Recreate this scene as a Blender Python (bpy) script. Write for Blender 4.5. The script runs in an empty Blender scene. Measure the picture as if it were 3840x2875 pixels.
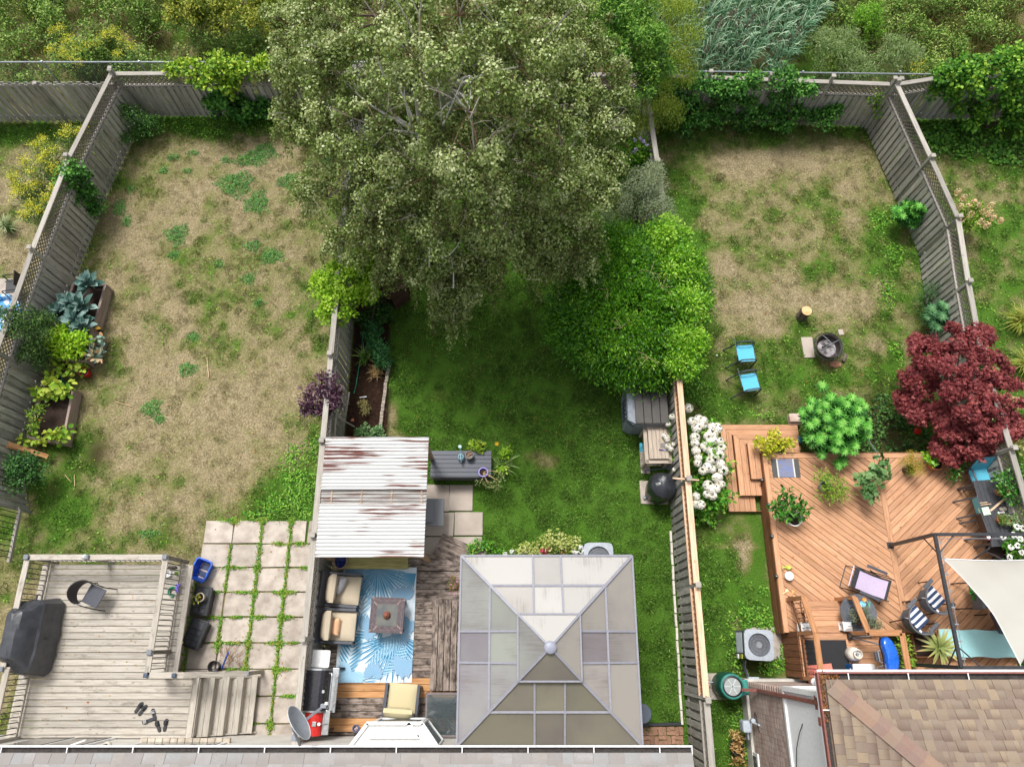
import bpy,bmesh,math,random
import numpy as np
from mathutils import Vector,Matrix
sc=bpy.context.scene
R=math.radians
rnd=random.Random(11)
npr=np.random.default_rng(11)
# ---------------------------------------------------------------- camera (a drone 19 m up, tilted 20 degrees off straight down)
CAM_H,CAM_F,CAM_T=19.0,2660.0,R(19.8)
cam=bpy.data.cameras.new('Camera')
cam.sensor_width=36.0
cam.lens=CAM_F/3840*36
cam.clip_start=0.1
cam.clip_end=3000
camo=bpy.data.objects.new('Camera',cam)
camo.location=(0,0,CAM_H)
camo.rotation_euler=(CAM_T,0,0)
sc.collection.objects.link(camo)
sc.camera=camo
# ---------------------------------------------------------------- sky and sun (bright overcast)
SUN_EL,SUN_AZ=R(63),R(-24)
world=bpy.data.worlds.new('World')
sc.world=world
world.use_nodes=True
wn=world.node_tree
bg=wn.nodes['Background']
sky=wn.nodes.new('ShaderNodeTexSky')
sky.sky_type='NISHITA'
sky.sun_disc=False
sky.sun_elevation=SUN_EL
sky.sun_rotation=SUN_AZ
sky.air_density=1.0
sky.dust_density=4.0
hs=wn.nodes.new('ShaderNodeHueSaturation')
hs.inputs['Saturation'].default_value=0.3
wn.links.new(sky.outputs[0],hs.inputs['Color'])
wn.links.new(hs.outputs[0],bg.inputs[0])
bg.inputs[1].default_value=0.09
sun=bpy.data.lights.new('Sun','SUN')
sun.energy=1.5
sun.angle=R(16)
sun.color=(1.0,0.98,0.94)
suno=bpy.data.objects.new('Sun',sun)
sd=Vector((math.sin(SUN_AZ)*math.cos(SUN_EL),math.cos(SUN_AZ)*math.cos(SUN_EL),math.sin(SUN_EL)))
suno.rotation_euler=sd.to_track_quat('Z','Y').to_euler()
suno.location=sd*60
sc.collection.objects.link(suno)
sc.view_settings.view_transform='Standard'
sc.view_settings.look='None'
sc.view_settings.gamma=1.0
sc.view_settings.exposure=1.0
sc.cycles.max_bounces=6
sc.cycles.diffuse_bounces=3
sc.cycles.glossy_bounces=3
sc.cycles.transmission_bounces=4
sc.cycles.transparent_max_bounces=8
sc.cycles.use_denoising=True
# ---------------------------------------------------------------- helpers
_ct,_st=math.cos(CAM_T),math.sin(CAM_T)
def P(px,py,h=0.0):
 """ground point (or point at height h) that was surveyed at photo position px, py"""
 x=px-1920;y=1437.5-py
 Y=y*_ct+CAM_F*_st;Z=y*_st-CAM_F*_ct
 s=(h-CAM_H)/Z
 return Vector((x*s,Y*s,h))
def srgb(hexs,k=1.0):
 hexs=hexs.lstrip('#')
 o=[]
 for i in(0,2,4):
  c=int(hexs[i:i+2],16)/255
  o.append((c/12.92 if c<=.04045 else((c+.055)/1.055)**2.4)*k)
 return(*o,1.0)
MATS={}
def _base(name):
 m=bpy.data.materials.new(name);m.use_nodes=True
 nt=m.node_tree
 return m,nt,nt.nodes['Principled BSDF']
def N(nt,t,**kw):
 n=nt.nodes.new(t)
 for k,v in kw.items():setattr(n,k,v)
 return n
def coords(nt,scale=(1,1,1),objoff=True,src='Object'):
 tc=N(nt,'ShaderNodeTexCoord')
 mp=N(nt,'ShaderNodeMapping')
 mp.inputs['Scale'].default_value=scale
 nt.links.new(tc.outputs[src],mp.inputs['Vector'])
 if objoff:
  oi=N(nt,'ShaderNodeObjectInfo')
  mm=N(nt,'ShaderNodeMath',operation='MULTIPLY');mm.inputs[1].default_value=53.0
  nt.links.new(oi.outputs['Random'],mm.inputs[0])
  cx=N(nt,'ShaderNodeCombineXYZ')
  for i in range(3):nt.links.new(mm.outputs[0],cx.inputs[i])
  nt.links.new(cx.outputs[0],mp.inputs['Location'])
 return mp.outputs[0]
def noise(nt,vec,scale,detail=4,rough=.55,dist=0.0):
 n=N(nt,'ShaderNodeTexNoise')
 n.inputs['Scale'].default_value=scale;n.inputs['Detail'].default_value=detail
 n.inputs['Roughness'].default_value=rough;n.inputs['Distortion'].default_value=dist
 nt.links.new(vec,n.inputs['Vector'])
 return n.outputs['Fac']
def ramp(nt,fac,stops):
 r=N(nt,'ShaderNodeValToRGB')
 el=r.color_ramp.elements
 while len(el)<len(stops):el.new(.5)
 for e,(p,c)in zip(el,stops):e.position=p;e.color=c
 nt.links.new(fac,r.inputs[0])
 return r.outputs[0]
def mixc(nt,fac,a,b,mode='MIX'):
 m=N(nt,'ShaderNodeMix',data_type='RGBA',blend_type=mode)
 for sock,v in((m.inputs[0],fac),(m.inputs[6],a),(m.inputs[7], b)):
  if hasattr(v,'is_linked'):nt.links.new(v,sock)
  else:sock.default_value=v
 return m.outputs[2]
def objvar(nt,col,amt,hue=0.0):
 """each alike piece a little lighter or darker than its neighbour"""
 oi=N(nt,'ShaderNodeObjectInfo')
 mr=N(nt,'ShaderNodeMapRange')
 mr.inputs[3].default_value=1-amt;mr.inputs[4].default_value=1+amt
 nt.links.new(oi.outputs['Random'],mr.inputs[0])
 h=N(nt,'ShaderNodeHueSaturation')
 nt.links.new(mr.outputs[0],h.inputs['Value']);nt.links.new(col,h.inputs['Color'])
 return h.outputs[0]
def bump(nt,b,fac,strength,dist=.01):
 n=N(nt,'ShaderNodeBump')
 n.inputs['Strength'].default_value=strength;n.inputs['Distance'].default_value=dist
 nt.links.new(fac,n.inputs['Height']);nt.links.new(n.outputs[0],b.inputs['Normal'])
def mat(name,c,c2=None,rough=.6,scale=14,metal=0.0, bmp=0.0,var=0.0,stretch=(1,1,1),spec=.5, lo=.35,hi=.65,coat=0.0):
 if name in MATS:return MATS[name]
 m,nt,b=_base(name)
 b.inputs['Roughness'].default_value=rough;b.inputs['Metallic'].default_value=metal
 b.inputs['Specular IOR Level'].default_value=spec
 b.inputs['Coat Weight'].default_value=coat
 c=srgb(c)if isinstance(c,str)else c
 c2=(srgb(c2)if isinstance(c2,str)else c2)or tuple(x*.8 for x in c[:3])+(1,)
 v=coords(nt,stretch)
 f=noise(nt,v,scale,5)
 col=ramp(nt,f,[(lo,c2),(hi,c)])
 if var:col=objvar(nt,col,var)
 nt.links.new(col,b.inputs['Base Color'])
 if bmp:bump(nt,b,noise(nt,v,scale*3,4), bmp)
 MATS[name]=m
 return m
def wood(name,light,mid,dark,grime=None,glo=.55, ghi=.72,var=.12,knots=True,rough=.75,bm=.35,gscale=3.5):
 """boards: grain runs along local x"""
 if name in MATS:return MATS[name]
 m,nt,b=_base(name)
 b.inputs['Roughness'].default_value=rough
 b.inputs['Specular IOR Level'].default_value=.25
 v=coords(nt,(1,1,1));vg=coords(nt,(1.0,14, 14))
 g=noise(nt,vg,2.2,6,.6,.4)
 col=ramp(nt,g,[(.18,srgb(dark)),(.42,srgb(mid)), (.60,srgb(light))])
 if knots:
  vo=N(nt,'ShaderNodeTexVoronoi');vo.inputs['Scale'].default_value=2.4
  vk=coords(nt,(1.0,2.2,2.2));nt.links.new(vk,vo.inputs['Vector'])
  kf=ramp(nt,vo.outputs['Distance'],[(.05,(1,1,1, 1)),(.12,(0,0,0,1))])
  col=mixc(nt,kf,col,srgb(dark))
 if grime:
  gn=noise(nt,coords(nt,(.7,1.6,1.6)),gscale, 6,.7)
  gf=ramp(nt,gn,[(glo,(0,0,0, 1)),(ghi,(.9,.9,.9,1))])
  col=mixc(nt,gf,col,srgb(grime))
 col=objvar(nt,col,var)
 nt.links.new(col,b.inputs['Base Color'])
 bump(nt,b,g,bm,.006)
 MATS[name]=m
 return m
def leafm(name,cols,trans=.3,rough=.55,spec=.35,ov=0.0):
 """foliage: colour by the leaf's own random value"""
 if name in MATS:return MATS[name]
 m,nt,b=_base(name)
 b.inputs['Roughness'].default_value=rough;b.inputs['Specular IOR Level'].default_value=spec
 at=N(nt,'ShaderNodeAttribute',attribute_name='rnd')
 n=len(cols)
 col=ramp(nt,at.outputs['Fac'],[((i+.5)/n,srgb(c))for i,c in enumerate(cols)])
 if ov:col=objvar(nt,col,ov)
 nt.links.new(col,b.inputs['Base Color'])
 tr=N(nt,'ShaderNodeBsdfTranslucent');nt.links.new(col,tr.inputs['Color'])
 mx=N(nt,'ShaderNodeMixShader');mx.inputs[0].default_value=trans
 out=nt.nodes['Material Output']
 nt.links.new(b.outputs[0],mx.inputs[1]);nt.links.new(tr.outputs[0],mx.inputs[2])
 nt.links.new(mx.outputs[0],out.inputs['Surface'])
 MATS[name]=m
 return m
 # ---- objects
def thing(name,label,cat,loc,rz=0.0,group=None):
 o=bpy.data.objects.new(name,None)
 o.empty_display_size=.1
 sc.collection.objects.link(o)
 o.location=loc;o.rotation_euler=(0,0,rz)
 o['label']=label;o['category']=cat
 if group:o['group']=group
 return o
def tag(o,label,cat,group=None):
 o['label']=label;o['category']=cat
 if group:o['group']=group
 return o
def frame_of(o):
 """placement of a (possibly nested) thing, without waiting for a depsgraph update"""
 m=Matrix.LocRotScale(o.location,o.rotation_euler,o.scale)
 if o.parent:m=frame_of(o.parent)@o.matrix_parent_inverse@m
 return m
def link(name,me,material=None,parent=None,world=False,kind=None):
 o=bpy.data.objects.new(name,me)
 sc.collection.objects.link(o)
 if material is not None and not len(me.materials):me.materials.append(material)
 if parent is not None:
  o.parent=parent
  if world:o.matrix_parent_inverse=frame_of(parent).inverted()
 if kind:o['kind']=kind
 return o
class MB:
 def __init__(s):s.v=[];s.f=[]
 def add(s,vs,fs):
  n=len(s.v);s.v+=[tuple(v)for v in vs];s.f+=[tuple(i+n for i in f)for f in fs];return s
 def box(s,c,d,rz=0.0,M=None):
  c=Vector(c);a,b,h=d[0]/2,d[1]/2,d[2]/2
  Rm=M or Matrix.Rotation(rz,3,'Z')
  vs=[c+Rm@Vector((x,y,z))for z in(-h,h)for x,y in((-a,-b), (a,-b),(a,b),(-a,b))]
  return s.add(vs,[(0,3,2,1),(4, 5,6,7),(0,1,5, 4),(1,2,6,5),(2, 3,7,6),(3,0,4, 7)])
 def bar(s,p,q,w,t,up=(0, 0,1)):
  p,q=Vector(p),Vector(q);x=(q-p);L=x.length;x.normalize()
  y=Vector(up).cross(x)
  if y.length<1e-4:y=Vector((0,1,0)).cross(x)
  y.normalize();z=x.cross(y)
  Rm=Matrix((x,y,z)).transposed()
  return s.box((p+q)/2,(L,w,t),M=Rm)
 def tube(s,pts,r,n=8,caps=True):
  pts=[Vector(p)for p in pts];k=len(pts)
  rs=r if isinstance(r,(list,tuple))else[r]*k
  vs=[];up=None
  for i,p in enumerate(pts):
   d=(pts[min(i+1,k-1)]-pts[max(i-1,0)]).normalized()
   if up is None:up=Vector((0,0,1))if abs(d.z)<.9 else Vector((1,0,0))
   a=d.cross(up)
   if a.length<1e-5:a=d.cross(Vector((0,1,0)))
   a.normalize();b=a.cross(d).normalized();up=b
   for j in range(n):
    t=2*math.pi*j/n
    vs.append(p+(a*math.cos(t)+b*math.sin(t))*rs[i])
  fs=[(i*n+j,i*n+(j+1)%n,(i+1)*n+(j+1)%n,(i+1)*n+j)for i in range(k-1)for j in range(n)]
  if caps:fs+=[tuple(range(n-1,-1,-1)),tuple((k-1)*n+j for j in range(n))]
  return s.add(vs,fs)
 def lathe(s,prof,c=(0,0,0),n=20, sx=1.0,sy=1.0,cap=True):
  c=Vector(c);k=len(prof);vs=[]
  for r,z in prof:
   for j in range(n):
    t=2*math.pi*j/n
    vs.append(c+Vector((r*math.cos(t)*sx,r*math.sin(t)*sy,z)))
  fs=[(i*n+j,i*n+(j+1)%n,(i+1)*n+(j+1)%n,(i+1)*n+j)for i in range(k-1)for j in range(n)]
  if cap and prof[0][0]>1e-4:fs.append(tuple(range(n-1,-1,-1)))
  if cap and prof[-1][0]>1e-4:fs.append(tuple((k-1)*n+j for j in range(n)))
  return s.add(vs,fs)
 def prism(s,poly,z0,z1):
  n=len(poly)
  vs=[(p[0],p[1],z0)for p in poly]+[(p[0],p[1],z1)for p in poly]
  fs=[tuple(range(n-1,-1,-1)),tuple(range(n,2*n))]+[(i,(i+1)%n, n+(i+1)%n,n+i)for i in range(n)]
  return s.add(vs,fs)
 def mesh(s,name,smooth=False,bevel=0.0,seg=2,sub=0):
  me=bpy.data.meshes.new(name)
  me.from_pydata(s.v,[],s.f)
  if bevel:
   bm=bmesh.new();bm.from_mesh(me)
   es=[e for e in bm.edges if len(e.link_faces)==2 and e.calc_face_angle(0)>.5]
   bmesh.ops.bevel(bm,geom=es,offset=bevel,segments=seg,affect='EDGES',profile=.5)
   bm.to_mesh(me);bm.free()
  if smooth:
   me.polygons.foreach_set('use_smooth',[True]*len(me.polygons))
   me.set_sharp_from_angle(angle=R(40))
  me.update()
  return me
 def build(s,name,material,parent=None,world=False,kind=None, **kw):
  return link(name,s.mesh(name,**kw),material,parent,world, kind)
def B():return MB()
_bcache={}
def board(name,p,q,w,t,material, parent,up=(0,0,1),jit=0.0,bev=.004):
 """a plank from p to q (centre line), its grain along local x; alike planks share their mesh"""
 p,q=Vector(p),Vector(q);x=q-p;L=x.length;x.normalize()
 y=Vector(up).cross(x)
 if y.length<1e-4:y=Vector((0,1,0)).cross(x)
 y.normalize();z=x.cross(y)
 key=(round(L,2),round(w,3),round(t,3), material.name)
 me=_bcache.get(key)
 if me is None:
  me=B().box((0,0,0),(L,w,t)).mesh(name, bevel=bev if bev else 0,seg=1)
  me.materials.append(material);_bcache[key]=me
 o=link(name,me,None,parent,True)
 Rm=Matrix((x,y,z)).transposed().to_4x4()
 if jit:
  Rm=Rm@Matrix.Rotation(rnd.uniform(-jit,jit),4,'Z')@Matrix.Rotation(rnd.uniform(-jit,jit),4, 'X')
 o.matrix_basis=Matrix.Translation((p+q)/2)@Rm
 return o
def clip(poly,a,b):
 """part of a convex polygon left of the line a to b"""
 out=[]
 def side(p):return(b[0]-a[0])*(p[1]-a[1])-(b[1]-a[1])*(p[0]-a[0])
 for i in range(len(poly)):
  p,q=poly[i],poly[(i+1)%len(poly)];sp,sq=side(p),side(q)
  if sp>=0:out.append(p)
  if sp*sq<0:
   t=sp/(sp-sq);out.append((p[0]+(q[0]-p[0])*t,p[1]+(q[1]-p[1])*t))
 return out
def clip_to(poly,field):
 for i in range(len(field)):
  poly=clip(poly,field[i],field[(i+1)%len(field)])
  if len(poly)<3:return[]
 return poly
def poly_board(name,poly,z0,z1,direction,material, parent):
 d=Vector((*direction,0)).normalized();c=sum((Vector((p[0],p[1],0))for p in poly),Vector())/len(poly)
 Rm=Matrix.Rotation(math.atan2(d.y,d.x),3,'Z');inv=Rm.transposed()
 loc=[inv@(Vector((p[0],p[1],0))-c)for p in poly]
 me=B().prism([(v.x,v.y)for v in loc],0,z1-z0).mesh(name,bevel=.003,seg=1)
 o=link(name,me,material,parent,True)
 o.matrix_basis=Matrix.Translation((c.x,c.y,z0))@Rm.to_4x4()
 return o
def plank_field(name,field,z0,z1,direction,pitch, gap,material,parent,off=0.0,pick=None):
 """fill a convex, anticlockwise outline with planks"""
 d=Vector((*direction,0)).normalized();nrm=Vector((-d.y,d.x,0))
 ks=[nrm.x*p[0]+nrm.y*p[1]for p in field]
 k=math.floor(min(ks)/pitch)*pitch+off-pitch
 i=0
 while k<max(ks)+pitch:
  a,b_=k+gap/2,k+pitch-gap/2
  strip=[tuple((d*s+nrm*t).xy)for s,t in((-80,a),(80,a),(80, b_),(-80,b_))]
  poly=clip_to(strip,field)
  if len(poly)>=3:
   ar=abs(sum(poly[j][0]*poly[(j+1)%len(poly)][1]-poly[(j+1)%len(poly)][0]*poly[j][1]for j in range(len(poly))))/2
   if ar>.004:
    m=pick(i)if pick else material
    poly_board(name,poly,z0,z1+rnd.uniform(-.002,.002),direction, m,parent);i+=1
  k+=pitch
def copy_tree(o,parent=None):
 c=o.copy();sc.collection.objects.link(c)
 if parent is not None:c.parent=parent
 for ch in[x for x in sc.objects if x.parent==o]:copy_tree(ch,c)
 return c
 # ---- foliage
def _norm(a):return a/np.maximum(np.linalg.norm(a,axis=1,keepdims=True),1e-9)
LEAF={'diamond':([(0,0,0),(.45,.5,.10), (1,0,0),(.45,-.5,.10)], [(0,2,1),(0,3,2)]), 'oval':([(0,0,0),(.28,.42,.09), (.7,.40,.05),(1,0,-.06), (.7,-.40,.05),(.28,-.42,.09)], [(0,3,2,1),(0,5, 4,3)]),'blade':([(0,.5,0),(0, -.5,0),(.55,.42,.16),(.55, -.42,.16),(1,0,.02)],[(0, 1,3,2),(2,3,4)]),
'arch':([(0,.5,0),(0,-.5,0), (.35,.5,.22),(.35,-.5,.22), (.7,.36,.2),(.7,-.36,.2), (1,0,-.02)],[(0,1,3, 2),(2,3,5,4),(4, 5,6)]),}
def _palm(k,spread,wid):
 v=[];f=[]
 for i in range(k):
  a=(i-(k-1)/2)*spread;l=1-.42*abs(i-(k-1)/2)/((k-1)/2)
  c,s_=math.cos(a),math.sin(a);n=len(v)
  for u,w,z in((0,0,0),(.55, wid,.03),(1,0,-.12),(.55, -wid,.03)):
   u*=l
   v.append((u*c-w*s_,u*s_+w*c,z))
  f+=[(n,n+2,n+1),(n,n+3,n+2)]
 return v,f
LEAF['palm']=_palm(7,.62,.11)
LEAF['palm5']=_palm(5,.7,.15)
LEAF['lobed']=_palm(5,.62,.24)
def leaves(name,pos,direc,nrm,length,width, shape,material,parent=None,rv=None,world=True,kind=None):
 pos=np.asarray(pos,float);n=len(pos)
 d=_norm(np.asarray(direc,float));side=np.cross(nrm,d);side=_norm(side);up=np.cross(d,side)
 tv,tf=LEAF[shape];tv=np.array(tv,float)
 L=np.broadcast_to(np.asarray(length,float),(n,));W=np.broadcast_to(np.asarray(width,float),(n, ))
 V=(pos[:,None,:]+d[:,None,:]*(tv[None,:, 0:1]*L[:,None,None])+side[:,None,:]*(tv[None,:, 1:2]*W[:,None,None])+up[:,None,:]*(tv[None,:, 2:3]*L[:,None,None])).reshape(-1,3)
 k=len(tv)
 lv=np.concatenate([np.array(f)for f in tf]);tot=np.array([len(f)for f in tf])
 loops=(lv[None,:]+(np.arange(n)*k)[:,None]).ravel()
 totals=np.tile(tot,n);starts=np.concatenate([[0],np.cumsum(totals)[:-1]])
 me=bpy.data.meshes.new(name)
 me.vertices.add(len(V));me.vertices.foreach_set('co',V.ravel())
 me.loops.add(len(loops));me.loops.foreach_set('vertex_index',loops.astype(np.int32))
 me.polygons.add(len(totals));me.polygons.foreach_set('loop_start',starts.astype(np.int32))
 me.update(calc_edges=True)
 rv=npr.random(n)if rv is None else np.clip(rv,0,1)
 at=me.attributes.new('rnd','FLOAT','FACE')
 at.data.foreach_set('value',np.repeat(rv,len(tf)).astype(np.float32))
 return link(name,me,material,parent,world,kind)
def ball(n):
 return _norm(npr.normal(size=(n,3)))
def crown(n,lumps,shell=.45,low=-.5,edge=1.0):
 """points spread through the outer shell of a heap of lumps; returns positions, outward directions"""
 lumps=[(np.array(c,float),np.array(r if hasattr(r,'__len__')else(r,r,r), float))for c,r in lumps]
 area=np.array([r[0]*r[1]+r[0]*r[2]for c,r in lumps]);w=area/area.sum()
 ps,ns=[],[]
 for(c,r),k in zip(lumps,np.maximum((w*n*1.5).astype(int),6)):
  u=ball(k);u=u[u[:,2]>low]
  rad=(1-shell*npr.random(len(u))**1.6)*(1+.10*npr.normal(size=len(u)))
  p=c+u*r*rad[:,None]*edge
  keep=np.ones(len(u),bool)
  for c2,r2 in lumps:
   if c2 is c:continue
   keep&=(((p-c2)/r2)**2).sum(1)>.42
  ps.append(p[keep]);ns.append(u[keep])
 p=np.concatenate(ps);u=np.concatenate(ns)
 i=npr.permutation(len(p))[:n]
 return p[i],u[i]
def lumpy(c,r,k,size=(.35,.55),seed=0, zmin=-.3):
 """k lumps over an ellipsoid of centre c and radii r"""
 g=np.random.default_rng(seed);out=[]
 for i in range(k):
  u=g.normal(size=3);u/=np.linalg.norm(u)
  if u[2]<zmin:u[2]=-u[2]
  s=g.uniform(*size)
  q=g.uniform(.45,.95)*(1-.5*s)
  out.append((np.array(c)+u*np.array(r)*q,np.array(r)*s))
 return out
def foliage(name,lumps,n,ln,wd,shape, material,parent,shell=.45,droop=0.0,up=.6,rv=None, low=-.5,flat=.5,kind=None):
 p,u=crown(n,lumps,shell,low)
 m=len(p)
 d=u*up+ball(m)*.8;d[:,2]-=droop
 nr=u*(1-flat)+np.array([0,0,1.0])*flat+ball(m)*.45
 z=p[:,2];zz=(z-z.min())/max(z.max()-z.min(),.01)
 r=npr.random(m)if rv is None else rv(p,zz,m)
 return leaves(name,p,d,nr,ln*npr.uniform(.65,1.25, m),wd*npr.uniform(.7,1.2,m),shape,material, parent,r,kind=kind)
def stems(name,base,tips,r0,r1,material, parent,n=5,bend=.15,seg=4):
 """one joined bundle of stems from the base to each tip"""
 mb=B();base=Vector(base)
 for t in tips:
  t=Vector(t);b0=base+Vector((rnd.uniform(-1,1),rnd.uniform(-1,1),0))*r0*1.5
  L=(t-b0).length;off=Vector((rnd.uniform(-1,1),rnd.uniform(-1,1),rnd.uniform(0,1)))*bend*L
  pts=[b0.lerp(t,s/seg)+off*math.sin(math.pi*s/seg)for s in range(seg+1)]
  mb.tube(pts,[r0+(r1-r0)*s/seg for s in range(seg+1)],n,False)
 return mb.build(name,material,parent,True,smooth=True)
 # ================================================================ shared materials
W_FENCE=wood('weathered_fence_wood','#b6b2ab','#9f9b94','#77736d','#7f8878',.50, .75,.24)
W_CAP=wood('grey_cap_wood','#aca69d','#9b958c','#7c766e',None,var=.16)
W_NEW=wood('fresh_cap_wood','#e2c3a6','#d4b090','#b98a66',None,var=.07)
W_GREYDECK=wood('bleached_deck_wood','#b8b1a7','#aaa296','#8a8277','#6d655b',.54, .76,.14)
W_OLDDECK=wood('old_stained_deck_wood','#a2948a','#86776c','#5c5049','#352d28',.44, .62,.14,gscale=5.0)
W_FRESHDECK=wood('new_pine_deck_wood','#c99a6c','#b98656','#93673f',None,var=.08)
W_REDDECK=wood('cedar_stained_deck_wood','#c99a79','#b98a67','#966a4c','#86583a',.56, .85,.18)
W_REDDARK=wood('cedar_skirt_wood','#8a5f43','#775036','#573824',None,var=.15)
W_RAIL=wood('cedar_rail_wood','#b98861','#a67550','#80573a',None,var=.08)
W_BOX=wood('planter_box_wood','#a8958a','#93827a','#6f625c',None,var=.1)
W_MOSS=wood('mossy_bench_wood','#b3aa70','#94905a','#6d6a42','#5b5238',.6, .8,.1)
W_BENCH=wood('potting_bench_wood','#bcae9e','#a89a8b','#857a6f','#6a4a3a',.68, .8,.1)
BLACK=mat('black_metal','#2a2b2e','#202124',rough=.45)
DGREY=mat('charcoal_paint','#4c4f58','#42454d',rough=.5)
MGREY=mat('grey_paint','#8b8e95','#7f8289',rough=.5)
SILVER=mat('brushed_steel','#b9bbbd','#a0a2a4',rough=.32,metal=.9)
WHITE=mat('white_paint','#e9e9e7','#dedede',rough=.5)
SOIL=mat('potting_soil','#3d2b22','#251a15',rough=.95,scale=40,bmp=.8)
TERRA=mat('terracotta','#c47f5b','#b06d4b',rough=.75,scale=9)
CONC=mat('concrete_slab','#bfb4a9','#93877c',rough=.9,scale=3.5,bmp=.15, var=.12,lo=.25,hi=.62)
CONC2=mat('smooth_concrete_slab','#c3b6aa','#ab9e92',rough=.9,scale=2.0,bmp=.12, var=.05,lo=.3,hi=.7)
GALV=mat('galvanised_tube','#b4bac0','#9aa0a6',rough=.4,metal=.6)
# ================================================================ ground
def vnoise(x,y,s,seed):
 g=np.random.default_rng(seed).random((64,64))
 u,v=x/s+100,y/s+100
 i,j=np.floor(u).astype(int),np.floor(v).astype(int)
 a,b=u-i,v-j
 a=a*a*(3-2*a);b=b*b*(3-2*b)
 i%=64;j%=64;i1=(i+1)%64;j1=(j+1)%64
 return(g[i,j]*(1-a)+g[i1,j]*a)*(1-b)+(g[i,j1]*(1-a)+g[i1,j1]*a)*b
def fbm(x,y,s,seed,o=3):
 t=0;w=0;k=1.0
 for q in range(o):
  t=t+vnoise(x,y,s/2**q,seed+q)*k;w+=k;k*=.6
 return t/w-.5
F1=[(-12.1,16.1),(-12.75,13.0),(-13.1,10.0), (-13.35,7.0),(-13.4,4.5),(-12.9,3.2)]
F4=[(11.55,15.7),(12.05,13.0),(12.4,11.0), (12.25,9.0),(12.15,7.0),(12.3,4.4), (12.4,2.0),(12.5,-.5)]
FX2,FX3,BACKY=-4.68,4.27,16.15
BLOBS=[(1000,600,2.2,1.2,-.22),(560, 900,1.6,1.6,-.10),(620,1500, 1.8,1.6,-.28),(900,1650,1.2, 1.6,-.22),(1080,1500,.9,1.6, -.05),(420,1400,.5,2.2,.25), (700,470,3.2,.6,.55),(960, 430,2.4,.5,.6),(1100,1880, .9,1.0,.9),(1000,1900,.8, .5,.5),(200,1800,1.0,1.6, .35),(250,1950,1.5,.7,.25), (650,2030,3,.3,.25),
(330,760,.4,2.4,.35),(300, 1100,.35,1.5,.3),(880,700, .8,.8,.1),(760,1150,1.2, .7,-.05),(500,1250,1.2,.8, -.1),(1190,1150,.5,1.6,.25), (3000,600,2.2,.55,-.75),(2780, 640,.9,.5,-.45),(3200,700, 1.0,.5,-.35),(2720,860,.5, .5,-.55),(2730,1000,.45,.35, -.6),(2830,1060,.7,.5,-.35), (3120,1120,1.4,.45,-.6),
(2820,1160,1.0,.45,-.5),(3000, 880,.5,.3,-.3),(3280,1300, .5,.4,-.4),(2890,1230,.5, .3,-.4),(3330,880,.5,.9, .5),(2600,1400,.8,1.4,.4), (3000,1450,1.5,.6,.3),(3120, 820,1.2,.5,-.15),(2560,800, .4,1.6,.3),(2620,1000,.3, .8,.2),
(1790,1690,.3,.2,-.5),(1905, 1740,.35,.25,-.35),(2015,1715, .5,.25,-.55),(2060,1740,.3, .2,-.4),(2290,1990,.3,.3, -.3),(1470,1560,.2,.45,-.8), (1480,1640,.35,.2,-.6),(1890, 1560,.3,.3,-.3),(1650,1500, .6,.5,-.2),(2050,1880,.5, .4,-.15),
(2790,2080,.3,.45,-.9),(2760, 2330,.2,.3,-.8),(2730,2150, .3,.4,.3),(60,500,1.6, .5,.5),(120,700,1.5,1.0, -.4),(60,950,1.5,.8,-.3), (3650,700,2.0,1.0,-.2),(3700, 1000,1.6,1.0,.0),(3500,460, 2.5,.6,.5),
]
def lawn(x,y):
 """how lush the ground is (0 bare and straw, 1 lush) and how much bare soil shows"""
 f1x=np.interp(y,[p[1]for p in F1][::-1],[p[0]for p in F1][::-1]);f4x=np.interp(y,[p[1]for p in F4][::-1],[p[0]for p in F4][::-1])
 base=np.where(x<f1x,.52,np.where(x<FX2,.49,np.where(x<FX3,1.15, np.where(x<f4x,.76,.86))))
 wild=y>BACKY
 base=np.where(wild,.7,base)
 side=np.where((x>FX3)&(x<6.6)&(y<2.2),.45,0)
 nz=fbm(x,y,1.7,3,3)*.5+fbm(x,y, .5,9,3)*1.0
 mid=(x>FX2)&(x<FX3)&~wild
 G=base+side+np.where(mid,nz*.45,nz)
 for px,py,rx,ry,dv in BLOBS:
  c=P(px,py)
  G=G+dv*np.exp(-((x-c.x)/rx)**2-((y-c.y)/ry)**2)
 S=np.zeros_like(G)
 bed=(x>FX2)&(x<-3.45-.03*(y-5))&(y>3.8)&(y<15)
 S=np.where(bed,1.0,S)
 S=np.maximum(S,.85*np.exp(-((x-9.6)/1.6)**4-((y-5.5)/.9)**4))
 S=np.maximum(S,.7*np.exp(-((x-6.0)/.6)**4-((y+.55)/.5)**4))
 S=np.maximum(S,np.where(wild&(fbm(x,y,1.4,40,3)>.12), .6,0))
 S=np.maximum(S,.8*np.exp(-((x+11.4)/.35)**2-((y-4.8)/.5)**2))
 return G,S
xs=np.concatenate([[-900,-300,-100,-50,-30,-24], np.arange(-20,20.01,.11),[24,30,50, 100,300,900]])
ys=np.concatenate([[-900,-300,-100,-40,-15,-8], np.arange(-5,24.01,.11),[30,40,60, 100,300,900]])
GX,GY=np.meshgrid(xs,ys,indexing='ij')
GG,GS=lawn(GX.ravel(),GY.ravel())
gz=(fbm(GX.ravel(),GY.ravel(),.8,70,3)*.035-.012)
nx,ny=len(xs),len(ys)
ii,jj=np.meshgrid(np.arange(nx-1),np.arange(ny-1),indexing='ij')
q=(ii*ny+jj).ravel()
gf=np.stack([q,q+ny,q+ny+1,q+1],1)
me=bpy.data.meshes.new('ground')
me.from_pydata(np.stack([GX.ravel(),GY.ravel(),np.minimum(gz,-.004)],1).tolist(),[], gf.tolist())
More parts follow.
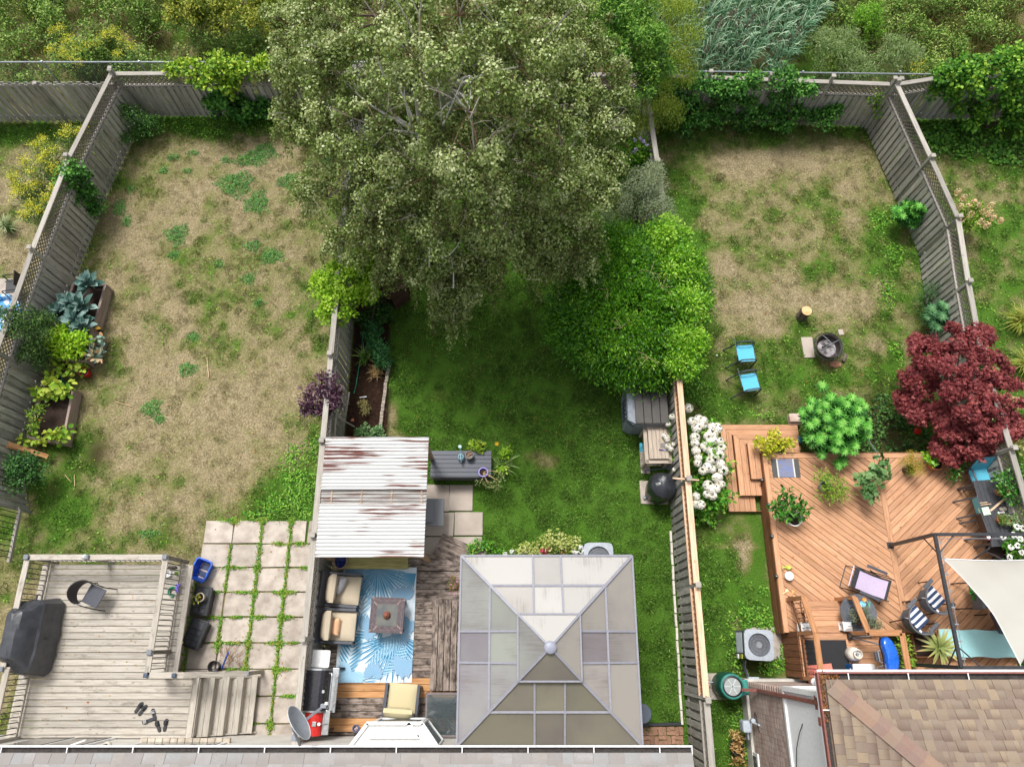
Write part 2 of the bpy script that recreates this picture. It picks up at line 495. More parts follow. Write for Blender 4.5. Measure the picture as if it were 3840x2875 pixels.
for nm,arr in(('lush',GG),('bare',GS)):
 a=me.attributes.new(nm,'FLOAT','POINT');a.data.foreach_set('value',arr.astype(np.float32))
me.polygons.foreach_set('use_smooth',[True]*len(me.polygons))
m,nt,b=_base('lawn_ground')
b.inputs['Roughness'].default_value=.95;b.inputs['Specular IOR Level'].default_value=.1
v=coords(nt,objoff=False)
fine=noise(nt,v,9,6,.75);finer=noise(nt,v, 45,4,.7);big=noise(nt,v,1.3,3)
lu=N(nt,'ShaderNodeAttribute',attribute_name='lush');ba=N(nt,'ShaderNodeAttribute',attribute_name='bare')
def madd(a,k,c):
 n=N(nt,'ShaderNodeMath',operation='MULTIPLY_ADD');n.inputs[1].default_value=k
 nt.links.new(a,n.inputs[0])
 if hasattr(c,'is_linked'):nt.links.new(c,n.inputs[2])
 else:n.inputs[2].default_value=c
 return n.outputs[0]
midn=noise(nt,v,20,5,.7)
fac=madd(fine,1.0,madd(midn,.7,madd(lu.outputs['Fac'],.9, -.83)))
lf=ramp(nt,fac,[(.22,(0,0,0, 1)),(.78,(1,1,1,1))])
dry=ramp(nt,midn,[(.28,srgb('#6b6044')),(.5,srgb('#988a6a')), (.72,srgb('#c6b796'))])
grn=ramp(nt,finer,[(.25,srgb('#2f4c15')),(.5,srgb('#4a7022')), (.75,srgb('#6c9436'))])
grn=mixc(nt,ramp(nt,big,[(.4,(0,0, 0,1)),(.65,(.5,.5,.5, 1))]),grn,srgb('#587a30'))
oli=ramp(nt,midn,[(.28,srgb('#4a5226')),(.5,srgb('#6b7338')), (.72,srgb('#8f9452'))])
grn=mixc(nt,ramp(nt,lu.outputs['Fac'],[(.55,(0,0, 0,1)),(1.0,(1,1,1, 1))]),oli,grn)
col=mixc(nt,lf,dry,grn)
so=ramp(nt,fine,[(.3,srgb('#221813')),(.6,srgb('#3f2e24')), (.8,srgb('#6a5442'))])
col=mixc(nt,ba.outputs['Fac'],col,so)
nt.links.new(col,b.inputs['Base Color'])
bump(nt,b,midn,1.0,.05)
g=link('ground',me,m);g['kind']='structure'
# ---- grass: tufts of blades scattered over the lawns
def tuft(name,nb,rad,hl,seed,material):
 gg=np.random.default_rng(seed)
 a=gg.random(nb)*6.283;r=np.sqrt(gg.random(nb))*rad
 p=np.stack([r*np.cos(a),r*np.sin(a),np.zeros(nb)],1)
 d=np.stack([gg.normal(size=nb)*.75,gg.normal(size=nb)*.75,np.ones(nb)*.8],1)
 nr=np.stack([gg.normal(size=nb),gg.normal(size=nb),np.ones(nb)*.6],1)
 o=leaves(name,p,d,nr,hl*gg.uniform(.5,1.3, nb),.008*gg.uniform(.7,1.3,nb),'blade',material, rv=gg.random(nb))
 sc.collection.objects.unlink(o)
 return o
GRASS_G=leafm('green_grass_blades',['#34561a','#4a7424','#629034','#7ea846','#9cbc5c'], .25,ov=.38)
GRASS_D=leafm('straw_grass_blades',['#8f8160','#aa9c78','#c6b996','#d8ceae','#858c50'], .15,ov=.3)
def scatter(name,pts,rot,scl,src,kind='stuff'):
 me=bpy.data.meshes.new(name)
 me.vertices.add(len(pts));me.vertices.foreach_set('co',np.asarray(pts,float).ravel())
 a=me.attributes.new('turn','FLOAT_VECTOR','POINT');a.data.foreach_set('vector',np.asarray(rot,float).ravel())
 a=me.attributes.new('size','FLOAT','POINT');a.data.foreach_set('value',np.asarray(scl,np.float32))
 o=link(name,me);o['kind']=kind
 gn=bpy.data.node_groups.new(name,'GeometryNodeTree')
 gn.interface.new_socket('Geometry',in_out='INPUT',socket_type='NodeSocketGeometry')
 gn.interface.new_socket('Geometry',in_out='OUTPUT',socket_type='NodeSocketGeometry')
 gi=gn.nodes.new('NodeGroupInput');go=gn.nodes.new('NodeGroupOutput')
 ip=gn.nodes.new('GeometryNodeInstanceOnPoints');oi=gn.nodes.new('GeometryNodeObjectInfo')
 oi.inputs['Object'].default_value=src;oi.inputs['As Instance'].default_value=True
 def attr(nm,t):
  n=gn.nodes.new('GeometryNodeInputNamedAttribute');n.data_type=t;n.inputs['Name'].default_value=nm
  return n.outputs[0]
 gn.links.new(gi.outputs[0],ip.inputs['Points']);gn.links.new(oi.outputs['Geometry'],ip.inputs['Instance'])
 gn.links.new(attr('turn','FLOAT_VECTOR'),ip.inputs['Rotation']);gn.links.new(attr('size','FLOAT'),ip.inputs['Scale'])
 gn.links.new(ip.outputs[0],go.inputs[0])
 md=o.modifiers.new('scatter','NODES');md.node_group=gn
 return o
HOLES=[]
def in_holes(x,y):
 k=np.zeros(len(x),bool)
 for a,b_,c,d in HOLES:k|=(x>a)&(x<b_)&(y>c)&(y<d)
 return k
def grass(name,x0,x1,y0,y1,dens, seed):
 gg=np.random.default_rng(seed)
 n=int((x1-x0)*(y1-y0)*dens)
 x=gg.uniform(x0,x1,n);y=gg.uniform(y0,y1,n)
 G,S=lawn(x,y);G=G+gg.normal(size=n)*.14
 k=(S<.4)&~in_holes(x,y)
 hi=G>.62+.3*gg.random(n)
 for nm,sel,src in((name,k&(G>.52)&hi,T_G),('olive_'+name, k&(G>.52)&~hi,T_O),('straw_'+name,k&(G<=.52)&(gg.random(n)<.85),T_D)):
  m_=int(sel.sum())
  if m_==0:continue
  pts=np.stack([x[sel],y[sel],np.full(m_,-.012)],1)
  rot=np.stack([gg.normal(size=m_)*.12,gg.normal(size=m_)*.12,gg.random(m_)*6.28],1)
  sz=(.7+.5*np.clip(G[sel],0,1.2))*gg.uniform(.6,1.25,m_)*np.where(gg.random(m_)<.07,1.5, 1)
  scatter(nm,pts,rot,sz,src)
T_G=tuft('grass_tuft',80,.13,.065,1,GRASS_G)
T_O=tuft('olive_tuft',75,.13,.055,3,leafm('olive_grass_blades', ['#59642c','#727e3c','#8b944c','#a5a862','#b5a878'],.2, ov=.35))
T_D=tuft('straw_tuft',60,.13,.05,2,GRASS_D)
# ---- paving slabs
def slab(parent,x0,x1,y0,y1,z=.035, m=CONC,name='paving_slab'):
 pts=[]
 for(x,y)in((x0,y0),(x1,y0),(x1, y1),(x0,y1)):
  pts.append((x+rnd.uniform(-.012,.012),y+rnd.uniform(-.012,.012)))
 cx,cy=(x0+x1)/2,(y0+y1)/2
 me=B().prism([(p[0]-cx,p[1]-cy)for p in pts],-.05,0).mesh(name,bevel=.008,seg=1)
 o=link(name,me,m,parent,True)
 o.matrix_basis=Matrix.Translation((cx,cy,z+rnd.uniform(-.006,.006)))@Matrix.Rotation(rnd.uniform(-.006,.006),4, 'X')
 return o
patio=bpy.data.objects.new('slab_patio',None);sc.collection.objects.link(patio);patio['kind']='structure'
patio.location=P(900,2250)
SX0,SPX=P(776,1955).x,.762
SY0,SPY=P(900,1953).y,.612
GAPS=[]
for r_ in range(9):
 y1=SY0-r_*SPY;y0=y1-SPY+.035
 cols=[SX0+c*SPX for c in range(-1 if r_>=2 else 0,4)]
 for ci,x0 in enumerate(cols):
  x1=min(x0+SPX-.035,-4.78)
  if r_==0 and ci==3:
   slab(patio,x0,x0+.38,y0,y1);slab(patio,x0+.44, x1,y0,y1)
  else:slab(patio,x0,x1,y0,y1)
HOLES+=[(SX0,-4.7,-2.3,SY0),(-8.6,SX0, -2.3,SY0-1.2)]
mp_=bpy.data.objects.new('garden_patio',None);sc.collection.objects.link(mp_);mp_['kind']='structure'
mp_.location=P(1750,1950)
for a,b_ in(((1600,1818),(1683,1916)),((1687, 1818),(1772,1916)),((1590,1921),(1701, 2010)),((1705,1920),(1809,2008)),((1586, 2014),(1702,2100)),((1705,2012),(1807, 2100))):
 p,q=P(*a),P(*b_)
 slab(mp_,p.x,q.x,q.y,p.y,.03, CONC2)
p,q=P(1590,1818),P(1806,2100)
HOLES.append((p.x,q.x,q.y,p.y))
HOLES+=[(-11.1,-7.3,-2.3,1.8),(-4.6,-1.0, -2.3,2.1),(6.2,12.5,-1.0,4.6), (5.3,7.0,2.6,5.3),(-.9,2.6, -2.1,1.6)]
pv=bpy.data.objects.new('brick_paving',None);sc.collection.objects.link(pv);pv['kind']='structure'
pv.location=P(2480,2760)
PAVER=mat('clay_paver','#a88067','#8c6a56',rough=.85,scale=20,bmp=.2, var=.15)
a,b_=P(2405,2722),P(2546,2830)
x=a.x;r_=0
y=a.y
while y>b_.y:
 x=a.x;i=0
 while x<b_.x-.05:
  if(i+r_)%2==0:
   slab(pv,x,x+.095,y-.195,y-.005,.03, PAVER,'paver');slab(pv,x+.1,x+.195,y-.195,y-.005, .03,PAVER,'paver')
  else:
   slab(pv,x,x+.195,y-.095,y-.005,.03, PAVER,'paver');slab(pv,x,x+.195,y-.195,y-.1, .03,PAVER,'paver')
  x+=.2;i+=1
 y-=.2;r_+=1
HOLES.append((a.x,b_.x,b_.y,a.y))
ed=B().bar(P(2392,2716,.04),P(2552,2712,.04), .06,.09).build('lawn_edging',mat('black_plastic','#33363c','#26282d',rough=.4))
tag(ed,'black plastic lawn edging along the clay pavers','edging')
def lone_slab(name,label,c0,c1,m=CONC2,z=.03):
 p,q=P(*c0),P(*c1)
 o=slab(None,p.x,q.x,q.y,p.y,z, m,name);tag(o,label,'slab')
 HOLES.append((p.x,q.x,q.y,p.y))
lone_slab('paving_slab','concrete slab under the covered kettle grill',(2397,1803),(2507,1890))
lone_slab('paving_slab','narrow concrete slab beside the potting bench',(2397,1668),(2440,1775))
lone_slab('paving_slab','worn concrete slab beside the fire pit',(3003,1265),(3056,1342))
lone_slab('paving_slab','small pale slab end at the grass edge by the fire pit rim',(3141,1236),(3164,1257))
ebl=thing('edging_strip','pale timber edging strip along the lawn under the slatted fence','edging',P(2525,2350))
EDG=mat('pale_edging','#d9d2c6','#c2baae',rough=.8,var=.08)
pts=[P(2512,1990),P(2520,2120),P(2526,2230), P(2531,2300),P(2537,2400),P(2543,2500), P(2547,2600),P(2552,2660),P(2556,2716)]
for k in range(len(pts)-1):
 p,q=pts[k],pts[k+1];n=max(1,round((q-p).length/.31))
 for i in range(n):
  s,e=p.lerp(q,(i+.03)/n),p.lerp(q,(i+.97)/n)
  s.z=e.z=.05;s.x+=rnd.uniform(-.008,.008)
  board('edging_block',s,e,.055,.1,EDG, ebl)
eb2=thing('edging_bricks','row of small concrete bricks edging the soil bed','edging',P(1440,1500))
pts=[P(1460,1370),P(1447,1450),P(1437,1530), P(1428,1600),P(1424,1640)]
EBR=mat('edging_brick','#b3a698','#958a7e',rough=.9,var=.12)
for k in range(len(pts)-1):
 p,q=pts[k],pts[k+1];n=max(1,round((q-p).length/.11))
 for i in range(n):
  s=p.lerp(q,(i+.5)/n);d=(q-p).normalized();nn=Vector((-d.y,d.x,0))
  s.z=.04;s+=nn*rnd.uniform(-.012,.012)
  board('edging_brick',s-nn*.045,s+nn*.045,.1,.1,EBR, eb2,jit=.06)
  # ================================================================ fences
LATT=mat('lattice_wood','#8f877d','#736b62',rough=.85,scale=20)
LATT_N=mat('stained_lattice_wood','#a8764d','#8a5d3b',rough=.8,scale=20)
def lattice(mb,p,q,z0,z1,sp=.095, w=.032,th=.012):
 p,q=Vector(p),Vector(q);d=(q-p);L=d.xy.length;d.z=0;d.normalize();n=Vector((-d.y,d.x,0))
 fld=[(0,z0),(L,z0),(L,z1), (0,z1)]
 for sgn,off in((1,0),(-1,th)):
  k=-(z1-z0)
  while k<L+(z1-z0):
   hgt=z1-z0
   if sgn>0:st=[(k,z0),(k+w*1.41,z0),(k+hgt+w*1.41,z1), (k+hgt,z1)]
   else:st=[(k+hgt,z0),(k+hgt+w*1.41,z0),(k+w*1.41,z1), (k,z1)]
   po=clip_to(st,fld)
   if len(po)>=3:
    a=[Vector((p.x,p.y,0))+d*u+n*(off-th)+Vector((0,0,z))for u,z in po]
    b_=[v+n*th for v in a];m=len(po)
    mb.add(a+b_,[tuple(range(m)),tuple(range(2*m-1,m-1,-1))]+[(i,m+i, m+(i+1)%m,(i+1)%m)for i in range(m)])
   k+=sp*1.41
def fence(name,label,pts,bh=1.5,top=2.0,post=2.12, latt=True,capm=None,capw=.14,pitch=.2,panel=2.4,both=True, latm=None,skip=(),lean=0.0,boardm=None,capz=None,posts=None):
 t=thing(name,label,'fence',Vector((*pts[0],0)))
 bmat=boardm or W_FENCE;capm=capm or W_CAP
 stops=[]
 if posts is not None:stops=[Vector((*p,0))for p in posts]
 else:
  for k in range(len(pts)-1):
   p,q=Vector((*pts[k],0)),Vector((*pts[k+1],0));n=max(1,round((q-p).length/panel))
   stops+=[p.lerp(q,i/n)for i in range(n)]
  stops.append(Vector((*pts[-1],0)))
 for i,s in enumerate(stops):
  ph=post+rnd.uniform(-.02,.03)
  board('post',s+Vector((0,0,0)),s+Vector((rnd.uniform(-.03,.03), rnd.uniform(-.03,.03),ph)),.09,.09,bmat, t)
  B().box(s+Vector((0,0,ph+.02)),(.13,.13,.04)).build('post_cap', W_CAP,t,True,bevel=.012,seg=1)
 for i in range(len(stops)-1):
  p,q=stops[i],stops[i+1];d=(q-p).normalized();n=Vector((-d.y,d.x,0));L=(q-p).length
  p2,q2=p+d*.045,q-d*.045
  cm=capm(i)if callable(capm)else capm
  up=lambda z:Vector((0,0,z))
  for z in(.28,bh-.12):board('rail',p2+up(z),q2+up(z),.04,.085, bmat,t)
  if latt:
   board('rail',p2+up(bh+.02),q2+up(bh+.02),.1,.04,cm, t)
   mb=B();lattice(mb,p2,q2,bh+.04,top-.04)
   mb.build('lattice',(latm(i)if callable(latm)else latm)or LATT,t,True,kind='stuff')
  board('top_rail',p2+up(top),q2+up(top),capw,.04,cm, t)
  k=.02
  j=0
  while k<L-.14:
   for side in((1,0),(-1,pitch/2))if both else((1,0),):
    u=k+side[1]
    if u>L-.15:continue
    a=p2+d*(u+.07)+n*side[0]*.03
    if any(sx0<a.x<sx1 and sy0<a.y<sy1 for sx0,sx1,sy0,sy1 in skip):continue
    z1=(bh-.03 if latt else bh)+rnd.uniform(-.012,.012);ln=rnd.uniform(-.022,.022)
    board('fence_board',a+up(.05),a+d*ln+up(round(z1,2)),.14,.018, bmat,t,up=n)
   k+=pitch;j+=1
 return t
fence('lattice_fence','bowed lattice-topped fence behind the raised vegetable beds',F1,panel=2.3)
fence('lattice_fence','lattice-topped fence between the patio slabs and the blue rug deck',[(FX2,-2.3),(FX2,16.1)], skip=())
NEWSEG=lambda i:W_NEW if i in(1,2,3)else W_CAP
p3=[(FX3,-4.0)]+[(P(px,py,2.1).x*0+FX3,P(px,py, 2.12).y)for px,py in((2647,2624),(2622,2192),(2590, 1794),(2565,1384))]+[(FX3,8.6),(FX3,10.8), (FX3-.1,12.85),(FX3-.2,14.5),(FX3-.25,16.1)]
fence('lattice_fence','fence with pale new top rails behind the white hydrangea',[(FX3,-4.0),(FX3,16.1)], posts=p3,capm=NEWSEG,latm=lambda i:LATT_N if i in(1,2,3)else LATT)
fence('lattice_fence','leaning grey fence behind the red maple and fire pit yard',F4,panel=2.2)
fence('board_fence','plain dark board fence in front of the chain-link run',[(-24,15.95),(-12.2,15.95)], bh=1.75,top=1.62,post=1.7,latt=False,capw=.05,pitch=.24)
fence('lattice_fence','back fence draped with a yellow-green grape vine',[(-12.1,16.15),(-4.75,16.2)], bh=1.42,top=1.9)
fence('lattice_fence','back fence hidden under the birch crown',[(-4.55,16.2),(3.95,16.1)], bh=1.42,top=1.9)
fence('lattice_fence','ivy-grown back fence in front of the tall reeds',[(4.15,16.1),(11.45,15.75)], bh=1.42,top=1.9,panel=2.0)
fence('lattice_fence','back fence buried under the dense vine hedge',[(11.65,15.75),(13.2,16.05), (22,16.0)],bh=1.42,top=1.9)
cl=thing('chain_link_fence','galvanised chain-link fence with a steel top rail behind the boards','fence',(-14,16.75,0))
B().tube([(-24,16.75,1.75),(-12.5,16.75,1.75), (-4.4,16.75,1.75)],.024).build('top_rail',GALV,cl, True,smooth=True)
for x in np.arange(-23.5,-4,3):B().tube([(x,16.75,0),(x, 16.75,1.8)],.03).build('post',GALV,cl,True, smooth=True)
def chain(x0,x1,y,z0,z1):
 mb=B();s=.075;n=int((x1-x0+z1-z0)/s)
 for k in range(n):
  for sg in(1,-1):
   a=x0+k*s-(z1-z0 if sg>0 else 0)
   b0=(a,z0)if sg>0 else(a,z1+0);
   if sg>0:u0,v0,u1,v1=a,z0,a+(z1-z0), z1
   else:u0,v0,u1,v1=x0+k*s,z0,x0+k*s-(z1-z0), z1
   lo,hi=min(u0,u1),max(u0,u1)
   if hi<x0 or lo>x1:continue
   mb.add([(u0-.003,y,v0),(u0+.003,y,v0), (u1+.003,y,v1),(u1-.003,y,v1)], [(0,1,2,3)])
 return mb
chain(-20,-4.4,16.75,.9,1.74).build('wire_mesh',GALV, cl,True,kind='stuff')
cr=thing('chain_link_fence','galvanised chain-link fence with a steel top rail in front of the reeds','fence',(9,16.6,0))
B().tube([(4.5,16.55,1.6),(14,16.4,1.6)], .024).build('top_rail',GALV,cr,True,smooth=True)
for x in(6.0,9.0,12.0):B().tube([(x,16.5,0),(x, 16.5,1.65)],.03).build('post',GALV,cr,True, smooth=True)
chain(8,13,16.47,.9,1.58).build('wire_mesh',GALV, cr,True,kind='stuff')
nr_=thing('deck_railing','low timber beam with black spindles beside the bleached deck corner','railing',P(50,2000,.4))
board('bottom_rail',P(76,1910,.5),P(34,2108, .5),.07,.09,W_CAP,nr_)
board('rail_end',P(76,1908,.5),P(-60,1880, .5),.07,.09,W_CAP,nr_)
for k in range(9):
 a=P(74,1915,.5).lerp(P(36,2100,.5),(k+.5)/9)
 B().tube([a,a+Vector((0,0,.9))],.011,6).build('spindle', BLACK,nr_,True)
board('top_rail',P(76,1908,.5)+Vector((0,0,.92)), P(34,2108,.5)+Vector((0,0,.92)),.09, .04,W_CAP,nr_)
# ================================================================ bleached deck (west house)
DH=1.0
dk=thing('timber_deck','bleached grey timber deck with black spindle railing and stairs','deck',P(440,2420,0))
dx0,dx1,dy1=P(160,2121,DH).x,P(705, 2130,DH).x,P(400,2118,DH).y
dxb,dys,dy0=P(735,2640,DH).x,P(700, 2530,DH).y,-2.13
plank_field('deck_board',[(dx0,dys),(dx1,dys),(dx1, dy1),(dx0,dy1)],DH-.035,DH,(1, 0),.1475,.013,W_GREYDECK,dk)
plank_field('deck_board',[(dx0+.03,dy0),(dxb-.15,dy0),(dxb-.15, dys),(dx0+.03,dys)],DH-.035,DH,(1, 0),.1475,.013,W_GREYDECK,dk,off=.003)
board('edge_board',(dxb-.075,dy0,DH-.015),(dxb-.075,dys, DH-.015),.14,.04,W_GREYDECK,dk)
board('edge_board',(dx1+.06,dys,DH-.02),(dx1+.06,dy1, DH-.02),.12,.05,W_GREYDECK,dk)
for p,q in(((dx0,dy1,.85),(dx1,dy1, .85)),((dx1,dys,.85),(dx1,dy1, .85)),((dx0,dy0,.85),(dx0,dy1, .85)),((dxb-.02,dy0,.85),(dxb-.02,dys, .85)),((dx1,dys,.85),(dxb,dys, .85))):
 board('fascia',p,q,.04,.24,W_GREYDECK, dk)
sy1,sy0=dys-.08,dy0+.03
for k in range(4):
 z=DH-.2*(k+1);x=dxb+.01+.27*k
 board('riser',(x,sy0,z+.09),(x,sy1, z+.09),.02,.17,W_GREYDECK,dk)
 for j in range(2):board('tread',(x+.075+.14*j,sy0-.02,z),(x+.075+.14*j,sy1+.02, z),.135,.035,W_GREYDECK,dk)
for y in(sy0-.01,sy1+.01):
 board('stringer',(dxb,y,.78),(dxb+1.12,y, -.02),.04,.2,W_GREYDECK,dk)
CAPM=mat('plastic_post_cap','#7f848b','#6c7178',rough=.45)
CAPB=mat('slate_post_cap','#47566b','#3a475a',rough=.45)
def railing(parent,pts,z,hgt,capm,postm, balm=BLACK,capw=.13,caps=(),sp=.115,ends=(True,True), capd=.04,bottom=True):
 pts=[Vector((p[0],p[1],z))for p in pts]
 for i in range(len(pts)-1):
  p,q=pts[i],pts[i+1];d=(q-p).normalized();L=(q-p).length
  board('rail_cap',p+Vector((0,0,hgt)),q+Vector((0,0, hgt)),capw,capd,capm,parent)
  board('bottom_rail',p+d*.05+Vector((0,0,.1)),q-d*.05+Vector((0,0, .1)),.04,.07,postm,parent)
  board('top_rail',p+d*.05+Vector((0,0,hgt-.06)),q-d*.05+Vector((0,0, hgt-.06)),.035,.06,postm,parent)
  n=int(L/sp)
  for k in range(1,n):
   a=p+d*(L*k/n)
   me=_bcache.get(('bal',round(hgt,2)))
   if me is None:
    me=B().tube([(0,0,.13),(0,0,hgt-.08)], .0105,6).mesh('baluster',smooth=True);me.materials.append(balm);_bcache[('bal',round(hgt,2))]=me
   o=link('baluster',me,None,parent,True);o.matrix_basis=Matrix.Translation(a)
 for p in pts:board('post',p-Vector((0,0,.25)),p+Vector((0,0, hgt-.02)),.088,.088,postm,parent)
def post_cap(parent,p,m,s=.12,h=.05):
 B().box((p[0],p[1],p[2]+h/2),(s,s,h)).build('post_cap', m,parent,True,bevel=.02)
T=1.97
xl=P(52,2300,T).x;yt=P(320,2088,T).y;xr=P(585,2300, T).x
c1,c2=(xl,yt),(xl,P(43,2508, T).y)
railing(dk,[c2,c1],DH,.93,W_GREYDECK, W_GREYDECK)
railing(dk,[c1,(P(325,2090,T).x,yt), (xr+.0,yt)],DH,.93,W_GREYDECK,W_GREYDECK)
railing(dk,[(xr,yt),(xr,P(555,2445, T).y)],DH,.93,W_GREYDECK,W_GREYDECK)
railing(dk,[(xr,P(555,2445,T).y),(xr, P(547,2531,T).y)],DH,.93,W_GREYDECK, W_GREYDECK)
railing(dk,[(xr,P(547,2531,T).y),(P(653, 2536,T).x,P(547,2531,T).y),(dxb+.02, P(547,2531,T).y)],DH,.93,W_GREYDECK, W_GREYDECK)
railing(dk,[(xl+.1,P(43,2508,T).y),(xl+.1, dy0)],DH,.93,W_GREYDECK,W_GREYDECK)
ys_=P(547,2531,T).y
for p in(c1,c2,(xr,yt),(xr,P(555, 2445,T).y),(P(325,2090,T).x,yt)):post_cap(dk, (*p,T),CAPM)
for p in((xr,ys_),(P(653,2536,T).x,ys_), (xl+.1,dy0+.02)):post_cap(dk,(*p,T),CAPB,.1)
hp=Vector((dxb+.72,ys_,0));lp=Vector((dxb+1.14,ys_,0))
board('rail_cap',Vector((dxb+.02,ys_,1.95)),Vector((dxb+.72,ys_, 1.42)),.12,.04,W_GREYDECK,dk)
board('rail_cap',Vector((dxb+.72,ys_,1.42)),Vector((dxb+1.16,ys_, 1.1)),.12,.04,W_GREYDECK,dk)
board('post',lp,lp+Vector((0,0,1.08)),.088, .088,W_GREYDECK,dk)
post_cap(dk,(lp.x,lp.y,1.1),CAPM,.11, .04)
for k in range(7):
 x=dxb+.12+k*.15;z=1.93-(x-dxb)*.745
 B().tube([(x,ys_,z-.82),(x,ys_,z-.02)], .0105,6).build('baluster',BLACK,dk,True,smooth=True)
 # ---- covered grill on the deck
VINYL=mat('black_grill_cover','#45474d','#35373c',rough=.42,scale=5,bmp=.25)
def drape(name,rings,material,parent=None,wob=.015,n=40, smooth=True,sq=4.0,seed=1,world=True):
 """cloth over a body: rings = (z, cx, cy, half x, half y), squarish sections with folds"""
 g=random.Random(seed);ph=[g.uniform(0,6.28)for _ in range(6)]
 vs=[]
 for ri,(z,cx,cy,hx,hy)in enumerate(rings):
  for j in range(n):
   a=2*math.pi*j/n;c,s=math.cos(a),math.sin(a)
   k=(abs(c)**sq+abs(s)**sq)**(-1/sq)
   w=1+wob*(math.sin(5*a+ph[0]+ri*.3)+.7*math.sin(11*a+ph[1]-ri*.2)+.5*math.sin(17*a+ph[2]))*(1.6-ri/len(rings))
   vs.append((cx+c*k*hx*w,cy+s*k*hy*w,z+.012*math.sin(3*a+ph[3]+ri)))
 fs=[(i*n+j,i*n+(j+1)%n,(i+1)*n+(j+1)%n,(i+1)*n+j)for i in range(len(rings)-1)for j in range(n)]
 fs.append(tuple((len(rings)-1)*n+j for j in range(n)))
 mb=B().add(vs,fs)
 me=mb.mesh(name,smooth=False)
 me.polygons.foreach_set('use_smooth',[True]*len(me.polygons));me.set_sharp_from_angle(angle=R(24))
 return link(name,me,material,parent,world)
gc=thing('covered_grill','large barbecue under a black fitted cover on the bleached deck','grill',(-10.72,.2,DH))
gx,gy=P(205,2380,DH+.1).x-.30,P(200,2385, DH).y
drape('cover',[(DH+.06,gx+.02,gy,.37,.84), (DH+.3,gx+.01,gy,.35,.81),(DH+.6, gx,gy,.34,.78),(DH+.74,gx-.01, gy,.335,.77),(DH+.78,gx-.03,gy+.01, .31,.73),(DH+.98,gx-.05,gy+.02,.25, .56),(DH+1.12,gx-.08,gy+.03,.17,.50), (DH+1.15,gx-.09,gy+.03,.13,.46),(DH+1.16, gx-.09,gy+.03,.02,.3)],VINYL,gc, .02,72,sq=9,seed=4)
for sx in(-1,1):
 for sy in(-1,1):B().tube([(gx+sx*.25,gy+sy*.6,DH),(gx+sx*.25,gy+sy*.6, DH+.2)],.03).build('caster_leg',BLACK,gc,True)
mb=B();a0=Vector((gx+.1,gy+.72,DH+.75))
mb.bar(a0,a0+Vector((0,.18,0)),.03,.03);mb.build('side_handle', BLACK,gc,True)
B().box((gx+.37,gy-.05,DH+.5),(.02,.05,.1)).build('cover_strap', BLACK,gc,True)
# ---- mesh bistro chair
def frame_tube(name,pts,r,m,parent,n=8):
 P_=[Vector(p)for p in pts];out=[P_[0]]
 for i in range(1,len(P_)-1):
  a,b_,c=P_[i-1],P_[i],P_[i+1]
  k=min(.06,(a-b_).length*.4,(c-b_).length*.4)
  s,e=b_+(a-b_).normalized()*k,b_+(c-b_).normalized()*k
  for t in(0,.33,.67,1):out.append(s.lerp(b_,t).lerp(b_.lerp(e,t), t))
 out.append(P_[-1])
 return B().tube(out,r,n).build(name,m,parent,smooth=True)
WICK=mat('dark_woven_mesh','#4a4444','#332f30',rough=.7,scale=160,bmp=.5)
WICK2=mat('slate_woven_mesh','#5b5c66','#43444d',rough=.65,scale=160,bmp=.5)
ch=thing('bistro_chair','dark woven bistro chair with a rounded back on the bleached deck','chair',P(385,2235,DH), R(-112))
mb=B();n=14;vs=[]
for r_ in range(2):
 for i in range(n+1):
  a=math.pi*(i/n);z=.50 if r_==0 else.50+.38*(.55+.45*math.sin(a))
  k=1+.1*r_
  vs.append((-.25*math.cos(a)*k,-.12-.22*math.sin(a)*k,z))
fs=[(i,i+1,n+2+i,n+1+i)for i in range(n)]
B().add(vs,fs).build('backrest',WICK,ch,smooth=True)
B().box((0,.04,.44),(.44,.42,.03)).build('seat', WICK2,ch,bevel=.012)
frame_tube('frame_tube',[(-.27,.24,0),(-.26,.2, .44),(-.27,.05,.64),(-.27,-.12, .66)],.013,BLACK,ch)
frame_tube('frame_tube',[(.27,.24,0),(.26,.2, .44),(.27,.05,.64),(.27,-.12, .66)],.013,BLACK,ch)
frame_tube('leg',[(-.22,-.3,0),(-.22,-.18, .44),(-.26,-.14,.7)],.013,BLACK, ch)
frame_tube('leg',[(.22,-.3,0),(.22,-.18, .44),(.26,-.14,.7)],.013,BLACK, ch)
B().tube([vs[n+1+i]for i in range(n+1)],.014).build('back_rim',BLACK,ch,smooth=True)
# ---- sandals
SAND=mat('black_rubber_sandal','#3a3b40','#2a2b2f',rough=.7);STRAPM=mat('sandal_strap','#26272b','#1c1d20', rough=.6)
STRAPL=mat('printed_sandal_strap','#b9b9bb','#3a3b3e',rough=.6,scale=60,lo=.45, hi=.55)
def sandal(px,py,rot,label,strap):
 t=thing('sandal',label,'sandal',P(px,py,DH+.002), rot,'sandals lying on the bleached deck')
 pr=[(.0,-.13),(.032,-.12),(.04,-.07), (.036,0),(.047,.06),(.045,.11), (.02,.14),(-.015,.138),(-.04,.11), (-.043,.05),(-.034,0),(-.038,-.07), (-.03,-.12)]
 B().prism(pr,0,.028).build('sole',SAND,t,bevel=.006, seg=1)
 n=8;vs=[]
 for y in(.0,.075):
  for i in range(n+1):
   a=math.pi*i/n;vs.append((.046*math.cos(a),y+.02,.026+.045*math.sin(a)))
 B().add(vs,[(i,i+1,n+2+i,n+1+i)for i in range(n)]).build('strap',strap, t,smooth=True)
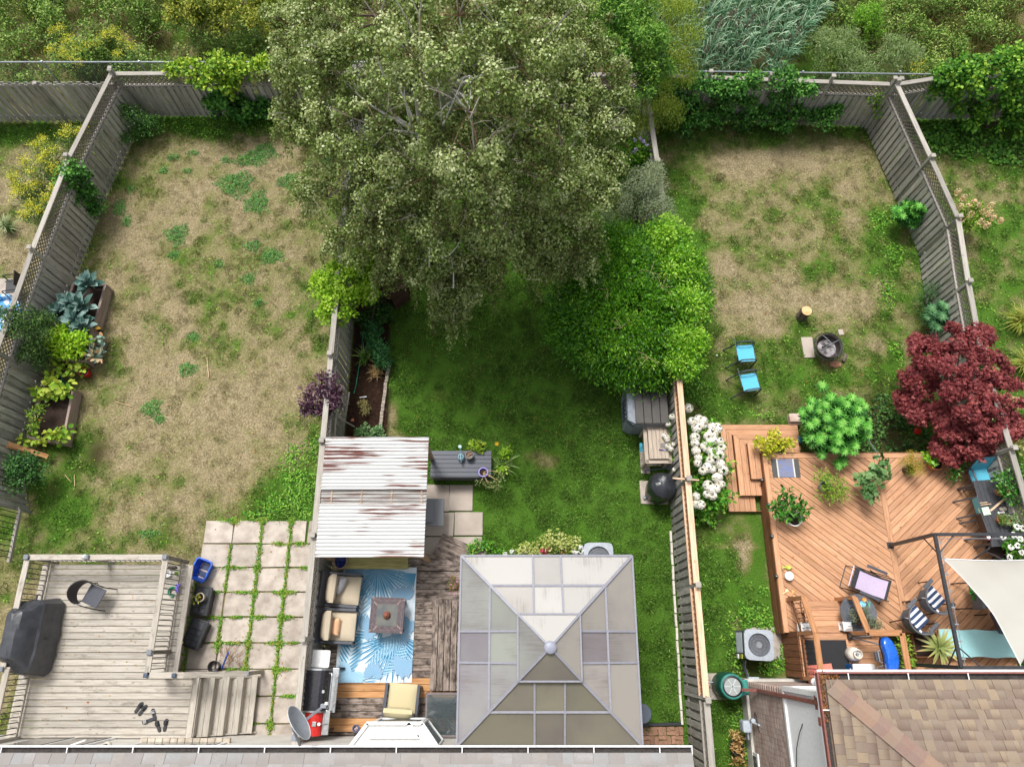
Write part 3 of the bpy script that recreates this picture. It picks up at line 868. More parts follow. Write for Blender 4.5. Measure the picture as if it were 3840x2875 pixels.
for px,py,ro,lb,st in((521,2652, -32,'slim black sandal of the pair nearest the railing, farther one',STRAPM),(535,2662, -35,'slim black sandal of the pair nearest the railing, nearer one',STRAPM),(578,2678, 25,'black slide with a printed strap pointing at the stairs',STRAPL),(557,2701,110, 'black slide with a printed strap lying crosswise',STRAPL),
(594,2722,28,'plain black slide beside the deck edge, slanting one',STRAPM), (621,2718,-3,'plain black slide beside the deck edge, straight one',STRAPM)):
 sandal(px,py,R(ro),lb,st)
 # ---- things standing on the ledge behind the spindles
def pot(name,label,p,r_top,r_bot,h, m,group=None,soil=True,rim=.02,lip=True,cat='pot'):
 t=thing(name,label,cat,p,0,group)
 prof=[(r_bot,0),(r_top,h)]+([(r_top+.012,h),(r_top+.012, h+rim)]if lip else[])+[(r_top-.012,h+(rim if lip else 0)),(r_top-.02,h-.04)]
 B().lathe([(0,.002)]+prof[:],n=24).build('pot_body',m,t,smooth=True)
 if soil:B().lathe([(0,h-.035),(r_top-.018,h-.04)][::-1],n=18).build('soil',SOIL, t)
 return t
hz=thing('garden_hose','coiled green hose behind the deck spindles','hose',P(653,2218,DH))
mb=B()
pts=[]
for k in range(90):
 a=k*.35;r_=.10+.012*math.sin(a*.3)
 pts.append((r_*math.cos(a),r_*math.sin(a),.015+.0011*k))
B().tube(pts,.011,6).build('coil',mat('green_hose','#2f9a74','#237a5b', rough=.45),hz,smooth=True)
sp_=B().prism([(-.03,-.1),(.04,-.1),(.02,.0), (.06,.1),(0,.09),(-.04,.1)], 0,.04).build('spray_nozzle',mat('violet_plastic','#6f5fc4','#5a4bab',rough=.4))
sp_.location=P(667,2204,DH+.11);tag(sp_,'violet spray nozzle lying on the coiled hose','nozzle')
bt=thing('spray_bottle','white bottle with a lime green label behind the spindles','bottle',P(668,2150,DH))
B().lathe([(0,0),(.04,0),(.042,.14), (.018,.19),(.018,.22),(0,.22)], n=14).build('bottle_body',mat('lime_label','#8fd43c','#79bf2c',rough=.4),bt, smooth=True)
B().lathe([(0,.22),(.022,.22),(.022,.26), (0,.26)],n=12).build('bottle_cap',WHITE,bt,smooth=True)
bw=B().lathe([(0,0),(.06,0),(.085,.07), (.078,.07),(.055,.01),(0,.01)], n=20).build('bowl',WHITE,smooth=True)
bw.location=P(633,2152,DH);tag(bw,'small white bowl at the deck corner behind the spindles','bowl')
bz=B().box((0,0,.05),(.2,.07,.1)).build('dark_bottle_tray', mat('dark_amber_plastic','#3a2a22','#241a16',rough=.4),bevel=.02)
bz.location=P(650,2128,DH);tag(bz,'dark tray tucked under the deck corner rail','tray')
lamp=thing('solar_lamp','clear ribbed solar cap on the middle post of the bleached deck','lamp',P(321,2088,T))
B().lathe([(0,.0),(.06,0),(.065,.06), (.03,.1),(0,.1)],n=10).build('lamp_dome',mat('ribbed_clear_plastic', '#d5d7d6','#aeb2b2',rough=.2,scale=30),lamp)
# ---- blue recycling bin
BLUE=mat('blue_bin_plastic','#1f5fd0','#1a50b4',rough=.4)
DKB=mat('dark_blue_plastic','#1f355f','#182a4e',rough=.45)
def crate(name,label,cat,loc,rz,bx, by,tx,ty,h,m,thick=.015, lip=.02):
 t=thing(name,label,cat,loc,rz)
 def ring(hx,hy,z,k=.04):return[(-hx+k,-hy,z), (hx-k,-hy,z),(hx,-hy+k,z), (hx,hy-k,z),(hx-k,hy,z), (-hx+k,hy,z),(-hx,hy-k,z), (-hx,-hy+k,z)]
 rings=[ring(bx,by,0),ring(tx,ty,h-.03), ring(tx+lip,ty+lip,h-.03),ring(tx+lip,ty+lip,h), ring(tx-thick,ty-thick,h),ring(bx-thick,by-thick,.02)]
 vs=sum(rings,[]);fs=[tuple(range(7,-1,-1))]
 for i in range(len(rings)-1):fs+=[(i*8+j,i*8+(j+1)%8,(i+1)*8+(j+1)%8,(i+1)*8+j)for j in range(8)]
 fs.append(tuple(40+j for j in range(8)))
 B().add(vs,fs).build('bin_body',m,t,bevel=.004,seg=1)
 return t
rb=crate('recycling_bin','empty bright blue recycling bin standing on the slabs','bin',P(770,2140,0), R(-20),.17,.20,.21,.26,.33, BLUE)
for dy in(-.09,.09):B().box((0,dy,.035),(.26,.15, .02)).build('floor_panel',DKB,rb,bevel=.01)
for sx in(-1,1):B().box((0,sx*.275,.26),(.12,.02, .04)).build('handle',BLUE,rb,bevel=.006)
TOTE=mat('black_tote_plastic','#34363a','#26282c',rough=.38)
TOTE2=mat('tote_lid_panel','#44474d','#373a40',rough=.45)
def tote(label,px,py,rz):
 t=thing('storage_tote',label,'tote',P(px,py,0), rz,'black totes beside the deck')
 for a,b_,z0,z1 in((.19,.29,0, .3),):
  B().add([(-a,-b_,0),(a,-b_,0), (a,b_,0),(-a,b_,0), (-.21,-.32,z1),(.21,-.32,z1), (.21,.32,z1),(-.21,.32,z1)], [(0,3,2,1),(4,5, 6,7),(0,1,5,4), (1,2,6,5),(2,3, 7,6),(3,0,4,7)]).build('tote_body', TOTE,t,bevel=.03)
 lid=B().box((0,0,.325),(.46,.7,.05)).build('lid', TOTE,t,bevel=.018)
 for i in range(2):
  for j in range(3):B().box((-.075+.15*i,-.2+j*.13-.03,.353),(.12,.1,.012)).build('lid_panel', TOTE2,lid,bevel=.004,seg=1)
 B().box((0,.21,.353),(.3,.18,.012)).build('lid_panel', TOTE2,lid,bevel=.004,seg=1)
 return t
tote('black storage tote carrying a potted seedling',775,2255,R(-5))
tote('black storage tote with nothing on its lid',752,2375,R(-17))
sq=pot('seedling_pot','beige pot with a yellowing seedling on the black tote',P(760,2240,.355),.105, .08,.17,mat('beige_plastic','#cbbfae','#b3a797',rough=.6), cat='potted plant')
SEEDL=leafm('seedling_leaves',['#7ea52c','#9cbc3a','#c8cf4b','#d8cf55'])
foliage('leaf_cluster',[((sq.location.x-.05,sq.location.y-.04,sq.location.z+.24),(.11,.1, .08))],40,.055,.035,'oval',SEEDL, sq,kind='stuff')
shv=thing('shovel','blue-handled tool leaning on the stair rail over trimmings','shovel',P(845,2485,0))
B().tube([P(832,2505,.1),P(856,2445,.55)], .02).build('handle',BLUE,shv,True,smooth=True)
tb=thing('bucket','black bucket beside the stair rail','bucket',P(812,2497,0))
B().lathe([(0,.0),(.12,0),(.14,.22), (.13,.22),(.11,.02),(0,.02)], n=18).build('bucket_body',TOTE,tb,smooth=True)
trim=B()
for k in range(26):
 a=P(rnd.uniform(825,905),rnd.uniform(2440,2505),rnd.uniform(.04,.12));an=rnd.uniform(.6, 2.2);L=rnd.uniform(.15,.5)
 trim.tube([a,a+Vector((math.cos(an)*L,math.sin(an)*L,rnd.uniform(-.02,.12)))],.006, 4)
o=trim.build('dry_trimmings',mat('dry_stalks','#b08d68','#8d6d4d',rough=.9),kind='stuff');o['label']='heap of dry stalks on the slabs by the stairs';o['category']='trimmings'
FAN_G=mat('fan_grey','#8d9095','#7b7e83',rough=.5)
def aircon(label,loc,rz,s,hgt,body, dark,louvre_side=True):
 t=thing('air_conditioner',label,'air conditioner',loc,rz)
 bd=B().box((0,0,hgt*.46),(s*.94,s*.94,hgt*.92)).build('cabinet', dark,t,bevel=.05,seg=3)
 for k in range(int(hgt*.62/.04)):
  z=.12+k*.04
  B().box((-s*.475,.04,z),(.012,s*.66,.018)).build('louvre', body,t)
 tp=B().lathe([(s*.36,hgt*.93),(s*.4,hgt*.985),(s*.42,hgt)], n=36)
 n=36;vs=[];fs=[]
 for z in(hgt*.92,hgt):
  for j in range(n):
   a=2*math.pi*(j+.5)/n;c,si=math.cos(a),math.sin(a);k=(abs(c)**7+abs(si)**7)**(-1/7)
   vs.append((c*k*s/2,si*k*s/2,z))
 for z in(hgt*1.012,hgt*.9):
  for j in range(n):
   a=2*math.pi*(j+.5)/n;vs.append((math.cos(a)*s*.38,math.sin(a)*s*.38,z))
 for j in range(n):
  k=(j+1)%n
  fs+=[(j,k,n+k,n+j),(n+j,n+k, 2*n+k,2*n+j),(2*n+j,2*n+k,3*n+k,3*n+j)]
 B().add(vs,fs).build('lid',body,t,smooth=True)
 B().lathe([(0,hgt*.80),(s*.375,hgt*.80)][::-1],n=24).build('fan_well',mat('fan_well_dark', '#4b4d52','#3c3e43',rough=.6),t)
 for k in range(3):
  a=k*2.094+.4;c,si=math.cos(a),math.sin(a)
  M3=Matrix.Rotation(a,3,'Z')@Matrix.Rotation(.35,3,'X')
  mbb=B();pl=[(.05,-.05),(.2,-.13),(.34,-.11), (.36,.05),(.25,.1),(.06,.05)]
  vs=[M3@Vector((x*s,y*s,0))+Vector((0,0,hgt*.87))for x,y in pl]
  mbb.add(vs,[tuple(range(6))]).build('fan_blade',mat('fan_blade_pale','#c3bfbd','#a9a6a5',rough=.4), t)
 B().lathe([(0,hgt*1.0),(s*.1,hgt*1.0),(s*.11,hgt*.9)], n=20).build('fan_hub',FAN_G,t,smooth=True)
 mb=B()
 for k in range(56):
  a=2*math.pi*k/56
  mb.tube([(math.cos(a)*s*.1,math.sin(a)*s*.1,hgt*.99),(math.cos(a)*s*.38,math.sin(a)*s*.38,hgt*1.0)], .0022,3,False)
 for r_ in(.2,.3):mb.tube([(math.cos(2*math.pi*k/32)*s*r_,math.sin(2*math.pi*k/32)*s*r_,hgt*.995)for k in range(33)],.0025,4, False)
 mb.build('fan_guard',FAN_G,t,kind='stuff')
 return t
BEIGE=mat('beige_cabinet','#c2bab0','#aea69c',rough=.55);BEIGED=mat('beige_cabinet_side','#8f8880','#7b756e', rough=.6)
aircon('beige air conditioner under the spindles beside the bleached deck',P(165,2625,0)+Vector((.25,0,0)), 0,.66,.75,BEIGE,BEIGED)
sl_=P(160,2600,0)
lf=B().box((0,0,.004),(.05,.035,.006)).build('fallen_leaf', mat('rust_leaf','#b3592c','#96461f',rough=.8));lf.location=P(330,2632,DH+.002);tag(lf, 'rust coloured fallen leaf on the bleached deck boards','leaf')
# ================================================================ middle yard: stained deck, pergola roof, gazebo
MH=.45
md=thing('timber_deck','weathered stained deck carrying the blue rug and the gazebo','deck',(-2.5,0,0))
mx0,mx1=FX2+.1,-1.05
my1=P(1640,2095,MH).y
fresh=lambda i:(W_FRESHDECK if(i in(0,1,4,5,7))else W_OLDDECK)
xm=P(1616,2400,MH).x
cnt=[0]
def pick_mid(i):
 return W_FRESHDECK if i in(1,2,6,7,8)else W_OLDDECK
plank_field('deck_board',[(mx0,-2.13),(2.75,-2.13),(2.75, 1.62),(mx0,1.62)],MH-.03,MH,(1, 0),.147,.009,W_OLDDECK,md,pick=pick_mid)
plank_field('deck_board',[(mx0,1.63),(-1.05,1.63),(-1.05, 1.66),(-2.0,2.05),(mx0,2.05)],MH-.03, MH,(1,0),.147,.009,W_OLDDECK, md)
sdir=Vector((.925,-.38,0));sn=Vector((.38,.925,0))
for k,(z,o0)in enumerate(((.28,.02),(.28,.165), (.13,.32),(.13,.465))):
 a=Vector((-2.05,2.05,z))+sn*(o0+.07)
 board('step_board',a,a+sdir*1.25,.138,.035,W_OLDDECK, md)
for z,o0 in((.36,.005),(.2,.305)):
 a=Vector((-2.05,2.05,z))+sn*o0;board('riser',a,a+sdir*1.25,.02, .15,W_OLDDECK,md)
pl=thing('low_bench','long low bench of thick lengthwise boards beside the gazebo','bench',(P(1670,2400,.6).x, -.1,MH))
px_=[P(1617+24.2*k,2400,.62).x for k in range(6)]
for k in range(5):board('seat_board',((px_[k]+px_[k+1])/2,P(0,2589,.62).y,.6), ((px_[k]+px_[k+1])/2,P(0,2249,.62).y+rnd.uniform(-.03,.03),.6), .142,.04,W_OLDDECK,pl)
for yy in(-1.0,-.1,.8):board('bearer',(px_[0]+.03,yy,.54), (px_[5],yy,.54),.06,.08,W_OLDDECK, pl)
for yy in(-1.0,.8):
 for xx in(px_[0]+.08,px_[5]-.08):board('leg',(xx,yy+.07,MH),(xx, yy+.07,.56),.08,.06,W_OLDDECK,pl)
 # ---- rug with printed fronds
rug=thing('rug','pale blue outdoor rug printed with palm fronds','rug',(-3.0,-.2,MH))
rc=[P(1289,2128,MH+.01),P(1561,2125,MH+.01), P(1546,2556,MH+.01),P(1255,2560,MH+.01)]
rx0,rx1=(rc[0].x+rc[3].x)/2,(rc[1].x+rc[2].x)/2;ry0,ry1=(rc[2].y+rc[3].y)/2,(rc[0].y+rc[1].y)/2
fieldr=[(rx0,ry0),(rx1,ry0),(rx1,ry1), (rx0,ry1)]
RUGB=mat('rug_ground','#dfeaf0','#cfe0ea',rough=.95,scale=90,bmp=.4)
B().prism(fieldr,MH+.004,MH+.012).build('rug_cloth',RUGB,rug,True)
RC={k:mat('rug_print_'+k,c,c2,rough=.95,scale=90)for k,c, c2 in(('deep','#3b86ad','#2f789f'),('mid','#79b4d2','#69a6c6'), ('pale','#a9cde2','#99c0d8'),('grey','#93b4cf','#83a5c2'))}
zr=[MH+.0135]
def printed(polys,key):
 mb=B()
 for po in polys:
  po2=[(p.x,p.y)if isinstance(p,Vector)else p for p in po]
  ar=sum(po2[j][0]*po2[(j+1)%len(po2)][1]-po2[(j+1)%len(po2)][0]*po2[j][1]for j in range(len(po2)))
  if ar<0:po2=po2[::-1]
  po2=clip_to(po2,fieldr)
  if len(po2)>=3:mb.add([(p[0],p[1],zr[0])for p in po2],[tuple(range(len(po2)))]);zr[0]+=.00006
 zr[0]+=.0002
 if mb.v:mb.build('printed_frond',RC[key],rug,True,kind='stuff')
def lance(c,a,L,w,bend=0.0,r0=0.0):
 d=Vector((math.cos(a),math.sin(a)));n=Vector((-d.y,d.x));out=[]
 for t,k in((0,.12),(.25,.7),(.5, 1),(.75,.75)):out.append((t,k))
 pts=[Vector(c)+d*(r0+L*t)+n*(w*k/2+bend*t*t*L)for t,k in out]
 pts.append(Vector(c)+d*(r0+L)+n*bend*L)
 pts+=[Vector(c)+d*(r0+L*t)+n*(-w*k/2+bend*t*t*L)for t,k in out[::-1]]
 return pts
def fan(px,py,a0,a1,n,L, w,key,key2=None,bend=0.0):
 c=P(px,py,MH).xy;A=[];Bq=[]
 for i in range(n):
  a=R(a0+(a1-a0)*i/(n-1));l=L*(1-.25*abs(i/(n-1)-.5))*rnd.uniform(.9,1.05)
  A.append(lance(c,a,l,w,bend))
  Bq.append(lance(c,a+.02,l*.92,w*.35,bend))
 printed(A,key)
 if key2:printed(Bq,key2)
def feather(p0,p1,n,L,w,key, key2,bend=0.1,ang=50):
 a,b_=P(*p0,MH).xy,P(*p1,MH).xy;ax=math.atan2(*(b_-a).yx);A=[];Bq=[]
 for i in range(n):
  for sg in(1,-1):
   l=L*math.sin(math.pi*(.18+.75*i/n));c=a.lerp(b_,(i+.5)/n)
   A.append(lance(c,ax+sg*R(ang),l,w,-sg*bend));Bq.append(lance(c,ax+sg*R(ang)+.05, l*.9,w*.3,-sg*bend))
 printed(A,key);printed(Bq,key2)
def monstera(px,py,r_,a,key):
 c=P(px,py,MH).xy;A=[];Bq=[]
 for i in range(9):
  t=R(a)+(i-4)*.42;l=r_*(1-.05*abs(i-4))
  A.append(lance(c,t,l,l*.52,.05*(i-4)/4));Bq.append(lance(c,t, l*.95,.009));Bq.append(lance(c,t+.16,l*.85,.005,0, l*.1))
 printed(A,key);printed(Bq,'mid')
fan(1415,2130,195,350,26,1.0, .055,'mid','deep');fan(1415,2130,190,352, 20,.95,.03,'pale','deep')
fan(1560,2150,180,260,12,.6, .03,'mid','deep')
fan(1480,2380,200,345,20,1.15, .075,'deep','pale',-.12)
feather((1270,2420),(1380,2330),9,.45, .06,'mid','deep');feather((1360,2560),(1500,2420), 12,.55,.06,'pale','deep',.15)
feather((1290,2560),(1330,2390),11,.42, .055,'mid','deep');feather((1350,2330),(1370,2190), 8,.4,.05,'pale','deep')
feather((1430,2440),(1400,2350),7,.25, .045,'mid','deep');fan(1330,2240,20,120, 9,.45,.05,'mid','deep')
monstera(1335,2155,.36,200,'grey');monstera(1340,2150, .3,330,'grey');monstera(1520,2250,.42,150, 'grey');monstera(1370,2360,.36,30,'grey')
monstera(1520,2480,.4,260,'grey');monstera(1320,2520, .5,240,'pale');monstera(1400,2530,.3,90, 'grey');monstera(1540,2330,.3,250,'grey');monstera(1500,2390, .3,60,'grey')
# ---- lounge armchairs
CUSH=mat('beige_cushion_cloth','#cbbda6','#bbad96',rough=.95,scale=200,bmp=.25)
CUSH2=mat('sand_cushion_cloth','#cfc29c','#c0b38c',rough=.95,scale=200,bmp=.25)
def cushion(mb,c,d,puff=.03):
 """a padded block"""
 cx,cy,cz=c;a,b_,h=d[0]/2,d[1]/2, d[2]/2;n=8;vs=[];fs=[]
 for s in(0,1):
  for i in range(n+1):
   for j in range(n+1):
    u,v=i/n*2-1,j/n*2-1
    e=(1-u**6)*(1-v**6);z=(h*(.55+.45*min(1,e*2.2))+puff*e*(1-.4*(u*u+v*v)))
    k=.97+.03*(1-abs(z)/(h+puff+1e-6))
    vs.append((cx+u*a,cy+v*b_,cz+(z if s else-z)))
 m=(n+1)**2
 for s in(0,1):
  for i in range(n):
   for j in range(n):
    q=[i*(n+1)+j,(i+1)*(n+1)+j,(i+1)*(n+1)+j+1,i*(n+1)+j+1]
    fs.append(tuple(x+s*m for x in(q if s else q[::-1])))
 bd=[(i,0)for i in range(n)]+[(n,j)for j in range(n)]+[(n-i,n)for i in range(n)]+[(0,n-j)for j in range(n)]
 bi=[i*(n+1)+j for i,j in bd]
 for k in range(len(bi)):fs.append((bi[k],bi[(k+1)%len(bi)],m+bi[(k+1)%len(bi)],m+bi[k]))
 return mb.add(vs,fs)
def armchair(label,loc,rz,cm):
 t=thing('lounge_armchair',label,'armchair',loc,rz,'charcoal framed lounge chairs on the stained deck')
 for sy in(-1,1):
  B().box((.0,sy*.375,.52),(.82,.07,.03)).build('armrest', DGREY,t,bevel=.01)
  for x in(-.36,.34):B().box((x,sy*.375,.255),(.05,.05, .51)).build('leg',DGREY,t,bevel=.006,seg=1)
  for x in(-.2,-.04,.12,.26):B().box((x,sy*.375,.36), (.03,.02,.3)).build('side_slat',DGREY,t)
  B().box((0,sy*.375,.24),(.7,.04,.05)).build('side_rail', DGREY,t)
 B().box((.02,0,.27),(.74,.68,.04)).build('seat_frame', DGREY,t)
 B().box((-.41,0,.62),(.05,.80,.5), M=Matrix.Rotation(-.18,3,'Y')).build('back_frame',DGREY,t,bevel=.012)
 c_=cushion(B(),(.10,0,.375),(.62,.66, .15)).build('seat_cushion',cm,t,smooth=True)
 mb=B();cushion(mb,(0,0,0),(.52,.66, .17));Rm=Matrix.Rotation(R(-68),3,'Y')
 mb.v=[tuple(Rm@Vector(v)+Vector((-.24,0,.66)))for v in mb.v]
 mb.build('back_cushion',cm,t,smooth=True)
 return t
armchair('lounge armchair with the grey lettered pillow',P(1290,2212,MH+.35)-Vector((0,0,.34)), R(-4),CUSH)
armchair('lounge armchair with the peach pillow',P(1272,2346,MH+.35)-Vector((0,0,.34)), R(-2),CUSH)
armchair('lounge chair with sand cushions facing the rug from the house wall',P(1508,2632,MH+.35)-Vector((0,0,.34)), R(86),CUSH2)
def pillow(name,label,loc,rz,tilt,size, m):
 mb=B();cushion(mb,(0,0,0),size,.05)
 Rm=Matrix.Rotation(rz,3,'Z')@Matrix.Rotation(tilt,3,'Y')
 o=link(name,mb.mesh(name,smooth=True),m);o.matrix_basis=Matrix.Translation(loc)@Rm.to_4x4()
 tag(o,label,'pillow');return o
def text_mesh(s,size,extrude=.0015,align='CENTER'):
 cu=bpy.data.curves.new('lettering','FONT');cu.body=s;cu.size=size;cu.extrude=extrude;cu.align_x=align;cu.align_y='CENTER';cu.resolution_u=2
 o=bpy.data.objects.new('lettering',cu);sc.collection.objects.link(o)
 bpy.context.view_layer.update()
 me=bpy.data.meshes.new_from_object(o.evaluated_get(bpy.context.evaluated_depsgraph_get()))
 bpy.data.objects.remove(o);return me
PGREY=mat('grey_pillow_cloth','#b7b5b8','#a5a3a8',rough=.9,scale=120,bmp=.2);PPEACH=mat('peach_pillow_cloth', '#f0c49c','#e6b48a',rough=.9,scale=120,bmp=.2)
pg=pillow('pillow','grey pillow with white lettering on the armchair nearest the wooden bench',P(1276,2192,1.05),R(-27), R(-38),(.20,.40,.12),PGREY)
for k,s in enumerate(('NGOE','HNOOE')):
 tm=text_mesh(s,.085);o=link('lettering',tm,WHITE,pg);o.matrix_basis=Matrix.Translation((-.015+.075*k,0, .112-.012*k))@Matrix.Rotation(R(90),4,'Z')@Matrix.Rotation(R(0),4,'X')
 o['kind']='stuff'
pillow('pillow','peach pillow leaning in the armchair next to the gas grill',P(1256,2348,1.0),R(-4), R(-35),(.24,.38,.12),PPEACH)
# ---- tiled fire table
ft=thing('fire_table','square slate-tiled fire table with a clay lid in the middle of the rug','table',P(1466,2308,MH+.02), R(-2))
SLATE=mat('purple_slate_tile','#5f5459','#50464b',rough=.7,scale=10,var=.08);GROUT=mat('pink_grout', '#a08b86','#8c7873',rough=.9)
ts,tz=.41,.60
B().box((0,0,tz-.04),(ts*2,ts*2,.05)).build('table_top', GROUT,ft,bevel=.008)
for s4 in range(4):
 Rz=Matrix.Rotation(s4*math.pi/2,3,'Z')
 def tile(poly,m=SLATE,zt=.006):
  pts=[Rz@Vector((x,y,0))for x,y in poly]
  o=B().prism([(p.x,p.y)for p in pts],tz-.014,tz-.014+zt).build('tile',m,ft)
 g_=.0035;o0,o1=ts,ts-.065
 for k in range(6):
  a0,a1=-o0+g_+k*(2*o0-.066)/6,-o0-g_+(k+1)*(2*o0-.066)/6
  tile([(a0,-o0+g_),(a1,-o0+g_),(a1,-o1-g_), (max(a0,-o1+g_)if k==0 else a0,-o1-g_)])
 i0,i1=o1,o1-.085;w_=2*i0/8
 for k in range(7):
  x=-i0+.06+k*(2*i0-.12)/7;w_=(2*i0-.12)/7
  up_=k%2==0
  a,b_=(-i0+g_,-i1-g_)
  if up_:tile([(x+.004,a),(x+w_*2-.006,a),(x+w_,b_)])
  else:tile([(x+.006,b_),(x+w_,a+.006),(x+w_*2-.006,b_)])
 for k in range(13):
  x=-i1+k*(2*i1-.035)/13;w_=(2*i1-.035)/13
  tile([(x+.003,-i1+g_),(x+w_-.003,-i1+g_),(x+w_-.003,-i1+.032), (x+.003,-i1+.032)])
pit=B().box((0,0,tz-.006),(.50,.50,.012)).build('burner_cover', mat('smoky_glass_cover','#464d52','#6a675a',rough=.35,scale=3),ft)
B().lathe([(0,tz+.16),(.03,tz+.16),(.035,tz+.13), (.06,tz+.11),(.085,tz+.07),(.09,tz), (0,tz)][::-1],n=24).build('clay_lid',mat('red_clay','#8f5a48','#7c4a3a', rough=.8),ft,smooth=True)
for sx in(-1,1):
 for sy in(-1,1):B().box((sx*.33,sy*.33,tz/2-.04),(.06,.06, tz-.08)).build('leg',DGREY,ft)
B().box((0,0,tz-.16),(.6,.6,.2)).build('burner_box', DGREY,ft)
# ---- mossy bench with blue bowl under the pergola edge
be=thing('wooden_bench','mossy two-board bench under the corrugated roof edge','bench',P(1400,2100,MH))
for k in range(3):
 y=P(0,2122-21*k,MH+.42).y
 board('seat_board',(P(1252,2110,MH+.42).x,y,MH+.42), (P(1530,2110,MH+.42).x,y,MH+.42),.135, .04,W_MOSS,be)
for px in(1275,1520):
 x=P(px,2110,MH+.42).x;yb=P(0,2101,MH+.42).y
 board('leg',(x,yb-.1,MH),(x,yb-.1, MH+.4),.09,.09,W_MOSS,be);board('leg',(x, yb+.12,MH),(x,yb+.12,MH+.4),.09, .09,W_MOSS,be)
ob=thing('ceramic_pot','oval glazed cobalt blue pot on the mossy bench','pot',P(1284,2103,MH+.45))
B().lathe([(0,0),(.09,0),(.15,.13), (.165,.2),(.15,.2),(.13,.14), (0,.03)],n=28,sx=.95,sy=1.25).build('pot_body',mat('cobalt_glaze', '#14204f','#0e1740',rough=.08,spec=.8,coat=.6),ob, smooth=True)
B().tube([(.16*.95*math.cos(t*.3),.16*1.25*math.sin(t*.3),.2)for t in range(22)],.012,6).build('clay_rim',mat('unglazed_rim', '#9c8174','#8a7064',rough=.8),ob,smooth=True)
# ---- gas grill
gg_=thing('gas_grill','black lidded gas grill with white side shelf and steel front','grill',P(1225,2575,MH), R(-2))
GH=.9
x0=P(1176,2585,MH+1.1).x-gg_.location.x
ENAM=mat('black_enamel','#2c2c33','#222228',rough=.22,coat=.5)
mb=B();n=10;prof=[(-.30,0)]+[(-.30+.07*(1-math.cos(t*math.pi/2/4))-.0,.12+.15*math.sin(t*math.pi/2/4))for t in range(5)]+[(.12,.27),(.2,.22), (.26,.1),(.28,0)]
vs=[]
for y in(-.42,.42):vs+=[(x,y,GH+z)for x,z in prof]
k=len(prof);fs=[(i,i+1,k+i+1,k+i)for i in range(k-1)]+[tuple(range(k-1,-1,-1)), tuple(range(k,2*k)),(k-1,0,k,2*k-1)]
lid=mb.add(vs,fs).build('lid',ENAM,gg_,bevel=.008)
for sy in(-1,1):
 vs=[(x*1.02,sy*.42,GH+z*1.03)for x,z in prof]+[(x*1.02,sy*.455,GH+z*1.03)for x, z in prof]
 B().add(vs,[(i,i+1,k+i+1,k+i)for i in range(k-1)]+[tuple(range(k)),tuple(range(2*k-1, k-1,-1))]).build('lid_end',SILVER,lid)
B().tube([(.27,-.36,GH+.14),(.34,-.36,GH+.17), (.35,-.3,GH+.17),(.35,.3,GH+.17), (.34,.36,GH+.17),(.27,.36,GH+.14)], .018).build('handle',SILVER,lid,smooth=True)
B().lathe([(0,0),(.035,0),(.035,.02), (0,.02)],c=(.2,-.02,GH+.215),n=16).build('thermometer', SILVER,lid,smooth=True)
B().box((.02,0,GH-.1),(.56,.86,.2)).build('firebox', DGREY,gg_,bevel=.01)
B().box((.37,0,GH-.08),(.16,.95,.05)).build('control_panel', SILVER,gg_,bevel=.01)
for y in(-.28,0,.28):B().lathe([(0,.03),(.022,.03), (.026,0)][::-1],c=(.41,y,GH-.055),n=14).build('knob', mat('red_ring_knob','#c9b9b6','#a89a98',rough=.3),gg_,smooth=True)
B().box((0,.66,GH-.02),(.42,.38,.035)).build('side_shelf', mat('white_enamel','#f0f0ee','#e4e4e2',rough=.4),gg_,bevel=.03)
B().tube([(-.2,.66,GH),(-.32,.62,GH+.03)], .012).build('tool_hook',SILVER,gg_,smooth=True)
for sx in(-1,1):
 for sy in(-1,1):B().box((sx*.24,sy*.38,GH/2-.08),(.05,.05, GH-.16)).build('leg',DGREY,gg_)
B().box((0,0,.12),(.5,.8,.03)).build('bottom_shelf', DGREY,gg_)
for sy,px in((1,1311),(-1,1320)):
 M_=Matrix.Rotation(math.pi/2,3,'X')
 w=B().lathe([(0,-.02),(.08,-.02),(.085,0), (.08,.02),(0,.02)],n=18)
 w.v=[tuple(M_@Vector(v)+Vector((.33,sy*.44,.09)))for v in w.v]
 w.build('wheel',BLACK,gg_,smooth=True)
rg=thing('smoker_box','small red-lidded grill with steel latch beside the black gas grill','grill',P(1222,2690,MH), R(-2))
REDP=mat('red_enamel','#d12a24','#bd211d',rough=.3,coat=.4)
mb=B();vs=[]
for y in(-.27,.27):
 for i in range(9):
  a=math.pi*i/8;vs.append((-.06-.2*math.cos(a)*1.1,y,.95+.17*math.sin(a)))
mb.add(vs,[(i,i+1,10+i,9+i)for i in range(8)]+[tuple(range(8,-1, -1)),tuple(range(9,18)),(8,0,9, 17)]).build('lid',REDP,rg,bevel=.006)
B().box((.0,0,.87),(.5,.52,.16)).build('firebox', SILVER,rg,bevel=.01)
B().box((.25,0,.93),(.12,.5,.06)).build('front_shelf', SILVER,rg,bevel=.008)
B().box((.02,-.02,1.13),(.09,.1,.03)).build('vent', SILVER,rg,bevel=.005)
B().lathe([(0,.02),(.035,.02),(.035,0)][::-1], c=(.12,-.02,1.09),n=14).build('thermometer',WHITE,rg, smooth=True)
B().tube([(.15,-.02,1.05),(.28,-.02,.98)], .01).build('latch',SILVER,rg)
for sx in(-1,1):
 for sy in(-1,1):B().box((sx*.2,sy*.22,.4),(.04,.04, .8)).build('leg',DGREY,rg)
sp=pot('shell_pot','small glazed pot with pale shells by the house wall',P(1338,2728,MH),.075, .06,.1,mat('grey_blue_glaze','#6d6f86','#50526a',rough=.25), soil=False,cat='pot')
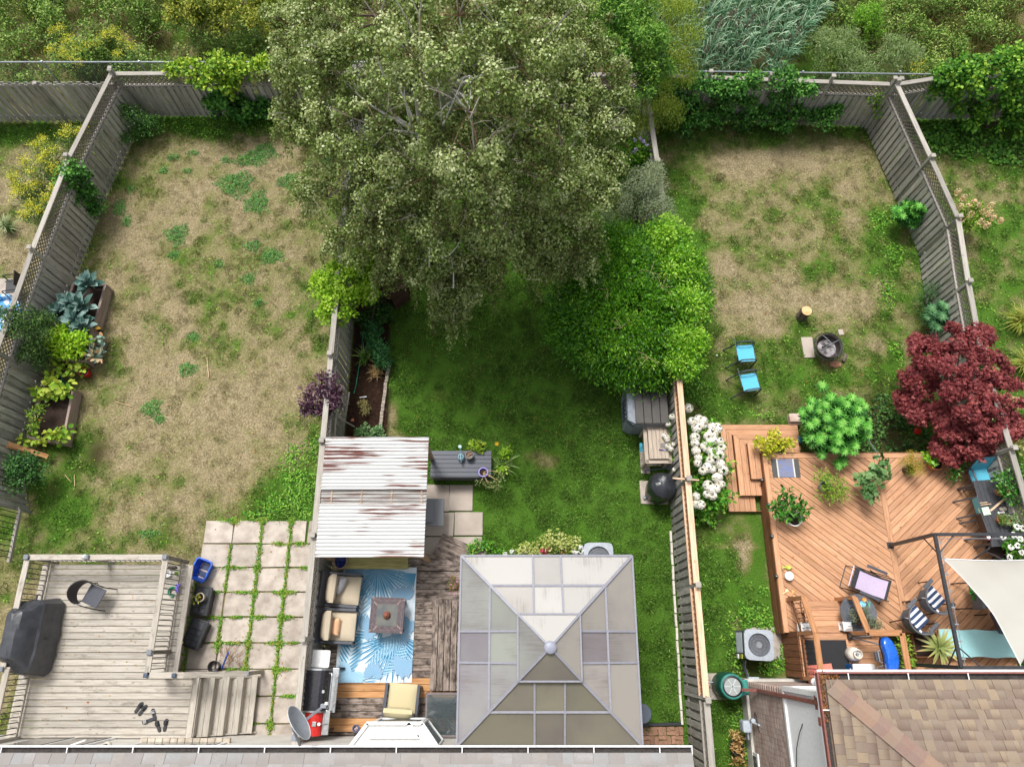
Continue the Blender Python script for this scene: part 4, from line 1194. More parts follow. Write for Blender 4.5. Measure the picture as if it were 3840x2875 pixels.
for k in range(9):
 a=rnd.uniform(0,6.28);r_=rnd.uniform(0,.04)
 B().lathe([(0,0),(.018,.006),(.015,.018), (0,.024)],c=(r_*math.cos(a),r_*math.sin(a),.07+.006*k),n=8).build('shell', mat('shell','#cbb9bd','#b3a0a6',rough=.5),sp,smooth=True)
gt=thing('glass_table','glass-topped side table with crossed legs at the gazebo corner','table',P(1664,2672,MH), 0)
hx,hy=.37,.45
for a,b_,w,d in((0,hy,hx*2, .05),(0,-hy,hx*2,.05),(hx, 0,.05,hy*2-.05),(-hx,0,.05, hy*2-.05)):B().box((a,b_,.42),(w,d,.035)).build('frame_bar', mat('taupe_frame','#7a6f70','#6a6061',rough=.5),gt,bevel=.006)
m_,nt,b=_base('table_glass');b.inputs['Base Color'].default_value=srgb('#9aa8ac');b.inputs['Transmission Weight'].default_value=.85;b.inputs['Roughness'].default_value=.05
B().box((0,0,.425),(hx*2-.04,hy*2-.04,.006)).build('glass_top', m_,gt)
B().bar((-hx,-hy,.05),(hx,hy,.36), .04,.025).build('cross_leg',BLACK,gt);B().bar((-hx,hy,.05), (hx,-hy,.36),.04,.025).build('cross_leg',BLACK, gt)
for sx in(-1,1):
 for sy in(-1,1):B().box((sx*hx,sy*hy,.2),(.04,.04, .4)).build('leg',BLACK,gt)
 # ---- corrugated pergola roof
pg_=thing('pergola','pergola with rust-streaked white corrugated roof sheets','pergola',P(1420,1860,0))
PZ=2.32
def rust_sheet(name,light,rustc,lo,hi,extra=None):
 m,nt,b=_base(name);b.inputs['Roughness'].default_value=.45
 v=coords(nt,objoff=True)
 v2=coords(nt,(.5,15,1),objoff=True)
 a=noise(nt,v2,1.6,3,.5)
 a2=noise(nt,coords(nt,(.55,1.1,1)),1.4, 2,.5)
 mm=N(nt,'ShaderNodeMath',operation='MULTIPLY');nt.links.new(a,mm.inputs[0]);nt.links.new(a2,mm.inputs[1])
 f=ramp(nt,mm.outputs[0],[(lo,(0,0,0, 1)),(hi,(1,1,1,1))])
 rc_=ramp(nt,noise(nt,v,30,3),[(.3, srgb(rustc)),(.7,srgb('#4f3a34'))])
 nt.links.new(mixc(nt,f,srgb(light),rc_),b.inputs['Base Color'])
 return m
RS=rust_sheet('white_corrugated_sheet','#c9c9c7','#84483c',.285,.33)
m_,nt,b=_base('dirty_clear_sheet');b.inputs['Roughness'].default_value=.25
b.inputs['Transmission Weight'].default_value=.06
nt.links.new(ramp(nt,noise(nt,coords(nt,(.6,12,1)), 2.2,3),[(.35,srgb('#6f5048')),(.48,srgb('#8f8a85')), (.65,srgb('#b5b3af'))]),b.inputs['Base Color'])
CS=m_
def corrug(x0,x1,y0,y1,z0,z1, pitch=.086,amp=.021):
 n=int((y1-y0)/pitch*8);vs=[];c=((x0+x1)/2,(y0+y1)/2)
 nxs=7
 for i in range(n+1):
  t=i/n;y=y0+(y1-y0)*t;z=amp*math.cos(2*math.pi*(y-y0)/pitch)
  for q in range(nxs):vs.append((x0+(x1-x0)*q/(nxs-1)-c[0],y-c[1],z+(z1-z0)*t+.004*math.sin(q*1.7+i*.11)))
 fs=[(i*nxs+q,i*nxs+q+1,(i+1)*nxs+q+1,(i+1)*nxs+q)for i in range(n)for q in range(nxs-1)]
 mb=B().add(vs,fs);me=mb.mesh('roof_sheet');me.polygons.foreach_set('use_smooth',[True]*len(me.polygons))
 return me,(c[0],c[1],z0)
X0,X1=P(1221,1640,PZ).x,P(1609,1641, PZ).x
Xb0,Xb1=P(1182,2085,PZ).x,P(1588,2090, PZ).x
x0,x1=(X0+Xb0)/2,(X1+Xb1)/2
for ya,yb,m_,zz in((1638,1834,RS, 0),(1890,2088,RS,0),(1822, 1902,CS,-.05)):
 me,c=corrug(x0,x1,P(0,yb,PZ).y, P(0,ya,PZ).y,PZ+zz,PZ+zz)
 o=link('roof_sheet',me,m_,pg_,True);o.matrix_basis=Matrix.Translation(c)
PW=wood('pergola_beam_wood','#b39a80','#9c8269','#776250',None)
ya,yb=P(0,1650,PZ).y,P(0,2080, PZ).y
for x in np.linspace(x0+.25,x1-.12,4):board('rafter',(x,ya,PZ-.1), (x,yb,PZ-.1),.04,.12,PW, pg_)
for y in(ya,(ya+yb)/2,yb):board('beam',(x0+.03,y,PZ-.2), (x1-.03,y,PZ-.2),.045,.1,DGREY if y==yb else PW, pg_)
for x in(x0+.1,x1-.1):
 for y in(ya-.05,yb+.05):board('post',(x,y,0),(x, y,PZ-.2),.1,.1,PW,pg_)
 # ---- grey folding tables leaning out from below the sheet roof
GP=mat('grey_resin','#84868a','#76787c',rough=.55,scale=30,stretch=(1, 12,1))
for lab,c0,c1,z,nm in(('large grey resin folding table edge under the corrugated roof',(1560, 1868),(1663,1972),.72,'folding_table'),('smaller grey resin table top stacked on the folding table', (1540,1868),(1622,1958),.78,'resin_table')):
 p,q=P(*c0,z),P(*c1,z)
 t=thing(nm,lab,'table',((p.x+q.x)/2,(p.y+q.y)/2,0))
 B().box((0,0,z-.02),(q.x-p.x,p.y-q.y,.04)).build('table_board', GP,t,bevel=.018,seg=3)
 if nm=='folding_table':
  for sx in(-1,1):
   for sy in(-1,1):B().tube([(sx*.22,sy*.22,.03),(sx*.26,sy*.26, z-.04)],.015).build('leg',DGREY,t)
 else:B().box((0,0,z-.05),(.3,.3,.02)).build('under_frame', DGREY,t)
 # ---- deck box with pots
db=thing('deck_box','charcoal resin deck box with a plank-pattern lid','deck box',P(1735,1770,0))
z=.66;p,q=P(1617,1689,z),P(1842,1786, z)
bx,by=q.x-p.x,p.y-q.y;cx,cy=(p.x+q.x)/2,(p.y+q.y)/2
DBX=mat('charcoal_resin','#4c505b','#444853',rough=.5,scale=30,stretch=(1, 10,1));DBX2=mat('grey_resin_panel','#6b6c74','#606168',rough=.55)
B().box((cx,cy,.31),(bx-.06,by-.06,.58)).build('box_body', DBX2,db,True,bevel=.01)
for sx in(-1,1):
 for sy in(-1,1):B().box((cx+sx*(bx/2-.06),cy+sy*(by/2-.06),.3),(.09,.09, .6)).build('corner_post',DBX,db,True,bevel=.01)
for k in range(6):board('lid_plank',(p.x,p.y-(k+.5)*by/6,z-.03),(q.x,p.y-(k+.5)*by/6, z-.03),by/6-.006,.06,DBX,db)
B().box((cx,q.y-.005,z-.05),(bx+.02,.02,.07)).build('lid_edge', DBX,db,True)
wc=thing('watering_can','pale blue watering can on the deck box','watering can',P(1730,1718,z), R(95))
WB=mat('duck_egg_plastic','#a9c8cf','#98bac3',rough=.4)
B().lathe([(0,0),(.085,0),(.09,.1), (.075,.2),(.06,.21),(.055,.19), (0,.02)],n=20).build('can_body',WB,wc,smooth=True)
B().tube([(.07,0,.06),(.17,0,.2), (.23,0,.3)],[.025,.016,.014]).build('spout', WB,wc,smooth=True)
B().lathe([(0,0),(.02,0),(.045,.03), (0,.035)],c=(.235,0,.3),n=14).build('rose', WB,wc,smooth=True)
B().tube([(-.08,0,.05),(-.15,0,.2), (-.08,0,.27),(.03,0,.25), (.05,0,.2)],.012).build('handle',WB,wc, smooth=True)
cp=pot('compost_pot','black pot of kitchen scraps on the deck box',P(1762,1712,z),.1, .08,.19,TOTE,soil=False,cat='pot')
scr=leafm('scraps',['#c99a4a','#b3412f','#e0cfa5','#8a4a2a','#d9d2b8'], .05)
foliage('scraps',[((cp.location.x,cp.location.y,z+.15),(.085,.085, .05))],90,.045,.03,'oval',scr, cp,kind='stuff')
pp=pot('purple_rimmed_pot','white and purple rimmed pot with a leggy succulent on the deck box corner',P(1813,1775,z),.115, .09,.16,mat('lilac_plastic','#8f7fd0','#7c6bc0',rough=.4), cat='potted plant')
SUCC=leafm('jade_leaves',['#7d8f52','#95a566','#b3bd82','#69783f'])
tips=[P(px,py,z+hh)for px,py,hh in((1850,1830, .12),(1870,1800,.2),(1880,1780, .22),(1830,1815,.1),(1800,1810, .1),(1865,1820,.08))]
stems('stem',pp.location+Vector((0,0,.13)),tips,.009, .005,mat('tan_stem','#c0a876','#a68f60',rough=.7),pp)
foliage('leaf_cluster',[(t,(.11,.09,.07))for t in tips],190, .06,.028,'oval',SUCC,pp,kind='stuff')
hb=pot('herb_pot','wide black pot with lime leaves beside the deck box',P(1800,1690,.3),.17, .13,.3,TOTE,cat='potted plant')
LIME=leafm('lime_leaves',['#5f8a1f','#86ad2c','#a9c83c','#c6d955'])
foliage('leaf_cluster',[((hb.location.x-.12,hb.location.y+.03,.72),(.2,.15, .12)),((hb.location.x+.03,hb.location.y,.7),(.14,.14, .1))],160,.09,.06,'lobed',LIME, hb,kind='stuff')
sl=thing('solar_light','round pinkish solar light standing among the pots','lamp',P(1801,1707,.55))
B().lathe([(0,.06),(.03,.055),(.068,.02), (.07,0),(0,-.02)][::-1],n=20).build('light_head',mat('smoky_pink_plastic', '#a28d96','#8f7a84',rough=.3),sl,smooth=True)
B().box((0,0,.062),(.035,.035,.01)).build('solar_cell', mat('solar_cell','#2b3f86','#22336e',rough=.2),sl)
B().tube([(0,0,-.55),(0,0,0)], .008,6).build('stake',BLACK,sl)
fl=thing('flag_stick','tiny red and white flag on a stick behind the deck box','flag',P(1776,1650,.9))
B().box((0,0,.0),(.012,.06,.1)).build('flag_cloth', mat('red_cloth','#c92f2b','#b02522',rough=.8),fl);B().box((.0,0, 0),(.014,.028,.06)).build('flag_mark',WHITE,fl);B().tube([(0, .0,-.5),(0,0,.06)],.004, 5).build('stick',WHITE,fl)
# ---- gazebo
gz_=thing('gazebo','square gazebo with a two-tier translucent panel roof','gazebo',(.77,-.155,MH))
GC=Vector((.77,-.155));ze,zu0,zu1,za=2.85,3.36, 3.42,3.80
hw=1.90;hu=.60;hm=1.245
GFR=mat('lavender_grey_frame','#8f8f99','#85858f',rough=.5)
def dirty_panel(name,c,c2,streak='Y',tr=.12):
 m,nt,b=_base(name);b.inputs['Roughness'].default_value=.45;b.inputs['Specular IOR Level'].default_value=.3;b.inputs['Transmission Weight'].default_value=tr
 st=(26,1.2,1)if streak=='Y' else(1.2,26,1)
 v=coords(nt,st);v2=coords(nt,(1,1,1))
 f=noise(nt,v,1.4,6,.65);big=noise(nt,v2, 1.1,3);sp_n=noise(nt,v2,38,3,.7)
 oi=N(nt,'ShaderNodeObjectInfo');rm=N(nt,'ShaderNodeMath',operation='MULTIPLY');rm.inputs[1].default_value=5.7;nt.links.new(oi.outputs['Random'],rm.inputs[0]);rf_=N(nt,'ShaderNodeMath', operation='FRACT');nt.links.new(rm.outputs[0],rf_.inputs[0])
 av=N(nt,'ShaderNodeMath',operation='MULTIPLY_ADD');av.inputs[1].default_value=.9;nt.links.new(rf_.outputs[0],av.inputs[0]);bq=N(nt,'ShaderNodeMath',operation='MULTIPLY_ADD');bq.inputs[1].default_value=1.2;bq.inputs[2].default_value=-.55;nt.links.new(big, bq.inputs[0]);nt.links.new(bq.outputs[0],av.inputs[2])
 col=mixc(nt,ramp(nt,av.outputs[0],[(.1,(0,0, 0,1)),(.9,(1,1,1, 1))]),srgb(c),srgb(c2))
 g0=N(nt,'ShaderNodeMath',operation='MULTIPLY');nt.links.new(f,g0.inputs[0]);nt.links.new(big,g0.inputs[1])
 dark=ramp(nt,g0.outputs[0],[(.28,(0,0,0, 1)),(.44,(.6,.6,.6,1))])
 col=mixc(nt,dark,col,srgb('#6f6a5d'))
 col=mixc(nt,ramp(nt,sp_n,[(.66,(0,0, 0,1)),(.74,(.5,.5,.5, 1))]),col,srgb('#6a6559'))
 col=objvar(nt,col,.15)
 nt.links.new(col,b.inputs['Base Color']);MATS[name]=m
 return m
PN,PWp,PE,PS=dirty_panel('panel_north_lit','#b9b6b1','#a39e99', 'Y'),dirty_panel('panel_west_half_lit','#979a91','#847f85','X'),dirty_panel('panel_east_half_shaded', '#9d978f','#7f787b','X'),dirty_panel('panel_south_shaded','#817d6d','#686260', 'Y')  # roof light and shade painted per side; mauve second hues imitate reflections
def side_pt(s,u,r,z):
 """point on roof side s (0 north, 1 east, 2 south, 3 west): u across, r outwards"""
 a=-s*math.pi/2;x,y=u,r
 return Vector((GC.x+x*math.cos(a)-y*math.sin(a),GC.y+x*math.sin(a)+y*math.cos(a),z))
def zr_(r):return zu0+(ze-zu0)*(r-hu)/(hw-hu)
def quad_panel(poly,m,nm='roof_panel',dz=0.0):
 c=sum(poly,Vector())/len(poly);c.z=poly[0].z
 mb=B();n=len(poly)
 mb.add([p-c+Vector((0,0,dz))for p in poly]+[p-c+Vector((0,0,dz-.008))for p in poly],[tuple(range(n)), tuple(range(2*n-1,n-1,-1))])
 o=mb.build(nm,m,gz_,True);o.matrix_basis=Matrix.Translation(c)
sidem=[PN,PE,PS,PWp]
ud=.31
for s in range(4):
 m_=sidem[s]
 for(ra,rb_)in((hu+.03,hm),(hm,hw)):
  for ua,ub in((-9,-ud),(-ud,ud),(ud, 9)):
   def lim(u,r):return max(-r,min(r,u))
   pts=[side_pt(s,lim(ua,ra),ra,zr_(ra)),side_pt(s, lim(ub,ra),ra,zr_(ra)),side_pt(s,lim(ub, rb_),rb_,zr_(rb_)),side_pt(s,lim(ua,rb_), rb_,zr_(rb_))]
   if s in(0,2):pass
   quad_panel(pts[::-1],m_)
 quad_panel([side_pt(s,hu+.05,hu+.05,zu1),side_pt(s,-hu-.05, hu+.05,zu1),side_pt(s,0,.0,za)], m_,'cap_panel')
 w=.045
 def fb(p,q,nm='roof_bar',ww=w):B().bar(p+Vector((0,0,.014)), q+Vector((0,0,.014)),ww,.035).build(nm,GFR, gz_,True)
 fb(side_pt(s,-hw,hw,ze),side_pt(s,hw, hw,ze),'eave_bar',.04)
 fb(side_pt(s,-hm,hm,zr_(hm)),side_pt(s,hm, hm,zr_(hm)))
 fb(side_pt(s,hw,hw,ze+.01),side_pt(s,hu, hu,zu0+.01),'hip_bar',.055)
 for u in(-ud,ud):fb(side_pt(s,u,hu,zu0),side_pt(s, u,hw,ze),'roof_bar',.042)
 fb(side_pt(s,hu+.05,hu+.05,zu1),side_pt(s,0, 0,za),'hip_bar',.042)
 fb(side_pt(s,-hu-.05,hu+.05,zu1),side_pt(s,hu+.05, hu+.05,zu1),'cap_bar',.035)
B().lathe([(0,.03),(.06,.027),(.115,.012), (.125,0),(.115,-.02)][::-1],c=(GC.x,GC.y, za+.02),n=28).build('finial',mat('finial_grey','#9497a6','#898c9b',rough=.4), gz_,True,smooth=True)
for sx in(-1,1):
 for sy in(-1,1):
  c=Vector((GC.x+sx*1.72,GC.y+sy*1.72,0))
  for dx,dy in((0,0),(-sx*.28,0),(0, -sy*.28)):B().bar(c+Vector((dx,dy,MH)),c+Vector((dx,dy,2.8)), .06,.06).build('post',GFR,gz_,True)
CUR=mat('brown_curtain','#7a5f50','#684f42',rough=.9)
mb=B();vs=[]
for i in range(30):
 y=.62-i*.05
 for z in(.55,2.72):vs.append((GC.x+1.88+.05*math.sin(i*1.9)+(.06 if z<1 else 0),GC.y+y,z))
mb.add(vs,[(2*i,2*i+2,2*i+3,2*i+1)for i in range(29)]).build('curtain',CUR, gz_,True,smooth=True)
sb=thing('round_stool','round blue-grey table edge just outside the gazebo corner','table',P(2408,2665,.0))
B().lathe([(0,.62),(.2,.62),(.22,.64), (.2,.66),(0,.66)],c=(-.1,0, 0),n=28).build('table_top',mat('steel_blue','#5d6774','#4d5763',rough=.5), sb,smooth=True)
B().tube([(-.1,0,0),(-.1,0,.62)], .03).build('leg',BLACK,sb)
rbx=B().box((0,0,.25),(.75,.3,.5)).build('wooden_chest', mat('brick_red_paint','#8a4436','#74362b',rough=.7),bevel=.01);rbx.location=P(1985,2765, 0)+Vector((0,-.02,MH));tag(rbx,'brick red chest under the eaves behind the gazebo','chest')
# ---- air conditioner north of the gazebo
aircon('grey air conditioner among the flowers beyond the gazebo',P(2232,2110,0)+Vector((0,.05,0)), 0,.74,.82,mat('blue_grey_cabinet','#a9b0b8','#9aa1a9', rough=.5),mat('dark_cabinet','#6a6e74','#5a5e64',rough=.55))
# ---- resin shed
sh=thing('storage_shed','dark resin storage shed below the big green shrub','shed',P(2430,1600,0))
z1=1.15;p,q=P(2378,1470,z1),P(2510,1585, z1)
sx0,sx1,sy1_,sy0_=p.x,q.x,P(0, 1440,z1).y,P(0,1587,z1).y
SHR=mat('shed_roof_resin','#4b4743','#413e3c',rough=.55,scale=6);SHB=mat('shed_wall_resin','#8e959e', '#7d848d',rough=.55);SHD=mat('shed_trim_resin','#5d6571','#525a65',rough=.5)
B().prism([(sx0-.18,sy1_),(sx0-.18,sy0_+.12),(sx0,sy0_+.02), (sx1,sy0_+.02),(sx1,sy1_)],0,z1-.1).build('shed_body', SHB,sh,True,bevel=.012)
B().prism([(sx0-.2,sy1_+.02),(sx0-.2,sy0_+.14),(sx0-.02,sy0_-.02), (sx0-.02,sy1_+.02)],z1-.35,z1-.16).build('front_ledge',SHD,sh, True,bevel=.01)
for k in range(4):
 xa=sx0+(sx1-sx0)*k/4;xb=sx0+(sx1-sx0)*(k+1)/4
 B().box(((xa+xb)/2,(sy0_+sy1_)/2,z1-.03),(xb-xa-.008,sy1_-sy0_,.06)).build('roof_panel', SHR,sh,True,bevel=.01,seg=1)
for k in range(5):B().box((sx0-.205,sy0_+.3+k*.12,.55),(.02,.05,.5)).build('door_slat', SHD,sh,True)
# ---- potting bench
pb=thing('potting_bench','weathered potting bench with a plank top by the fence','bench',P(2470,1720,0))
z1=.88;p,q=P(2428,1608,z1),P(2510,1720, z1)
for k in range(5):
 x=p.x+(k+.5)*(q.x-p.x)/5
 board('top_plank',(x,p.y,z1),(x,q.y, z1),(q.x-p.x)/5-.006,.03,W_BENCH,pb)
z0=.8;p2,q2=P(2412,1600,z0),P(2519,1736, z0)
for a,b_ in(((p2.x+.04,p2.y),(p2.x+.04,q2.y)),((q2.x-.04, p2.y),(q2.x-.04,q2.y)),((p2.x,q2.y+.04),(q2.x, q2.y+.04)),((p2.x,p2.y-.04),(q2.x,p2.y-.04))):board('frame_plank',(*a, z0),(*b_,z0),.1,.04,W_BENCH, pb)
for x in(p2.x+.05,q2.x-.05):
 for y in(p2.y-.06,q2.y+.06):board('leg',(x,y,0),(x, y,z0-.02),.08,.08,W_BENCH,pb)
board('lower_shelf',(p2.x+.3,p2.y-.05,.25),(p2.x+.3,q2.y+.05, .25),.45,.03,W_BENCH,pb)
def small(name,label,cat,mb,m,loc, rz=0,**kw):
 o=mb.build(name,m,**kw);o.location=loc;o.rotation_euler=(0,0,rz);tag(o,label, cat);return o
whl=B().tube([(.055*math.cos(t*.349),.055*math.sin(t*.349),.01)for t in range(19)],.009,6)
for k in range(5):whl.tube([(0,0,.01),(.05*math.cos(k*1.257),.05*math.sin(k*1.257),.01)], .006,5)
wl=thing('valve_wheel','small grey spoked wheel on the potting bench','wheel',P(2485,1670,z1+.02));
mm_=whl.mesh('wheel_ring',smooth=True);link('wheel_ring',mm_,FAN_G,wl)
tw=thing('hand_trowel','purple-handled trowel across the potting bench','trowel',P(2484,1687,z1+.02), R(-6))
B().tube([(-.09,0,.015),(.02,0,.015)], .016).build('handle',mat('purple_grip','#5b4a9a','#4a3b84',rough=.5),tw, smooth=True)
B().prism([(.02,-.02),(.1,-.03),(.13,0), (.1,.03),(.02,.02)],.008,.016).build('blade', FAN_G,tw)
gl=thing('garden_gloves','turquoise garden glove hanging over the potting bench side','glove',P(2404,1670,.6))
B().box((0,0,0),(.08,.14,.06)).build('palm', mat('turquoise_cloth','#3f9fb3','#2f86a0',rough=.8),gl,bevel=.025)
for k in range(4):B().tube([(-.025+.018*k,-.06,0),(-.03+.02*k,-.16,-.03)], .011,6).build('finger',mat('turquoise_cloth','#3f9fb3','#2f86a0'),gl, smooth=True)
# ---- covered kettle grill
kg=thing('covered_kettle_grill','round kettle grill under a shiny black cover on its slab','grill',P(2462,1845,.03))
kx,ky=kg.location.x,kg.location.y
SHINY=mat('shiny_black_cover','#35373d','#2a2c31',rough=.28,scale=6,bmp=.4)
drape('cover',[(.12,kx,ky,.33,.33), (.35,kx,ky,.35,.35),(.6, kx,ky,.36,.36),(.82,kx, ky,.36,.36),(.98,kx,ky, .31,.31),(1.06,kx,ky,.22, .22),(1.1,kx,ky,.1,.1)], SHINY,kg,.014,48,sq=2.2,seed=9)
for a in(0.6,2.7,4.8):B().tube([(kx+.3*math.cos(a),ky+.3*math.sin(a),.03),(kx+.22*math.cos(a), ky+.22*math.sin(a),.4)],.014).build('leg',FAN_G,kg,True)
B().bar((kx-.38,ky-.16,.1),(kx-.2,ky-.1,.14), .09,.02).build('wheel_axle',FAN_G,kg,True)
kr=thing('rake','dark-handled rake lying between bench and kettle grill','rake',P(2465,1762,.5))
B().tube([P(2418,1764,.35),P(2520,1752,.62)], .014).build('handle',mat('slate_handle','#4d5a68','#3e4a57',rough=.5),kr, True,smooth=True)
B().bar(P(2410,1758,.33),P(2424,1772,.33), .03,.03).build('head',BLACK,kr,True)
ftp=thing('bamboo_stake','pale turned stake poking through the fence above the kettle grill','stake',P(2590,1796,2.05))
B().tube([P(2522,1792,1.95),P(2540,1794,1.97), P(2622,1800,2.1)],[.02,.026,.018]).build('stake_rod', W_NEW,ftp,True,smooth=True)
# ---- brown nesting box under the birch
nb=thing('wooden_hutch','old brown wooden hutch with a mossy roof under the birch','hutch',P(1495,1120,0), R(38))
HUT=wood('dark_hutch_wood','#5a4238','#46332b','#2b1f1a',None)
B().box((0,0,.4),(.55,.5,.8)).build('box_body', HUT,nb,bevel=.01)
for sg in(-1,1):B().box((sg*.17,0,.95),(.42,.62, .03),M=Matrix.Rotation(sg*.6,3,'Y')).build('roof_slab',HUT,nb)
for k in range(4):B().box((.3,-.2+k*.13,.5),(.03,.1,.5)).build('front_slat', HUT,nb)
MOSS=leafm('moss_tufts',['#6d6420','#8a7c2c','#5a4a20','#a4923c'])
foliage('moss',[((nb.location.x-.12,nb.location.y+.12,1.05),(.26,.26, .06))],500,.05,.02,'diamond',MOSS, nb,kind='stuff')
# ---- hose in the bed
hs_=B().tube([P(1362,1250,.03),P(1352,1340,.03), P(1342,1400,.04),P(1336,1440,.03), P(1327,1475,.02)],.014,7).build('garden_hose',mat('green_hose', '#2f9a74','#237a5b'),smooth=True);tag(hs_,'green garden hose lying in the soil bed along the fence','hose')
tr_=thing('hand_fork','small white hand tool lying on the soil bed','tool',P(1362,1489,.03));B().bar(P(1348, 1490,.03),P(1375,1487,.04),.03, .02).build('tool_handle',WHITE,tr_,True,bevel=.006)
gpn=thing('wooden_trellis','leaning timber trellis frame against the fence by the purple-leaved shrub','trellis',P(1300,1560,0))
for a,b_ in(((1282,1645,.1),(1310,1470, .9)),((1240,1550,1.6),(1330,1600, .2)),((1255,1640,1.3),(1262,1540, 1.5))):board('frame_bar',P(*a),P(*b_),.04,.03,W_CAP, gpn)
small('terracotta_shard','broken terracotta shard on the soil bed','shard',B().prism([(-.05,-.04),(.05, -.03),(.03,.05),(-.03,.04)],0, .02),TERRA,P(1322,1575,.01))
# ================================================================ cedar deck (east house)
RH=.6
rd=thing('timber_deck','cedar-stained deck with herringbone boards and wrap-around steps','deck',P(3150,2000,0))
ex0=(P(2862,1700,RH).x+P(2932,2360,RH).x)/2;ey1=P(3000,1697, RH).y;ex1=12.2;ey0=-.86
lx0,lx1,ly1=P(3063,2450,2.03).x,P(3403, 2450,2.03).x,P(3300,2372,2.03).y
cxm=(P(3292,1745,RH).x+P(3400,2350,RH).x)/2
tw_=.14
board('border_board',(ex0+.07,ly1+.02,RH-.015),(ex0+.07,ey1-.14, RH-.015),tw_,.04,W_REDDECK,rd)
board('border_board',(ex0,ey1-.07,RH-.015),(ex1,ey1-.07, RH-.015),tw_,.04,W_REDDECK,rd)
board('border_board',(cxm,ey0,RH-.015),(cxm,ey1-.145, RH-.015),tw_,.04,W_REDDECK,rd)
ca,sa=math.cos(R(39.5)),math.sin(R(39.5))
plank_field('deck_board',[(ex0+.145,ly1+.02),(cxm-.075,ly1+.02),(cxm-.075, ey1-.145),(ex0+.145,ey1-.145)],RH-.035,RH,(ca, -sa),.143,.011,W_REDDECK,rd)
plank_field('deck_board',[(cxm+.075,ey0),(ex1,ey0),(ex1, ey1-.145),(cxm+.075,ey1-.145)],RH-.035,RH,(ca, sa),.143,.011,W_REDDECK,rd)
for p,q in(((ex0,ly1,0),(ex0,ey1, 0)),((ex0,ey1,0),(ex1,ey1, 0))):
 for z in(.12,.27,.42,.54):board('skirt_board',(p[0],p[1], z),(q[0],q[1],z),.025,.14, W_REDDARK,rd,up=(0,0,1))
tiers=[(.15,(2700,1592),2990,1917,4), (.30,(2750,1628),2990,1857,3), (.45,(2803,1660),2940,1795,2)]
for z,cpx,pxr,pyb,nb_ in tiers:
 c=P(*cpx,z);xr_=P(pxr,cpx[1],z).x;yb_=P(cpx[0],pyb,z).y
 for k in range(5):
  o=k*.148+.07
  if c.x+o>ex0-.02:break
  xl_,yt_=c.x+o,c.y-o
  poly=[(xl_-.07,yb_),(xl_+.07,yb_),(xl_+.07,yt_-.07), (xl_-.07,yt_+.07)]
  poly_board('step_board',poly,z-.035,z,(0,1), W_REDDECK,rd)
  if c.y-o>ey1+.02:
   poly=[(xl_-.069,yt_+.07),(xl_+.071,yt_-.07),(xr_,yt_-.07), (xr_,yt_+.07)]
   poly_board('step_board',poly,z-.035,z,(1,0), W_REDDECK,rd)
 zb=z-.1
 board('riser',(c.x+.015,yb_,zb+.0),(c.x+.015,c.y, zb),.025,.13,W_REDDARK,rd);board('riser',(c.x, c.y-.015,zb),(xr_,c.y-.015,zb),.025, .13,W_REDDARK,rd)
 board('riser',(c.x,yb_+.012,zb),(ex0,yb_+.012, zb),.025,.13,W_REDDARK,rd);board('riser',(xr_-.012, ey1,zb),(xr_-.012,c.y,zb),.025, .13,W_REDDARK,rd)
for px,py,z in((2855,1800,.5),(2880, 1893,.62),(2893,2010,.62),(2910, 2160,.62)):
 l_=thing('step_light',{2855:'black round step light in the corner of the wrap-around steps',2880:'black post light on the deck edge below the steps',2893:'black post light on the deck edge beside the potted tree',2910:'black post light on the deck edge beside the white bucket'}[px],'lamp', P(px,py,z))
 B().lathe([(0,.07),(.03,.065),(.045,.05), (.045,0),(0,0)][::-1],n=16).build('light_body',BLACK, l_,smooth=True);B().lathe([(0,.076),(.02,.072)][::-1],n=12).build('light_lens', FAN_G,l_)
LH=1.12
ld=thing('landing_stairs','cedar landing with railings and three stairs down to the deck','stairs',(lx0+.8,-.3,RH))
plank_field('deck_board',[(lx0,ey0),(lx1,ey0),(lx1, ly1),(lx0,ly1)],LH-.035,LH,(1, 0),.143,.007,W_REDDECK,ld)
for k in range(7):
 y0_=ey0+k*.15
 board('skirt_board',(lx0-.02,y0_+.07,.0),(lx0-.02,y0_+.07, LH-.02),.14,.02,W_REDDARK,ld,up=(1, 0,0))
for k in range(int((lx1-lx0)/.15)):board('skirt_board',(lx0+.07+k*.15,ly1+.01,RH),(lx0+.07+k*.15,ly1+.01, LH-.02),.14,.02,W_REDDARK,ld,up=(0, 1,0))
sx0_,sx1_=P(3025,2320,.9).x,P(3175,2350, 1.0).x
for k in range(3):
 z=RH+.13*(k+1);y=P(0,(2276,2312,2350)[k],z).y
 for j in(-.06,.08):board('tread',(sx0_-.02,y+j,z),(sx1_+.02, y+j,z),.135,.035,W_REDDECK,ld)
 board('riser',(sx0_,y+.15,z-.07),(sx1_,y+.15, z-.07),.02,.12,W_REDDARK,ld)
def rail_run(p,q,h=.9):
 p,q=Vector(p),Vector(q);d=(q-p);L=d.xy.length
 board('rail_cap',p+Vector((0,0,h)),q+Vector((0,0, h)),.13,.04,W_RAIL,ld)
 board('bottom_rail',p+Vector((0,0,.12)),q+Vector((0,0, .12)),.04,.08,W_REDDARK,ld)
 n=int(L/.11)
 for k in range(1,n):
  a=p.lerp(q,k/n);B().tube([a+Vector((0,0,.14)),a+Vector((0,0, h-.02))],.0085,5).build('baluster',BLACK,ld,True)
 for a in(p,q):board('post',a+Vector((0,0,-.3)),a+Vector((0, 0,h-.02)),.09,.09,W_RAIL,ld)
rail_run((lx0+.04,ly1,LH),(lx0+.04,ey0,LH))
rail_run((lx1-.04,ly1,LH),(lx1-.04,ey0,LH))
rail_run((P(3260,2372,2.03).x,ly1,LH),(lx1-.04, ly1,LH))
